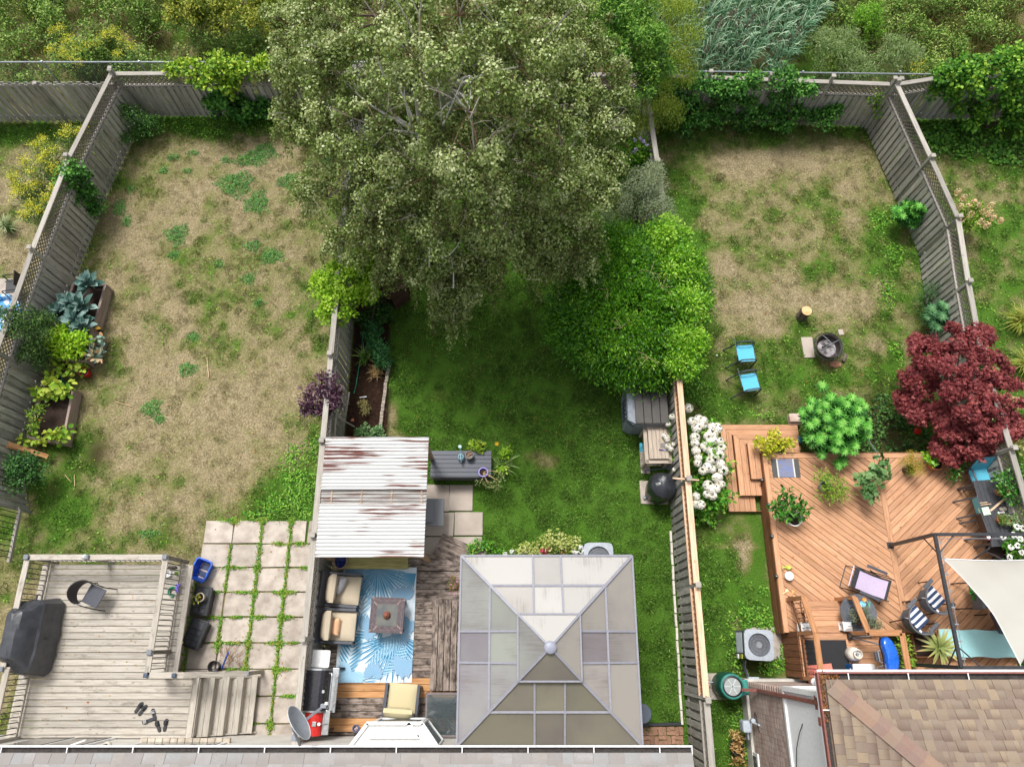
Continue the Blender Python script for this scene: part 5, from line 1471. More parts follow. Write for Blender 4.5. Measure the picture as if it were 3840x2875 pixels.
ybot=P(0,2232,1.5).y
rail_run((lx0+.04,ybot-.05,RH+.1),(lx0+.04,ly1,LH));rail_run((P(3258, 2372,2.03).x,ybot-.05,RH+.1),(P(3258,2372, 2.03).x,ly1,LH))
RUB=mat('black_rubber_mat','#2f3033','#232427',rough=.9,scale=80,bmp=.4)
p,q=P(3003,2398,LH),P(3195,2560, LH)
o=small('door_mat','large black rubber mat on the cedar landing','mat',B().box((0,0,.005), (q.x-p.x,p.y-q.y,.01)),RUB,((p.x+q.x)/2,(p.y+q.y)/2, LH+.003))
sg=thing('wooden_sign','coral painted sign lying upside down on the landing','sign',P(3075,2525,LH+.014), R(5))
B().box((0,0,.01),(.62,.4,.02)).build('sign_board', mat('coral_paint','#e58a78','#db7d6b',rough=.7),sg,bevel=.003, seg=1)
for k,(s,x)in enumerate((('IVI RE',-.14),('RLI',.2))):
 o=link('lettering',text_mesh(s,.11),mat('plum_print','#4a2540','#3c1c34', rough=.7),sg);o.matrix_basis=Matrix.Translation((-x,.03,.0215))@Matrix.Rotation(math.pi,4,'Z')@Matrix.Diagonal((.8, 1.2,1,1));o['kind']='stuff'
co=thing('cooler','blue cooler with a white lid on the landing','cooler',P(3210,2508,LH), 0)
B().box((0,-.05,.17),(.48,.34,.34)).build('cooler_body', mat('cooler_blue','#1d5f9c','#174f86',rough=.45),co,bevel=.02);B().box((0.02, -.05,.36),(.5,.36,.07)).build('lid',WHITE, co,bevel=.025)
for sx in(-1,1):B().tube([(sx*.26,-.14,.3),(sx*.3,-.12, .38),(sx*.3,.0,.38),(sx*.26,.02, .3)],.012).build('handle',WHITE,co,smooth=True)
tk=thing('propane_tank','rusty white propane tank on the landing','gas tank',P(3213,2452,LH+.33)-Vector((0, 0,.33)))
TKM=mat('white_tank_paint','#dcd8cf','#b98a55',rough=.5,scale=4,lo=.2, hi=.5)
B().lathe([(0,0),(.13,0),(.155,.05), (.157,.2),(.14,.28),(.08,.33), (0,.34)],n=28).build('tank_body',TKM,tk,smooth=True)
B().lathe([(.09,.32),(.1,.42),(.09,.42), (.08,.33)],n=18,cap=False).build('collar',TKM,tk, smooth=True);B().lathe([(0,.4),(.03,.4),(.035,.33)][::-1], n=10).build('valve',FAN_G,tk)
cg=thing('camping_grill','folding road-trip grill with a blue kidney-shaped lid','grill',P(3333,2458,LH+.85)-Vector((0, 0,.85)),R(3))
kid=[]
for i in range(40):
 a=2*math.pi*i/40;c,s=math.cos(a),math.sin(a)
 k=.22;kid.append((k*c*(.9 if c>0 else(.45+.5*abs(s)**1.5))+.02,s*.41))
CBL=mat('blue_enamel_lid','#1668d8','#1158be',rough=.2,coat=.6)
mb=B();rings=[(1.0,.78),(1.0,.84),(.9,.89), (.72,.91)]
vs=[(x*k,y*k,z)for k,z in rings for x,y in kid]
n=40;fs=[(i*n+j,i*n+(j+1)%n,(i+1)*n+(j+1)%n,(i+1)*n+j)for i in range(3)for j in range(n)]+[tuple(3*n+j for j in range(n))]
mb.add(vs,fs).build('lid',CBL,cg,smooth=True)
B().prism([(x*.97,y*.97)for x,y in kid],.7,.78).build('firebox',BLACK, cg)
B().tube([(-.17,-.13,.85),(-.23,-.11,.86), (-.23,.11,.86),(-.17,.13,.85)], .014).build('handle',MGREY,cg,smooth=True)
B().box((-.24,0,.79),(.09,.2,.06)).build('control_panel', DGREY,cg,bevel=.01)
for a,b_ in(((-.1,.25,.7),(-.42,.42, .05)),((-.1,-.2,.7),(-.4,-.42, .05)),((.1,.25,.7),(.3,.4, .05)),((-.42,.42,.05),(.1,.42, .1))):B().tube([a,b_],.016).build('leg',FAN_G,cg,smooth=True)
w=B().lathe([(0,-.03),(.085,-.03),(.09,0), (.085,.03),(0,.03)],n=18);w.v=[(v[2]-.45,v[1]+.43, v[0]+.09)for v in w.v];w.build('wheel',BLACK,cg,smooth=True)
B().box((.02,-.46,.74),(.3,.16,.02)).build('side_table', FAN_G,cg,bevel=.006)
def lantern(label,px,py):
 t=thing('lantern',label,'lantern',P(px,py,RH+.41), 0,'white lanterns on the cedar stairs')
 B().box((0,0,.015),(.2,.2,.03)).build('lantern_base', WHITE,t,bevel=.005,seg=1)
 for sx in(-1,1):
  for sy in(-1,1):B().box((sx*.08,sy*.08,.15),(.025,.025, .25)).build('corner_post',WHITE,t)
 B().lathe([(0,.03),(.035,.03),(.035,.12), (0,.12)],n=14).build('candle',mat('wax','#e6dcc8','#d8cdb8', rough=.5),t,smooth=True)
 B().add([(-.11,-.11,.27),(.11,-.11,.27), (.11,.11,.27),(-.11,.11,.27), (-.04,-.04,.36),(.04,-.04,.36), (.04,.04,.36),(-.04,.04,.36)], [(0,3,2,1),(0,1, 5,4),(1,2,6,5), (2,3,7,6),(3,0, 4,7),(4,5,6,7)]).build('roof', WHITE,t)
 B().tube([(-.03,0,.36),(0,0,.42), (.03,0,.36)],.006,5).build('ring',BLACK, t)
lantern('white lantern on the stairs by the camping grill side',3160,2348);lantern('white lantern behind the stair spindles',3005,2352)
rt=thing('round_table','round grey patio table behind the stair rail','table',P(3220,2297,RH+.7)-Vector((0, 0,.7)))
B().lathe([(0,.66),(.40,.66),(.43,.68), (.43,.7),(.40,.695),(0,.69)], n=40).build('table_top',mat('slate_table','#62656d','#55585f',rough=.4),rt, smooth=True)
for a in range(4):B().tube([(.3*math.cos(a*1.57),.3*math.sin(a*1.57),0),(.1*math.cos(a*1.57),.1*math.sin(a*1.57),.66)], .014).build('leg',BLACK,rt)
TZ=RH+.7
small('toy_pan','pale blue toy pan on the round table','toy',B().lathe([(0,0),(.06, 0),(.075,.03),(.065,.03),(.05, .008),(0,.008)],n=20),mat('toy_blue','#8fd0ea', '#7cc0dc',rough=.4),P(3233,2264,TZ),smooth=True)
small('toy_cup','orange and white toy cup on the round table','toy',B().lathe([(0,0),(.045, 0),(.05,.05),(.035,.05),(0, .03)],n=16),mat('toy_orange','#e8a04c','#b86a2a',rough=.4), P(3238,2248,TZ),smooth=True)
tg=thing('toy_tongs','mint toy tongs on the round table','toy',P(3258,2265,TZ));B().bar((0, -.07,.01),(-.03,.07,.015),.015, .012).build('arm',mat('toy_mint','#67c7a5','#55b593',rough=.4),tg);B().bar((0, -.07,.01),(.03,.07,.015),.015, .012).build('arm',mat('toy_mint','#67c7a5','#55b593'),tg)
wcan=thing('toy_watering_can','lime toy watering can at the deck edge','watering can',P(2953,2128,RH), R(180));B().lathe([(0,0),(.055,0),(.06,.08), (.04,.11),(.03,.11),(0,.09)], n=16).build('can_body',mat('lime_plastic','#cfe06a','#bdd057',rough=.4),wcan, smooth=True);B().tube([(.05,0,.04),(.12,0,.1), (.17,0,.1)],[.02,.014,.02]).build('spout', mat('lime_plastic','#cfe06a','#bdd057'),wcan,smooth=True);B().tube([(-.05,0, .03),(-.1,0,.07),(-.04,0, .11)],.01).build('handle',mat('lime_plastic','#cfe06a','#bdd057'),wcan, smooth=True)
bkt=thing('white_bucket','white bucket at the deck edge','bucket',P(2952,2160,RH));B().lathe([(0, 0),(.085,0),(.1,.13),(.108, .13),(.108,.15),(0,.155)],n=24).build('bucket_body', WHITE,bkt,smooth=True)
for lb,px,py,rz_,c in(('pale yellow toy shovel near the stair top',2945, 2218,35,'#e8e6a8'),('orange toy shovel near the stair top',2970,2224, 55,'#f0a860')):
 t=thing('toy_shovel',lb,'toy',P(px,py,RH+.01), R(rz_));m_=mat('toy_'+c[1:],c,c,rough=.4)
 B().box((.05,0,.01),(.07,.06,.015)).build('scoop', m_,t,bevel=.006);B().bar((.02,0,.012),(-.09, 0,.012),.018,.014).build('handle',m_,t)
small('hand_rake','black plastic rake head by the stair rail','rake',B().box((0,0,.02), (.14,.08,.03)),BLACK,P(2965,2242, RH+.01),R(-10),bevel=.008)
sm=thing('striped_mat','blue and ochre striped mat at the top of the steps','mat',P(2946,1755,RH))
p,q=P(2890,1720,RH),P(3003,1790, RH);mx,my=q.x-p.x,p.y-q.y;c=((p.x+q.x)/2,(p.y+q.y)/2)
B().box((*c,RH+.006),(mx,my,.008)).build('mat_back',mat('grey_rib_mat', '#5c5c5b','#4d4d4c',rough=.95,scale=60,stretch=(20,1, 1)),sm,True,bevel=.003)
for k,(x,w)in enumerate(((-.3,.035),(.3,.035))):B().box((c[0]+x*mx*.98, c[1],RH+.0115),(w,my*.98,.004)).build('mat_stripe',mat('cream_stripe', '#d8d3cb','#c7c2ba',rough=.95),sm,True)
m_,nt,b=_base('striped_weave');b.inputs['Roughness'].default_value=.95
nt.links.new(ramp(nt,noise(nt,coords(nt,(1.2,22,1)), 3.0,2),[(.38,srgb('#8a7a56')),(.5,srgb('#7c86a8')), (.62,srgb('#6d7cae'))]),b.inputs['Base Color'])
B().box((*c,RH+.011),(mx*.54,my*.97,.004)).build('mat_weave',m_, sm,True)
# ---- sling chairs
TEAL=mat('turquoise_sling','#63bfd8','#57b4cf',rough=.8,scale=150,bmp=.2)
def sling_chair(label,loc,rz,m=TEAL,group='turquoise sling chairs'):
 t=thing('sling_chair',label,'chair',loc,rz,group)
 B().add([(-.2,-.25,.40),(.27,-.25,.43), (.27,.25,.43),(-.2,.25,.40), (-.2,-.25,.39),(.27,-.25,.42), (.27,.25,.42),(-.2,.25,.39)], [(0,1,2,3),(7,6, 5,4),(0,4,5,1), (1,5,6,2),(2,6, 7,3),(3,7,4,0)]).build('seat', m,t)
 B().add([(-.2,-.25,.40),(-.2,.25,.40), (-.38,.25,.90),(-.38,-.25,.90), (-.212,-.25,.40),(-.212,.25,.40), (-.392,.25,.90),(-.392,-.25,.90)], [(0,1,2,3),(7,6, 5,4),(0,4,5,1), (1,5,6,2),(2,6, 7,3),(3,7,4,0)]).build('backrest', m,t)
 for sy in(-1,1):
  y=sy*.275
  frame_tube('arm_frame',[(-.46,y,0),(-.25,y, .42),(-.18,y,.62),(.12,y, .64),(.24,y,.6),(.26,y, .4),(.25,y,0)],.021,DGREY, t)
  frame_tube('side_tube',[(.28,sy*.255,.43),(-.2,sy*.255, .40),(-.4,sy*.255,.93)],.013,DGREY, t)
 B().tube([(-.4,-.255,.92),(-.4,.255,.92)], .012).build('top_tube',DGREY,t)
 B().tube([(.27,-.255,.425),(.27,.255,.425)], .012).build('front_tube',DGREY,t)
 return t
sling_chair('turquoise sling chair on the lawn, the one farther from the deck',P(2776,1345,0),R(2));sling_chair('turquoise sling chair on the lawn, the one nearer to the deck',P(2790,1452,0),R(8))
sling_chair('turquoise sling chair at the head of the dining table',P(3676,1788,RH+.42)-Vector((0,0,.42)), R(-84));sling_chair('turquoise sling chair pushed under the long side of the dining table',P(3650,1915,RH),R(6))
BRS=mat('brown_sling','#4a3a34','#3b2e29',rough=.8)
sling_chair('brown sling chair pushed under the long side of the dining table',P(3665,1975,RH),R(8),BRS, 'brown sling chairs')
sling_chair('dark sling chair at the table end below the shade frame',P(3700,2065,RH),R(60),BRS, 'brown sling chairs')
ball_=small('tennis_ball','pale tennis ball in the grass beside the sling chairs','ball',B().lathe([(.033*math.cos(t),.033+.033*math.sin(t))for t in[(-1.57+i*.314)for i in range(11)]],n=14), mat('tennis_felt','#cfe3c6','#bdd3b2',rough=.9),P(2687,1335, 0),smooth=True)
# ---- dining table
dt=thing('dining_table','dark slatted dining table with pots and grill tools','table',P(3740,1930,RH))
z=RH+.74;tp,tq=P(3652,1803,z),P(3835,2035, z)
tilt=R(6)
tcx,tcy=P(3745,1920,z).x,P(3745,1920, z).y;tw2,tl2=.42,.82
Rt=Matrix.Rotation(R(4),4,'Z')
def tpt(x,y,zz):v=Rt@Vector((x,y,0));return Vector((tcx+v.x,tcy+v.y, zz))
TBM=mat('dark_slat','#4a4b50','#3f4045',rough=.5,var=.06)
for k in range(8):board('table_slat',tpt(-tw2+(k+.5)*tw2/4,-tl2,z),tpt(-tw2+(k+.5)*tw2/4,tl2, z),tw2/4-.006,.025,TBM,dt)
for y in(-tl2+.03,tl2-.03):board('end_bar',tpt(-tw2,y,z-.03),tpt(tw2, y,z-.03),.05,.03,TBM,dt)
for sx in(-1,1):
 for sy in(-1,1):board('leg',tpt(sx*(tw2-.05),sy*(tl2-.08),RH),tpt(sx*(tw2-.05), sy*(tl2-.08),z-.02),.06,.06,TBM,dt)
TT=z+.013
def onT(px,py,dz=0):v=P(px,py,TT);v.z+=dz;return v
fkh=W_NEW
for lb,a,b_,c0 in(('two-pronged roasting fork nearest the turquoise chair on the dining table',(3672,1886), (3700,1883),(3790,1871)),('two-pronged roasting fork beside the paddle on the dining table',(3672, 1894),(3715,1889),(3795,1876))):
 t=thing('roasting_fork',lb,'fork',onT(*a),0,'roasting forks');B().tube([onT(*a, .015),onT(*b_,.015)],.012).build('handle',W_NEW,t, True);B().tube([onT(*b_,.015),onT(*c0,.015)],.004,5).build('prong', SILVER,t,True)
pdl=thing('wooden_paddle','long pale wooden paddle leaning over the dining table','paddle',onT(3730,1900));B().bar(onT(3712,1915, .02),onT(3768,1864,.1),.05,.02).build('paddle_blade', W_NEW,pdl,True,bevel=.006)
bk=thing('book','pale green note pad on the dining table','book',onT(3690,1917),R(8));B().box((0, 0,.02),(.26,.19,.03)).build('cover',mat('mint_cover', '#dff0d2','#d0e6c0',rough=.5),bk,bevel=.004);B().box((.002,.0, .02),(.255,.18,.024)).build('pages',WHITE,bk)
for lb,px,py in(('beige stone coaster by the dog-bone toy',3755,1908),('glass jar lid by the dog-bone toy', 3768,1907)):small('coaster',lb,'coaster',B().lathe([(0,.015), (.045,.015),(.05,0)][::-1],n=18),mat('beige_stone', '#bfb3a6','#ab9f92',rough=.5),onT(px,py),smooth=True)
tb_=thing('bone_toy','white bone-shaped toy on the dining table','toy',onT(3752,1922),R(5));B().tube([(-.06, 0,.02),(.06,0,.02)],.014).build('shaft', WHITE,tb_,smooth=True)
for sx in(-1,1):
 for sy in(-1,1):B().lathe([(0,0),(.018,.008),(.018, .026),(0,.034)],c=(sx*.065,sy*.015,.003), n=10).build('knob',WHITE,tb_,smooth=True)
pt1=pot('herb_pot','terracotta pot with spiky chives on the dining table',onT(3742,1950),.09,.07, .12,TERRA,cat='potted plant')
CHV=leafm('chive_blades',['#6f8f3c','#8aa64f','#a7bb68','#5e7a34'])
n=160;c=np.array(pt1.location)+[0,0,.12];d=ball(n);d[:,2]=abs(d[:,2])+.3
leaves('leaf_blade',c+npr.normal(size=(n,3))*[.03,.03,.005],d, ball(n),npr.uniform(.15,.24,n),.01,'arch', CHV,pt1,kind='stuff')
pt2=pot('sage_pot','terracotta pot with a pale sage plant on the dining table',onT(3790,1958),.1,.08, .13,TERRA,cat='potted plant')
SAGE=leafm('sage_leaves',['#8aa86a','#a3bf80','#bcd29b','#74915a'])
foliage('leaf_cluster',[((pt2.location.x-.03,pt2.location.y,pt2.location.z+.2),(.16,.16, .1))],170,.075,.04,'oval',SAGE, pt2,kind='stuff')
pt3=pot('leafy_pot','terracotta pot with a bushy dark plant on the dining table end',onT(3745,1845),.13,.1, .2,TERRA,cat='potted plant')
DKL=leafm('glossy_leaves',['#1f4d1a','#2f6a22','#4b8a30','#6aa03e'],.2, .35)
l0=pt3.location
foliage('leaf_cluster',[(P(3790,1810,RH+1.15),(.4,.3, .24)),(P(3815,1850,RH+1.1),(.34,.3, .22)),((l0.x+.1,l0.y+.05,l0.z+.25),(.24,.2, .16))],900,.075,.05,'oval',DKL, pt3,kind='stuff')
stems('stem',l0+Vector((0,0,.18)),[P(3790,1810, RH+1.1),P(3815,1850,RH+1.1),l0+Vector((.1,.05, .3))],.008,.004,mat('tan_stem','#c0a876','#a68f60'), pt3)
mg=thing('cooking_pot','burgundy speckled pot under the shade frame on the dining table','pot',onT(3700,2015));B().lathe([(0,0), (.07,0),(.085,.08),(.075,.08), (.06,.01),(0,.01)],n=20).build('pot_body',mat('burgundy_enamel', '#6a1f35','#571829',rough=.25),mg,smooth=True);B().lathe([(0,.085), (.05,.08)][::-1],n=16).build('lid',WHITE,mg)
# ---- steel frame with shade sail
sf=thing('steel_pergola','black steel pergola frame over the cedar deck','pergola',P(3345,2045,RH))
FZ=2.62
FRM=mat('worn_black_steel','#3a3c40','#2e3033',rough=.4)
A,Bq_=P(3512,2003,FZ),P(3597,2502, FZ);C_,D_=P(3920,2003,FZ),P(4000,2498, FZ)
fxx=(A.x+Bq_.x)/2;A.x=Bq_.x=fxx
for p,q,nm in((A,Bq_,'side_beam'),(A, Vector((fxx+3.6,A.y,FZ)),'long_beam'),(Bq_,Vector((fxx+3.6, Bq_.y,FZ)),'long_beam')):
 B().bar(p,q,.07,.07).build(nm,FRM,sf, True,bevel=.006,seg=1)
 B().tube([p+Vector((.11 if nm=='side_beam' else 0,0 if nm=='side_beam' else-.09,-.02)),q+Vector((.11 if nm=='side_beam' else 0,0 if nm=='side_beam' else-.09,-.02))], .008,6).build('rail_wire',FAN_G,sf,True)
for p in(A,Bq_,Vector((fxx+3.55,A.y,FZ)),Vector((fxx+3.55, Bq_.y,FZ))):
 B().bar(Vector((p.x,p.y,RH)),Vector((p.x,p.y,FZ-.03)), .08,.08,up=(0,1,0)).build('post',FRM, sf,True,bevel=.006,seg=1)
 B().box((p.x,p.y,RH+.01),(.16,.16,.02)).build('foot_plate', FRM,sf,True)
for p,s in((A,-1),(Bq_,1)):
 B().tube([p+Vector((.45,0,-.02)),p+Vector((0,s*.45,-.02))], .016).build('corner_brace',FRM,sf,True);B().tube([p+Vector((0,0,-.5)), p+Vector((0,s*.4,-.05))],.014).build('corner_brace',FRM,sf, True)
for k in range(8):B().box(A.lerp(Bq_,(k+.5)/8)+Vector((.09,0,-.01)),(.1,.03, .02)).build('clip',FAN_G,sf,True)
sail=thing('shade_sail','off-white triangular shade sail stretched from the steel frame','shade sail',P(3700,2250,RH))
SZ=2.5
c0,c1,c2=P(3537,2094,SZ),P(3826, 2492,SZ),P(4140,2060,SZ+.1)
nn=24;vs=[];fs=[];idx={}
for i in range(nn+1):
 for j in range(nn+1-i):
  u,v=i/nn,j/nn;w=1-u-v
  cen=(c0+c1+c2)/3
  pull=1-.30*(4*u*w*(v<1)*(1-v)**2+4*v*w*(1-u)**2+4*u*v*(1-w)**2)*.55
  p=c0*w+c1*u+c2*v
  p=cen+(p-cen)*pull
  p.z+=-.25*27*u*v*w/3+.012*math.sin(14*u+9*v)+.008*math.sin(31*v-8*u)
  idx[i,j]=len(vs);vs.append(p)
for i in range(nn):
 for j in range(nn-i):
  fs.append((idx[i,j],idx[i+1,j],idx[i,j+1]))
  if i+j<nn-1:fs.append((idx[i+1,j],idx[i+1,j+1],idx[i,j+1]))
SAILM=leafm('sail_cloth',['#d2d1c9','#d2d1c9'],.35,.9,.1)
mb=B().add(vs,fs);me=mb.mesh('sail_cloth');me.polygons.foreach_set('use_smooth',[True]*len(me.polygons))
a=me.attributes.new('rnd','FLOAT','FACE');a.data.foreach_set('value',np.full(len(me.polygons),.5,np.float32))
link('sail_cloth',me,SAILM,sail,True)
for ed_ in([idx[i,0]for i in range(nn+1)],[idx[0,j]for j in range(nn+1)]):B().tube([Vector(vs[i])+Vector((0,0,.006))for i in ed_], .012,6).build('hem',WHITE,sail,True,smooth=True)
B().tube([c0,P(3522,2076,FZ)],.006,5).build('tie_rope', WHITE,sail,True);B().tube([c1,P(3830,2500,FZ)], .006,5).build('tie_rope',WHITE,sail,True)
# ---- chairs around the frame
def wicker_chair(label,loc,rz,m,cush):
 t=thing('wicker_armchair',label,'armchair',loc,rz,'striped wicker armchairs')
 B().box((.02,0,.4),(.5,.5,.04)).build('seat', m,t,bevel=.015)
 n=16;vs=[]
 for r_ in range(3):
  for i in range(n+1):
   a=R(105)+R(150)*i/n;rr=.31+.02*r_
   vs.append((.05+rr*math.cos(a)*1.15,rr*math.sin(a)*1.02,.42+r_*.22-.0))
 fs=[(r_*(n+1)+i,r_*(n+1)+i+1,(r_+1)*(n+1)+i+1,(r_+1)*(n+1)+i)for r_ in range(2)for i in range(n)]
 B().add(vs,fs).build('backrest',m,t,smooth=True)
 B().tube([vs[2*(n+1)+i]for i in range(n+1)],.022).build('back_rim',m,t,smooth=True)
 for sy in(-1,1):
  B().add([(-.02,sy*.30,.63),(.3,sy*.3,.60), (.3,sy*.39,.60),(-.02,sy*.39,.63), (-.02,sy*.30,.66),(.3,sy*.3,.63), (.3,sy*.39,.63),(-.02,sy*.39,.66)], [(0,3,2,1),(4,5, 6,7),(0,1,5,4), (1,2,6,5),(2,3, 7,6),(3,0,4,7)]).build('armrest', m,t,bevel=.012)
  frame_tube('leg',[(.27,sy*.33,0),(.27,sy*.33, .6)],.015,BLACK,t);frame_tube('leg',[(-.34,sy*.2, 0),(-.25,sy*.2,.6)],.015,BLACK, t)
 for a,b_,sz in(((.03,0,.45),None, (.46,.46,.06)),):
  c_=B().box(a,sz).build('seat_cushion',cush,t,bevel=.02)
 mb=B().box((0,0,0),(.05,.46,.42));Rm=Matrix.Rotation(-.25, 3,'Y');mb.v=[tuple(Rm@Vector(v)+Vector((-.22,0,.66)))for v in mb.v];mb.build('back_cushion',cush,t, bevel=.015)
 return t
m_,nt,b=_base('navy_white_stripe');b.inputs['Roughness'].default_value=.9
tc=N(nt,'ShaderNodeTexCoord');sp_=N(nt,'ShaderNodeSeparateXYZ');nt.links.new(tc.outputs['Object'],sp_.inputs[0])
mth=N(nt,'ShaderNodeMath',operation='MULTIPLY_ADD');mth.inputs[1].default_value=7.8;mth.inputs[2].default_value=10.25;nt.links.new(sp_.outputs['Y'],mth.inputs[0])
fr=N(nt,'ShaderNodeMath',operation='FRACT');nt.links.new(mth.outputs[0],fr.inputs[0])
gt_=N(nt,'ShaderNodeMath',operation='GREATER_THAN');gt_.inputs[1].default_value=.5;nt.links.new(fr.outputs[0],gt_.inputs[0])
nt.links.new(mixc(nt,gt_.outputs[0],srgb('#e6e6e8'),srgb('#33476b')),b.inputs['Base Color'])
STRIPE=m_
WK3=mat('grey_wicker','#6e7178','#56595f',rough=.7,scale=90,bmp=.6)
wicker_chair('grey wicker armchair with navy striped cushions, behind the other one',P(3490,2248,RH+.42)-Vector((0,0, .42)),R(38),WK3,STRIPE);wicker_chair('grey wicker armchair with navy striped cushions, in front of the other one',P(3428, 2322,RH+.42)-Vector((0,0,.42)),R(38),WK3, STRIPE)
zc=thing('zero_gravity_chair','reclining steel chair with a lilac towel on the cedar deck','chair',P(3268,2186,RH+.5)-Vector((0, 0,.5)),R(-24))
LIL=mat('lilac_towel','#c3b4cc','#b0a0bb',rough=.95,scale=60,bmp=.3)
def sag(x):return.42+.30*max(0,x-.05)**1.3*1.6-.03*math.cos(x*3)
vs=[]
for i in range(15):
 x=-.42+i*.06
 for y in(-.25,.25):vs.append((x,y,sag(x)))
B().add(vs,[(2*i,2*i+1,2*i+3,2*i+2)for i in range(14)]).build('sling',mat('black_sling', '#34353a','#292a2e',rough=.8),zc,smooth=True)
vs=[]
for i in range(13):
 x=-.30+i*.055
 for y in(-.245,.2):vs.append((x,y,sag(x)+.015+.008*math.sin(i*1.7+y*9)))
B().add(vs,[(2*i,2*i+1,2*i+3,2*i+2)for i in range(12)]).build('towel',LIL, zc,smooth=True)
for sy in(-1,1):
 y=sy*.29
 frame_tube('side_tube',[(-.46,sy*.27,sag(-.46)),(.05,sy*.27, sag(.05)),(.45,sy*.27,sag(.45)+.05)],.013,BLACK, zc)
 frame_tube('leg_frame',[(-.5,y,.02),(.1,y, .5),(.3,y,.62)],.012,BLACK, zc);frame_tube('leg_frame',[(.5,y,.02),(-.1,y, .5)],.012,BLACK,zc)
 B().box((.0,sy*.34,.62),(.5,.07,.03)).build('armrest', DGREY,zc,bevel=.01)
for x in(-.5,.5):B().tube([(x,-.29,.02),(x,.29, .02)],.012).build('foot_bar',BLACK,zc)
B().tube([(-.46,-.27,sag(-.46)),(-.46,.27,sag(-.46))], .014).build('front_tube',mat('lilac_tube','#cdbfd0','#bbaebf',rough=.4),zc)
gw=thing('wicker_bench','grey wicker lounge chair with a clear tray of herbs under the sail','armchair',P(3620,2235,RH), 0)
B().box((.18,0,.36),(.5,.6,.06)).build('seat', WK3,gw,bevel=.02);B().box((-.1,0,.62),(.08, .66,.5),M=Matrix.Rotation(-.12,3,'Y')).build('backrest',WK3, gw,bevel=.02)
for sy in(-1,1):B().tube([(-.3,sy*.3,0),(-.05,sy*.3, .4)],.015).build('leg',BLACK,gw);B().tube([(.4,sy*.28,0), (.4,sy*.28,.36)],.015).build('leg',BLACK,gw)
B().box((.2,0,.415),(.4,.5,.05)).build('tray', MGREY,gw,bevel=.02)
HB=leafm('basil_leaves',['#2f7a24','#3f9030','#5cae3f','#2a6a20'],.2)
bp=pot('herb_pot','pot of dark basil on the wicker lounge chair',P(3648,2225,RH+.44),.08, .06,.1,BLACK,cat='potted plant');l0=bp.location
foliage('leaf_cluster',[((l0.x,l0.y,l0.z+.16),(.15,.14, .09)),((l0.x+.12,l0.y-.08,l0.z+.14),(.1,.1, .08))],130,.07,.045,'oval',HB, bp,kind='stuff')
bc=thing('lounge_chair','low black upholstered chair under the shade sail','chair',P(3715,2330,RH), R(15))
B().box((.1,0,.36),(.5,.5,.09)).build('seat', DGREY,bc,bevel=.03);mb=B().box((0,0,0),(.09, .5,.5));Rm=Matrix.Rotation(-.3,3,'Y');mb.v=[tuple(Rm@Vector(v)+Vector((-.2,0,.6)))for v in mb.v];mb.build('backrest', DGREY,bc,bevel=.03)
for sx in(-.22,.32):
 for sy in(-1,1):B().tube([(sx+(-.1 if sx<0 else.05),sy*.24,0),(sx,sy*.22, .34)],.015).build('leg',BLACK,bc)
wk=thing('wicker_armchair','brown-grey wicker chair back rising behind the shade sail','armchair',P(3770,2130,RH), R(-90))
B().box((.05,0,.4),(.55,.6,.05)).build('seat', WK3,wk,bevel=.02)
B().tube([(-.0,-.36,.55),(-.25,-.32,.72), (-.3,-.2,.8),(-.3,.2,.8), (-.25,.32,.72),(0,.36,.55)], .04).build('back_rim',mat('taupe_wicker','#6a625f','#544d4b',rough=.7,scale=60, bmp=.5),wk,smooth=True)
B().box((-.28,0,.6),(.05,.55,.36)).build('backrest', WK3,wk,bevel=.02)
for sx in(-.25,.28):
 for sy in(-1,1):B().tube([(sx,sy*.27,0),(sx,sy*.27, .4)],.02).build('leg',BLACK,wk)
lo=thing('sun_lounger','long sun lounger covered with a pale aqua towel','sun lounger',P(3650,2440,RH))
AQ=mat('aqua_towel','#a9d8dc','#9acdd2',rough=.95,scale=70,bmp=.3)
p,q=P(3520,2358,RH+.34),P(3860,2460, RH+.34)
B().box(((p.x+q.x)/2,(p.y+q.y)/2,RH+.27),(q.x-p.x-.04,p.y-q.y-.04,.08)).build('frame', FAN_G,lo,True)
nx_,ny_=26,10;vs=[]
for i in range(nx_+1):
 for j in range(ny_+1):
  x=p.x+(q.x-p.x)*i/nx_;y=q.y+(p.y-q.y)*j/ny_+.012*math.sin(i*.7)-.04*i/nx_
  vs.append((x,y,RH+.335+.006*math.sin(i*.9+j*.6)+.004*math.sin(j*2.1-i*.3)))
B().add(vs,[(i*(ny_+1)+j,(i+1)*(ny_+1)+j,(i+1)*(ny_+1)+j+1,i*(ny_+1)+j+1)for i in range(nx_)for j in range(ny_)]).build('towel',AQ, lo,True,smooth=True)
for x in(p.x+.1,q.x-.1):
 for y in(p.y-.08,q.y+.08):B().bar((x,y,RH),(x,y, RH+.25),.04,.04).build('leg',FAN_G,lo,True)
bxp=thing('planter_box','cedar planter box under the big aloe','planter',P(3430,2425,RH))
p,q=P(3420,2372,RH+.35),P(3530,2462, RH+.35)
cx,cy,hx,hy=(p.x+q.x)/2,(p.y+q.y)/2,(q.x-p.x)/2, (p.y-q.y)/2
for k in range(3):
 zz=RH+.06+.12*k
 for a,b_ in(((-hx,-hy),(hx,-hy)),((-hx, hy),(hx,hy)),((-hx,-hy),(-hx, hy)),((hx,-hy),(hx,hy))):board('side_plank',(cx+a[0], cy+a[1],zz),(cx+b_[0],cy+b_[1],zz),.025, .115,W_REDDARK,bxp)
B().box((cx,cy,RH+.3),(hx*2-.04,hy*2-.04,.04)).build('soil', SOIL,bxp,True)
al=thing('aloe','large spiky aloe with orange-tipped leaves','aloe',P(3500,2425,RH+.34))
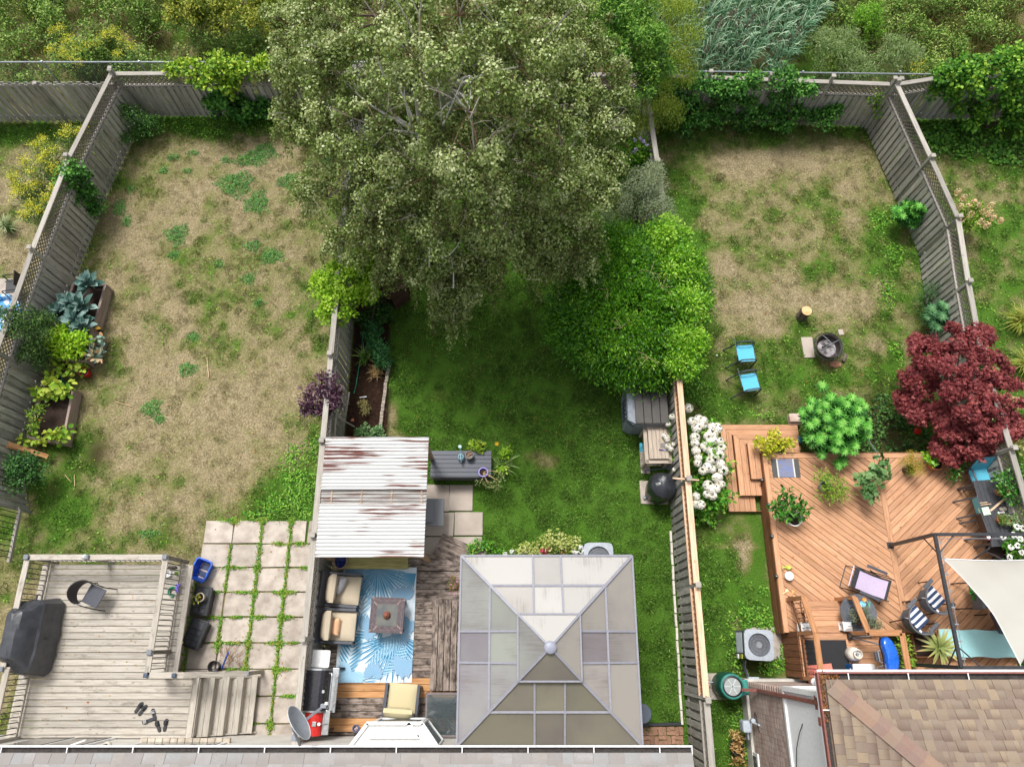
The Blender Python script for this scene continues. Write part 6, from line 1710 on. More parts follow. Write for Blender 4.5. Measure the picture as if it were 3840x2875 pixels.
m_,nt,b=_base('aloe_leaf');b.inputs['Roughness'].default_value=.4
tc=N(nt,'ShaderNodeTexCoord');sx_=N(nt,'ShaderNodeSeparateXYZ');nt.links.new(tc.outputs['Object'],sx_.inputs[0])
nt.links.new(ramp(nt,sx_.outputs['X'],[(.05,srgb('#7d8f4e')),(.3,srgb('#a3a760')), (.55,srgb('#c79a70'))]),b.inputs['Base Color'])
ALM=m_
def aloe_leaf(parent,az,el,L,w):
 vs=[];n=7
 for i in range(n):
  t=i/(n-1);wd=w*(1-t)**.7*(.75+.5*min(t*3,1))/2;z=-.25*t*t*L*(1 if el<.9 else.3);th=.03*(1-t)
  vs+=[(L*t,wd,z+.25*wd),(L*t,0,z+.02*(1-t)), (L*t,-wd,z+.25*wd),(L*t,0,z-th)]
 fs=[]
 for i in range(n-1):
  a=i*4;c=a+4
  fs+=[(a,c,c+1,a+1),(a+1,c+1, c+2,a+2),(a+2,c+2,c+3,a+3), (a+3,c+3,c,a)]
 o=B().add(vs,fs).build('aloe_leaf',ALM,parent,smooth=True)
 o.matrix_basis=Matrix.Translation((0,0,.25))@Matrix.Rotation(az,4,'Z')@Matrix.Rotation(-el,4, 'Y')
for k in range(30):
 ring=k//11;az=k*2.399;aloe_leaf(al,az,(.18,.5,.95)[ring]+rnd.uniform(-.1,.1), (.52,.46,.34)[ring]*rnd.uniform(.85,1.1),(.085,.075, .06)[ring])
B().lathe([(0,0),(.05,0),(.06,.25), (0,.3)],n=10).build('stalk',ALM,al,smooth=True)
# ---- fire pit and log
fp=thing('fire_pit','round black fire pit bowl with a wire lid and grey ash','fire pit',P(3108,1298,.44)-Vector((0, 0,.44)))
RUST=mat('sooty_steel','#3f3634','#2c2625',rough=.6,scale=10)
B().lathe([(0,.2),(.2,.22),(.32,.36), (.33,.45),(.36,.47),(.36,.45), (.34,.44),(.33,.34),(.2,.18), (0,.16)],n=40).build('bowl',RUST,fp,smooth=True)
B().lathe([(0,.30),(.14,.31),(.27,.29)][::-1], n=24).build('ash',mat('wood_ash','#a8a2a2','#4a4646',rough=.95,scale=6, lo=.4,hi=.6),fp,smooth=True)
B().tube([(.42*math.cos(t*.196),.42*math.sin(t*.196),.42)for t in range(33)],.013,8).build('outer_ring',BLACK, fp,smooth=True)
B().tube([(.36*math.cos(t*.196),.36*math.sin(t*.196),.47)for t in range(33)],.012,8).build('inner_ring',RUST, fp,smooth=True)
for k in range(18):
 a=k*.349;B().tube([(.42*math.cos(a),.42*math.sin(a),.42),(.35*math.cos(a+.12),.35*math.sin(a+.12),.36)], .007,5).build('ring_strut',BLACK,fp)
for a0 in(.5,2.0):B().tube([(.35*math.cos(a0)*t,.35*math.sin(a0)*t,.48+.14*(1-t*t))for t in np.linspace(-1,1,13)], .009,6).build('lid_wire',FAN_G,fp,smooth=True)
for a in(.7,2.3,3.8,5.4):B().tube([(.3*math.cos(a),.3*math.sin(a),.32), (.36*math.cos(a),.36*math.sin(a),0)],.014).build('leg',BLACK,fp)
B().bar((-.14,-.0,.34),(.06,.08,.35), .05,.05).build('charred_log',mat('charcoal_wood','#242222','#181717',rough=.9), fp)
BARK=mat('log_bark','#7d6f66','#4f453f',rough=.95,scale=12,bmp=.9, stretch=(1,1,.3));CUT=mat('cut_wood','#e2bd8d','#d0a571',rough=.8, scale=6)
lg=thing('log_seat','upright pine log section used as a seat on the lawn','log',P(3003,1190,0))
mb=B();vs=[]
for z in(0,.12,.25,.38,.46):
 for j in range(24):
  a=2*math.pi*j/24;r_=.155+.008*math.sin(5*a+z*9)+.006*math.sin(11*a);vs.append((r_*math.cos(a),r_*math.sin(a),z))
mb.add(vs,[(i*24+j,i*24+(j+1)%24,(i+1)*24+(j+1)%24,(i+1)*24+j)for i in range(4)for j in range(24)]).build('bark',BARK, lg,smooth=True)
B().lathe([(0,.468),(.075,.468),(.08,.462), (.142,.463),(.15,.457)][::-1],n=24).build('cut_face',CUT, lg)
l2=small('firewood','split firewood piece lying beside the fire pit','firewood',B().tube([(-.12,0,.05), (.12,.02,.06)],.05,8),BARK, P(3165,1345,0),R(60))
small('clay_stone','reddish flat stone below the fire pit','stone',B().prism([(-.15,-.07),(-.02, -.11),(.16,-.08),(.18,.03),(.05, .1),(-.14,.06)],-.02,.03),mat('red_clay_stone', '#bd8a70','#a3735b',rough=.9),P(3130,1365,0), bevel=.01)
st=thing('stone_block','pale pinkish stone block beside the palmate bush','stone',P(2972,1580,0))
B().box((0,0,.09),(.3,.28,.18)).build('lower_stone', mat('pale_stone','#d9c9bd','#b89a8a',rough=.9,scale=5),st, bevel=.02);B().box((-.02,.03,.24),(.32,.24,.1)).build('upper_stone', mat('pale_stone','#d9c9bd','#b89a8a'),st,bevel=.02)
hf=thing('hummingbird_feeder','red flower-shaped garden ornament on a tilted stake','ornament',P(3440,1617,.25))
for k in range(4):B().lathe([(0,.05),(.045,.04),(.055,.0), (.03,-.03)][::-1],c=(.05*math.cos(k*1.57+.4),.05*math.sin(k*1.57+.4),0),n=14).build('petal', REDP,hf,smooth=True)
B().tube([P(3445,1612,.25),P(3500,1592,.05)], .008,6).build('stake',mat('copper_rod','#8a5a44','#744a38',rough=.4), hf,True)
small('teal_scoop','teal plastic scoop half hidden beside the step end','scoop',B().box((0,0,.05), (.12,.2,.1)),mat('teal_plastic','#2f6f78','#265c64', rough=.4),P(2996,1650,.18),bevel=.03)
# ================================================================ houses
EZ=5.5
def shingle_mat(name,cols,lo=.25):
 m,nt,b=_base(name);b.inputs['Roughness'].default_value=.95;b.inputs['Specular IOR Level'].default_value=.15
 oi=N(nt,'ShaderNodeObjectInfo');n=len(cols)
 r=N(nt,'ShaderNodeValToRGB');r.color_ramp.interpolation='CONSTANT';el=r.color_ramp.elements
 while len(el)<n:el.new(.5)
 for i,(e,c)in enumerate(zip(el,cols)):e.position=i/n;e.color=srgb(c)
 nt.links.new(oi.outputs['Random'],r.inputs[0])
 f=noise(nt,coords(nt),70,3,.8)
 g2=noise(nt,coords(nt),5,3,.6)
 col=mixc(nt,ramp(nt,f,[(.3,(.45,.45, .45,1)),(.7,(0,0,0, 1))]),r.outputs[0],srgb('#5f5650'))
 col=mixc(nt,ramp(nt,g2,[(.35,(.35,.35, .35,1)),(.7,(0,0,0, 1))]),col,srgb('#8a8078'))
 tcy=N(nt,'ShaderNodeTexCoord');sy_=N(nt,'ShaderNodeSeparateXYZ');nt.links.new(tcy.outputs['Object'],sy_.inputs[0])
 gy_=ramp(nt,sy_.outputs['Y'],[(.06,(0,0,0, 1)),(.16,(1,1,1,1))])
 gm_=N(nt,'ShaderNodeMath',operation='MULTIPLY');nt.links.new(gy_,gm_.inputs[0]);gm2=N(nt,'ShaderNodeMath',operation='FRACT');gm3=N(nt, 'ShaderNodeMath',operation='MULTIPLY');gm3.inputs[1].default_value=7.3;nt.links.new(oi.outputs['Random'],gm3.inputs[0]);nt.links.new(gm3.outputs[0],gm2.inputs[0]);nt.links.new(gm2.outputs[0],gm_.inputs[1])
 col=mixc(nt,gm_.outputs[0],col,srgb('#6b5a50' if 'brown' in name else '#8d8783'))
 nt.links.new(col,b.inputs['Base Color']);bump(nt,b,f,.5,.004);MATS[name]=m
 return m
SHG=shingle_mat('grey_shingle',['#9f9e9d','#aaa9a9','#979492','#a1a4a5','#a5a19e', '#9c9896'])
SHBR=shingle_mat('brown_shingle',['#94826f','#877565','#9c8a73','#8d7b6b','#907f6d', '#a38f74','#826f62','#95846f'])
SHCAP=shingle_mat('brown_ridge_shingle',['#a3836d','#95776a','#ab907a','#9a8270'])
def roof_course(parent,o,ux,uy,upz,length, k,expo,m,wmin,wmax,kind_name='shingle', start=0.0,end=None,lift=.010):
 """a course of shingle tabs; o: eave corner, ux along the eave, uy up the slope (unit)"""
 s=start-rnd.uniform(0,wmax);end=length if end is None else end
 nrm=ux.cross(uy).normalized();xx=ux
 if nrm.z<0:nrm=-nrm;xx=-ux
 Rm=Matrix((xx,uy,nrm)).transposed().to_4x4()
 while s<end:
  w=rnd.choice((wmin,(wmin+wmax)/2,wmax,wmax*.8))
  a,b_=max(s,start),min(s+w,end)
  if b_-a>.03:
   key=('sh',round(b_-a,2),round(expo,3),m.name, rnd.choice((0,1)))
   me=_bcache.get(key)
   if me is None:
    me=B().box((0,expo*.55,0),(b_-a-.003,expo*1.1,.008+.006*key[-1])).mesh('shingle');me.materials.append(m);_bcache[key]=me
   ob=link(kind_name,me,None,parent,True)
   ob.matrix_basis=Matrix.Translation(o+ux*((a+b_)/2)+uy*(k*expo)+nrm*(lift+.004*key[-1]))@Rm@Matrix.Rotation(-.02,4,'X')
  s+=w
  # ---- west house
hw_=thing('house','townhouse with grey shingle roof and white gutter along the decks','house',(-3,-3,0))
gy=P(0,2797,EZ).y;gx1=P(2596,2800,EZ).x
WY=-2.17
SIDE=mat('pale_siding','#d6d2ca','#c8c3bb',rough=.7,scale=3);STONE=mat('pale_stone_cladding','#cbbfae', '#a89c8c',rough=.9,scale=6,bmp=.4)
SIDW=mat('white_siding','#f2f2f2','#e8e9ea',rough=.55)
XW=-16.0
B().box(((XW+gx1-.25)/2,WY-3.0,2.7),(gx1-.25-XW,6.0,5.4)).build('wall', SIDE,hw_,True)
mb=B()
for k in range(34):
 z=.4+k*.15
 mb.box(((XW+gx1-.25)/2,WY+.008,z),(gx1-.25-XW,.02,.16), M=Matrix.Rotation(.05,3,'X'))
mb.build('siding_courses',SIDE,hw_,True,kind='stuff')
tl=.40;e0=Vector((XW,gy-.10,EZ+.03));ux=Vector((1,0,0));uy=Vector((0,-math.cos(math.atan(tl)), math.sin(math.atan(tl))))
sl_len=5.5
pA=e0;mb=B()
mb.add([pA,pA+ux*(gx1-.02-XW),pA+ux*(gx1-.02-XW)+uy*sl_len,pA+uy*sl_len]+[v+Vector((0,0,-.12))for v in(pA, pA+ux*(gx1-.02-XW),pA+ux*(gx1-.02-XW)+uy*sl_len,pA+uy*sl_len)],[(0,1,2, 3),(7,6,5,4),(0, 4,5,1),(1,5,6, 2),(2,6,7,3),(3, 7,4,0)])
rf=mb.build('roof',mat('roof_felt_grey','#9b9692','#8a8581',rough=.95),hw_, True)
xv0=-10.2-XW
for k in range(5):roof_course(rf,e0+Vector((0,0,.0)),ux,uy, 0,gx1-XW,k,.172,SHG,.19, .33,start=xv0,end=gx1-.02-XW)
for k in range(5,12):
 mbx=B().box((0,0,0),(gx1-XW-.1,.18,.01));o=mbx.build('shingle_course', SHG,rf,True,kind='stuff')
 o.matrix_basis=Matrix.Translation(e0+ux*((gx1-XW)/2)+uy*(k*.172+.09)+Vector((0,0,.01)))@Matrix((ux,uy,ux.cross(uy))).transposed().to_4x4()
GUTW=mat('white_gutter','#e6e6e6','#d6d6d6',rough=.4);GUTD=mat('gutter_debris','#4a4542','#332f2d', rough=.95,scale=25,bmp=.5)
def gutter(parent,p,q,outward,lipm,n_straps, strapm,leaves_at=()):
 d=(q-p).normalized();o=Vector(outward)
 g_=B();L=(q-p).length
 for a,b_,z0,z1 in((0,.012,-.11, .0),(.012,.11,-.11,-.10),(.11, .122,-.11,.0)):pass
 lip=B().bar(p+Vector((0,0,-.05)),q+Vector((0,0,-.05)), .014,.12).build('gutter_front',lipm,parent,True)
 B().bar(p+o*.004+Vector((0,0,.012)),q+o*.004+Vector((0,0,.012)), .03,.012).build('gutter_lip',lipm,parent,True)
 B().bar(p-o*.055+Vector((0,0,-.105)),q-o*.055+Vector((0,0,-.105)), .1,.012).build('gutter_floor',lipm,parent,True)
 B().bar(p-o*.055+Vector((0,0,-.07)),q-o*.055+Vector((0,0,-.07)), .095,.03).build('gutter_debris',GUTD,parent,True)
 for k in range(n_straps):
  a=p.lerp(q,(k+.5)/n_straps);B().bar(a+Vector((0,0,.015)),a-o*.12+Vector((0,0, .02)),.018,.008).build('gutter_strap',strapm,parent,True)
gutter(hw_,Vector((XW,gy,EZ)),Vector((gx1,gy, EZ)),(0,1,0),GUTW,17, WHITE)
B().bar((gx1-.008,gy,EZ-.05),(gx1-.008,gy-.14,EZ-.05), .014,.12).build('gutter_end',GUTW,hw_,True)
B().box(((XW+gx1)/2,(gy+WY)/2-.06,EZ-.16),(gx1-XW-.02,abs(gy-WY)-.05,.03)).build('soffit', GUTW,hw_,True)
bay=B().prism([(-3.35,WY),(-3.0,WY+.42),(-1.95,WY+.42), (-1.6,WY)],MH+.7,MH+1.95).build('bay_window',WHITE,hw_, True)
def frame4(mb,p,q,z0,z1,w=.06, t=.05):
 p,q=Vector((*p,0)),Vector((*q,0))
 for a,b_ in(((p,z0),(q,z0)),((p, z1),(q,z1)),((p,z0),(p, z1)),((q,z0),(q,z1))):mb.bar(a[0]+Vector((0,0, a[1])),b_[0]+Vector((0,0,b_[1])),w,t)
m_,nt,b=_base('window_glass');b.inputs['Base Color'].default_value=srgb('#6d747a');b.inputs['Roughness'].default_value=.08;b.inputs['Metallic'].default_value=.3
WGL=m_
for p,q in(((-3.38,WY+.03),(-3.02,WY+.45)),((-2.98, WY+.46),(-1.97,WY+.46)),((-1.93,WY+.45),(-1.57, WY+.03))):
 mb=B();frame4(mb,p,q,MH+.78,MH+1.85);mb.build('window_frame',WHITE, bay,True,kind='stuff')
 c=(Vector((*p,0))+Vector((*q,0)))/2;d=Vector((*q,0))-Vector((*p,0))
 B().bar(Vector((*p,MH+1.3))+Vector((0,0,0)),Vector((*q,MH+1.3)), .02,1.0).build('pane',WGL,bay,True)
B().prism([(-3.44,WY),(-3.05,WY+.5),(-1.9,WY+.5), (-1.51,WY)],MH+1.95,MH+2.0).build('bay_roof',mat('pale_bay_roof','#c9cac9', '#bcbdbc',rough=.5),bay,True,bevel=.01)
for p,q in(((-3.44,WY),(-3.05,WY+.5)),((-3.07, WY+.5),(-1.88,WY+.5)),((-1.9,WY+.5),(-1.51, WY)),((-3.0,WY+.24),(-1.95,WY+.24)),((-2.2, WY+.5),(-1.7,WY+.05))):B().bar((*p,MH+2.02),(*q,MH+2.02), .07,.05).build('roof_trim',WHITE,bay,True)
dr=B().box((-9.9,WY+.03,DH+1.02),(1.7,.06,2.05)).build('patio_door', WHITE,hw_,True)
for x in(-10.32,-9.48):B().box((x,WY+.065,DH+1.0),(.72,.02, 1.85)).build('pane',mat('dark_door_glass','#3d4147','#33373c',rough=.08),dr, True)
B().bar((-9.1,WY+.1,DH+1.9),(-8.5,WY+.28,DH+2.3), .03,.03).build('awning_arm',WHITE,dr,True)
wn_=B().box((-7.2,WY+.02,2.3),(1.9,.05,1.2)).build('window', WHITE,hw_,True);B().box((-7.2,WY+.05,2.3),(1.7, .02,1.0)).build('pane',WGL,wn_,True)
for k in range(12):B().box((-8.1+k*.165,WY+.06,1.62),(.155,.12,.1)).build('sill_stone', STONE,wn_,True,bevel=.01,seg=1)
wl_=thing('wall_lamp','round glass wall lamp between patio door and window','lamp',(-8.35,WY+.1,DH+1.7))
B().lathe([(.09*math.cos(t),.09*math.sin(t))for t in[(-1.57+i*.314)for i in range(11)]],n=16).build('globe',mat('frosted_globe','#d8d2c4','#c3bdae', rough=.2),wl_,smooth=True);B().lathe([(0,.12),(.05,.11), (.055,.06)][::-1],n=14).build('cap',BLACK,wl_,smooth=True);B().tube([(0, 0,.1),(0,-.1,.14)],.012).build('bracket', BLACK,wl_)
DZ=5.95
sd_=thing('satellite_dish','grey satellite dish on a short mast at the gutter','satellite dish',P(1122,2785,EZ))
c=P(1122,2708,DZ);DM=mat('dish_grey','#9fa3aa','#9196a0',rough=.45)
axis=Vector((.80,.55,.06)).normalized();ux_=axis.cross(Vector((0,0,1))).normalized();uy_=ux_.cross(axis)
vs=[];n=28
for r_ in range(7):
 for j in range(n):
  t=r_/6;a=2*math.pi*j/n;q=c+ux_*(.30*t*math.cos(a))+uy_*(.36*t*math.sin(a))+axis*(.07*t*t-.07)
  vs.append(q)
fs=[(i*n+j,i*n+(j+1)%n,(i+1)*n+(j+1)%n,(i+1)*n+j)for i in range(6)for j in range(n)]
B().add(vs,fs).build('dish',DM,sd_,True,smooth=True)
B().tube([vs[6*n+j]for j in range(n)]+[vs[6*n]],.008,6).build('rim',mat('dish_rim','#c9ccd0','#b9bcc0', rough=.4),sd_,True,smooth=True)
lnb=c+axis*.42-uy_*.16
B().bar(c-uy_*.34+axis*.02,lnb,.04,.04).build('feed_arm',GALV,sd_, True);B().box(lnb,(.1,.07,.08)).build('receiver',MGREY,sd_, True,bevel=.01);B().box(lnb+Vector((.05,.04,.03)),(.05,.05, .05)).build('feed_horn',WHITE,sd_,True,bevel=.008)
B().tube([c-axis*.07,c-axis*.16+Vector((0,0,-.1)),P(1124,2792, EZ+.02)],.022).build('mast',FAN_G,sd_,True,smooth=True);B().box(P(1104, 2765,EZ-.1),(.08,.1,.1)).build('mount',MGREY, sd_,True)
# ---- east house
he=thing('house','house with brown shingle hip roof, brick side wall and white siding','house',(8,-2, 0))
wx=P(2785,2620,0).x;wy=P(2790,2546,0).y
ec=P(3066,2522,EZ);gxe,gye=ec.x,ec.y
BK=mat('brick_mortar','#a39a92','#8f867f',rough=.95)
PAR=mat('parged_foundation','#cfccc4','#b8b4ab',rough=.9,scale=3)
B().box((wx+4.02,wy-4.02,.21),(8.1,8.1,.42)).build('foundation', PAR,he,True)
B().box((wx+4.05,wy-4.05,1.63),(8.0,8.0,2.45)).build('brick_core', BK,he,True)
B().box((wx+4.05,wy-4.05,4.1),(7.98,7.98,2.5)).build('siding_core', SIDW,he,True)
BR=leafm('taupe_brick',['#b09c93','#a08d85','#c0aca0','#968279','#b4a59c'], 0,.9,.1)
mb=B()
for k in range(32):
 z=.46+k*.075
 for i in range(18):
  y=wy-.03-(i+(.5 if k%2 else 0))*.212
  mb.box((wx+.045,y-.1,z),(.03,.2,.063))
 for i in range(10):mb.box((wx+.16+(i+(.5 if k%2 else 0))*.212,wy-.045,z),(.2,.03,.063))
me=mb.mesh('bricks');a=me.attributes.new('rnd','FLOAT','FACE');a.data.foreach_set('value',np.repeat(npr.random(len(me.polygons)//6),6).astype(np.float32))
link('bricks',me,BR,he,True,kind='stuff')
mb=B()
for k in range(17):
 z=2.93+k*.15
 mb.box((wx+.045,wy-4.1,z),(.02,8.0,.16), M=Matrix.Rotation(.05,3,'Y'));mb.box((wx+4.1,wy-.045,z),(8.0, .02,.16),M=Matrix.Rotation(.05,3,'X'))
mb.build('siding_courses',SIDW,he,True,kind='stuff')
board('trim_band',(wx+.02,wy,2.86),(wx+.02,wy-8, 2.86),.06,.09,WHITE,he);board('trim_band',(wx, wy-.02,2.86),(wx+8,wy-.02,2.86),.06, .09,WHITE,he)
board('corner_trim',(wx+.03,wy-.03,2.9),(wx+.03,wy-.03, 5.3),.1,.1,WHITE,he)
slp=.42;ang=math.atan(slp)
roof_c=Vector((gxe+.11,gye-.11,EZ+.03))
uyN=Vector((0,-math.cos(ang),math.sin(ang)));uyW=Vector((math.cos(ang),0,math.sin(ang)))
Lr=7.0
apex_run=5.0
hip=roof_c+Vector((apex_run,-apex_run,apex_run*slp))
mb=B();pe=roof_c+Vector((9.5,0,0));pr=Vector((pe.x,hip.y,hip.z));ps=roof_c+Vector((0,-9.5, 0));pq=Vector((hip.x,ps.y,hip.z))
mb.add([roof_c,pe,pr,hip],[(0,3, 2,1)]);mb.add([roof_c,hip,pq,ps],[(0, 3,2,1)]);mb.add([roof_c+Vector((0,0,-.1)),pe+Vector((0, 0,-.1)),pr+Vector((0,0,-.4)),pq+Vector((0, 0,-.4)),ps+Vector((0,0,-.1))],[(0, 1,2,3,4)])
rfe=mb.build('roof',mat('roof_felt_brown','#927d6e','#7f6b5d',rough=.95),he, True)
expo=.165
for k in range(15):
 run=k*expo*math.cos(ang)
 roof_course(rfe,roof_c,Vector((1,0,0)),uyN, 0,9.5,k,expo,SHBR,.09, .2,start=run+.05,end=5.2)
for k in range(11):
 run=k*expo*math.cos(ang)
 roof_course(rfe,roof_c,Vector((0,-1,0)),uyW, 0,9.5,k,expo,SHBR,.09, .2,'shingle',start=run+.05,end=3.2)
hd=(hip-roof_c).normalized();L=(hip-roof_c).length
for k in range(14):
 a=roof_c+hd*(.12+k*.205)
 side_=Vector((1,1,0)).normalized();vs=[]
 up_=Vector((0,0,1))
 for s,w,dz in((0,.155,.0),(1, .155,0)):
  b0=a+hd*(.23*s)+up_*(.055+.006*(1-s))
  n_=Vector((hd.y,-hd.x,0)).normalized()
  vs+=[b0+n_*w-up_*(w*slp*.707-.0),b0,b0-n_*w-up_*(w*slp*.707)]
 cc=a.copy();o=B().add([v-cc for v in vs],[(0,1,4,3),(1, 2,5,4)]).build('ridge_cap',SHCAP,rfe,True);o.matrix_basis=Matrix.Translation(cc)
GUTB=mat('brown_gutter','#8f5a50','#7c4b43',rough=.45)
gutter(he,Vector((gxe,gye,EZ)),Vector((gxe+9.5,gye, EZ)),(0,1,0),GUTB,9, WHITE)
gutter(he,Vector((gxe,gye,EZ)),Vector((gxe,gye-9.5, EZ)),(-1,0,0),GUTB,8, WHITE)
B().box((gxe+4.75,(gye+wy)/2,EZ-.15),(9.4,abs(gye-wy)+.1,.03)).build('soffit', SIDW,he,True);B().box(((gxe+wx)/2+.1,gye-4.75,EZ-.152),(abs(gxe-wx)+.2, 9.4,.03)).build('soffit',SIDW,he,True)
LEAFD=leafm('gutter_leaves',['#7a5230','#5c3c22','#a06a38','#463020'],0)
n=260;t=npr.random(n);p_=np.where((npr.random(n)<.5)[:,None],np.stack([gxe+.02+t*.35,np.full(n,gye-.05)+npr.normal(size=n)*.02,np.full(n, EZ-.03)],1),np.stack([np.full(n,gxe+.055)+npr.normal(size=n)*.02,gye-.02-t*.75,np.full(n, EZ-.03)],1))
leaves('gutter_leaves',p_,ball(n)*[1,1,.3],np.array([[0, 0,1.0]]*n)+ball(n)*.5,.05,.03,'oval',LEAFD, he,kind='stuff')
dyp=wy-.17
ds=B();ds.bar((wx-.02,dyp,.9),(wx-.02,dyp,5.0), .075,.06,up=(1,0,0));
o=B().bar((wx-.02,dyp,1.25),(wx-.02,dyp,5.05), .08,.06,up=(1,0,0)).build('downspout',GUTB, he,True,bevel=.008,seg=1)
B().bar((wx-.02,dyp,5.0),(gxe+.05,dyp,EZ-.1), .08,.06,up=(0,1,0)).build('downspout_elbow',GUTB, o,True);B().bar((wx-.02,dyp,1.28),(wx-.3,dyp, 1.05),.08,.06,up=(0,1,0)).build('downspout_spout', GUTB,o,True)
for z in(4.6,):B().bar((wx-.02,dyp-.12,z),(wx-.02,dyp+.12, z),.02,.04,up=(1,0,0)).build('strap', GUTB,o,True)
B().box((gxe+.03,wy-.42,EZ-.16),(.1,.14,.12)).build('gutter_outlet', GUTB,he,True,bevel=.01)
cab=B().tube([(wx+.02,wy-.62,3.7),(wx-.01,wy-.8,3.55), (wx-.01,wy-1.1,3.3),(wx-.01,wy-1.6,3.1), (wx-.01,wy-2.2,2.9),(wx-.01,wy-3,2.7)], .009,6).build('wall_cable',BLACK,he,True,smooth=True)
swn=B().box((wx+.0,wy-1.95,.5),(.04,.8,.5)).build('basement_window', WHITE,he,True);B().box((wx-.022,wy-1.95,.5),(.01, .66,.36)).build('pane',WGL,swn,True)
sdl=thing('eave_light','small white floodlight under the brown eave corner','lamp',P(3052,2555,5.0));B().lathe([(0, 0),(.06,0),(.07,.06),(.03, .1),(0,.1)],n=16).build('lamp_head',WHITE,sdl, smooth=True);B().tube([(0,0,.08),(.12,-.05,.12)], .015).build('bracket',WHITE,sdl)
gm=thing('gas_meter','pale grey gas meter on the brick side wall','gas meter',(wx-.2,P(2790,2722, .8).y,.5))
GMM=mat('meter_grey','#b9c3cc','#a7b1ba',rough=.5);y0=gm.location.y
B().box((wx-.22,y0,.75),(.2,.26,.3)).build('meter_case', GMM,gm,True,bevel=.04);B().lathe([(0,.1),(.05, .09),(.06,0),(.03,-.05)][::-1],c=(wx-.12, y0+.14,.98),n=16).build('regulator',GMM,gm,True, smooth=True)
B().tube([(wx-.16,y0+.12,.9),(wx-.14,y0+.12,1.02), (wx+.03,y0+.04,1.02)],.022).build('pipe',GMM,gm, True,smooth=True);B().tube([(wx-.2,y0-.1,.8),(wx-.16,y0-.28, .7),(wx-.16,y0-.3,.05)],.02).build('pipe',GMM, gm,True,smooth=True);B().tube([(wx-.16,y0-.3,.25),(wx+.02, y0-.3,.3)],.015).build('pipe',GMM,gm,True)
B().tube([(wx+.01,y0-.1,1.0),(wx-.05,y0+.05,1.1), (wx-.04,y0+.25,1.05),(wx-.02,y0+.3,.9), (wx-.02,y0+.1,.8)],.008,6).build('cable_loop',BLACK, gm,True,smooth=True)
rbq=thing('rain_barrel','dark green rain barrel with a screened lid at the house corner','rain barrel',P(2747,2573,.9)-Vector((0, 0,.9)))
GRN=mat('forest_green_plastic','#1f5a4c','#184a3e',rough=.4);GRN2=mat('teal_rim_plastic','#3f8f84','#347c72', rough=.4)
B().lathe([(0,.0),(.26,0),(.3,.2), (.31,.45),(.31,.7),(.285,.86), (.27,.9),(.24,.9)],n=36,cap=False).build('barrel_body', GRN,rbq,smooth=True)
B().lathe([(.285,.86),(.275,.915),(.25,.93), (.235,.915)],n=36,cap=False).build('rim',GRN2,rbq, smooth=True);B().lathe([(.235,.915),(.21,.925),(.195,.905)], n=36,cap=False).build('lid_ring',BLACK,rbq,smooth=True)
B().lathe([(0,.89),(.2,.9)][::-1],n=28).build('screen',mat('mesh_screen', '#a5a8a6','#8f9391',rough=.6,scale=120),rbq)
for k in range(6):B().bar((0,0,.903),(.19*math.cos(k*1.047),.19*math.sin(k*1.047),.903), .022,.012).build('screen_rib',mat('rib_grey','#c0cac8','#b0bab8',rough=.5), rbq)
B().box((.29,-.02,.85),(.18,.34,.08)).build('shoulder', GRN2,rbq,bevel=.02);B().tube([(-.3,.06,.3),(-.5, .06,.3)],.02).build('tap',GALV,rbq,smooth=True)
pad=B().box((0,0,.0),(.75,.6,.06)).build('stone_pad', CONC,bevel=.01);pad.location=P(2690,2572,.01);tag(pad,'worn stone pad under the rain barrel','slab')
ac=aircon('grey air conditioner with fan top beside the cedar landing',P(2847,2417,.82)-Vector((.0,0,.82)), R(-3),.70,.82,mat('blue_grey_cabinet','#a9b0b8','#9aa1a9'), mat('slate_cabinet','#5b5f66','#4c5057',rough=.55))
B().box((-.37,-.28,.55),(.03,.1,.2)).build('warning_label', mat('olive_label','#a3a544','#94963a',rough=.5),ac);B().box((-.37,-.28, .3),(.03,.1,.12)).build('spec_label',WHITE,ac)
pdp=slab(None,P(2795,2350).x,P(2930,2350).x,P(0, 2470).y,P(0,2352).y,.02,CONC,'concrete_pad');tag(pdp, 'concrete pad under the air conditioner by the cedar landing','slab')
ln_=thing('refrigerant_lines','grey insulated lines from the air conditioner to the wall','pipe',P(2800,2500,0));B().tube([P(2790, 2475,.35),P(2788,2500,.15),P(2800, 2530,.1),P(2815,2546,.2)],.025).build('line', DGREY,ln_,True,smooth=True);B().tube([P(2797,2475,.35), P(2795,2502,.13),P(2808,2534,.1), P(2822,2546,.2)],.014).build('line',MGREY,ln_, True,smooth=True)
B().box((P(2825,2546,.3).x,wy+.03,.3),(.26, .08,.12)).build('line_cover',GMM,ln_,True,bevel=.01)
# ================================================================ vegetation
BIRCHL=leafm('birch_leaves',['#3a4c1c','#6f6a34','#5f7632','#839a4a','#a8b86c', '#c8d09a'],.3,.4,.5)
BARKW=mat('white_birch_bark','#cfcdc9','#8f8c88',rough=.8,scale=6,bmp=.3, stretch=(1,1,3),lo=.3,hi=.5)
TWIG=mat('brown_twig','#8a6a50','#6d5340',rough=.85);BROWN=mat('brown_bark','#6a584a','#4d4036', rough=.95,scale=9,bmp=.6)
def sublumps(big,per,size,seed,zmin=-.45):
 g=np.random.default_rng(seed);out=[]
 for c,r in big:
  r=np.array(r if hasattr(r,'__len__')else(r,r,r*.8),float)
  for i in range(per):
   u=g.normal(size=3);u/=np.linalg.norm(u)
   if u[2]<zmin:u[2]=abs(u[2])
   k=g.uniform(.55,1.0);s=g.uniform(*size)
   out.append((np.array(c)+u*r*k,np.array((s,s,s*.8))))
 return out
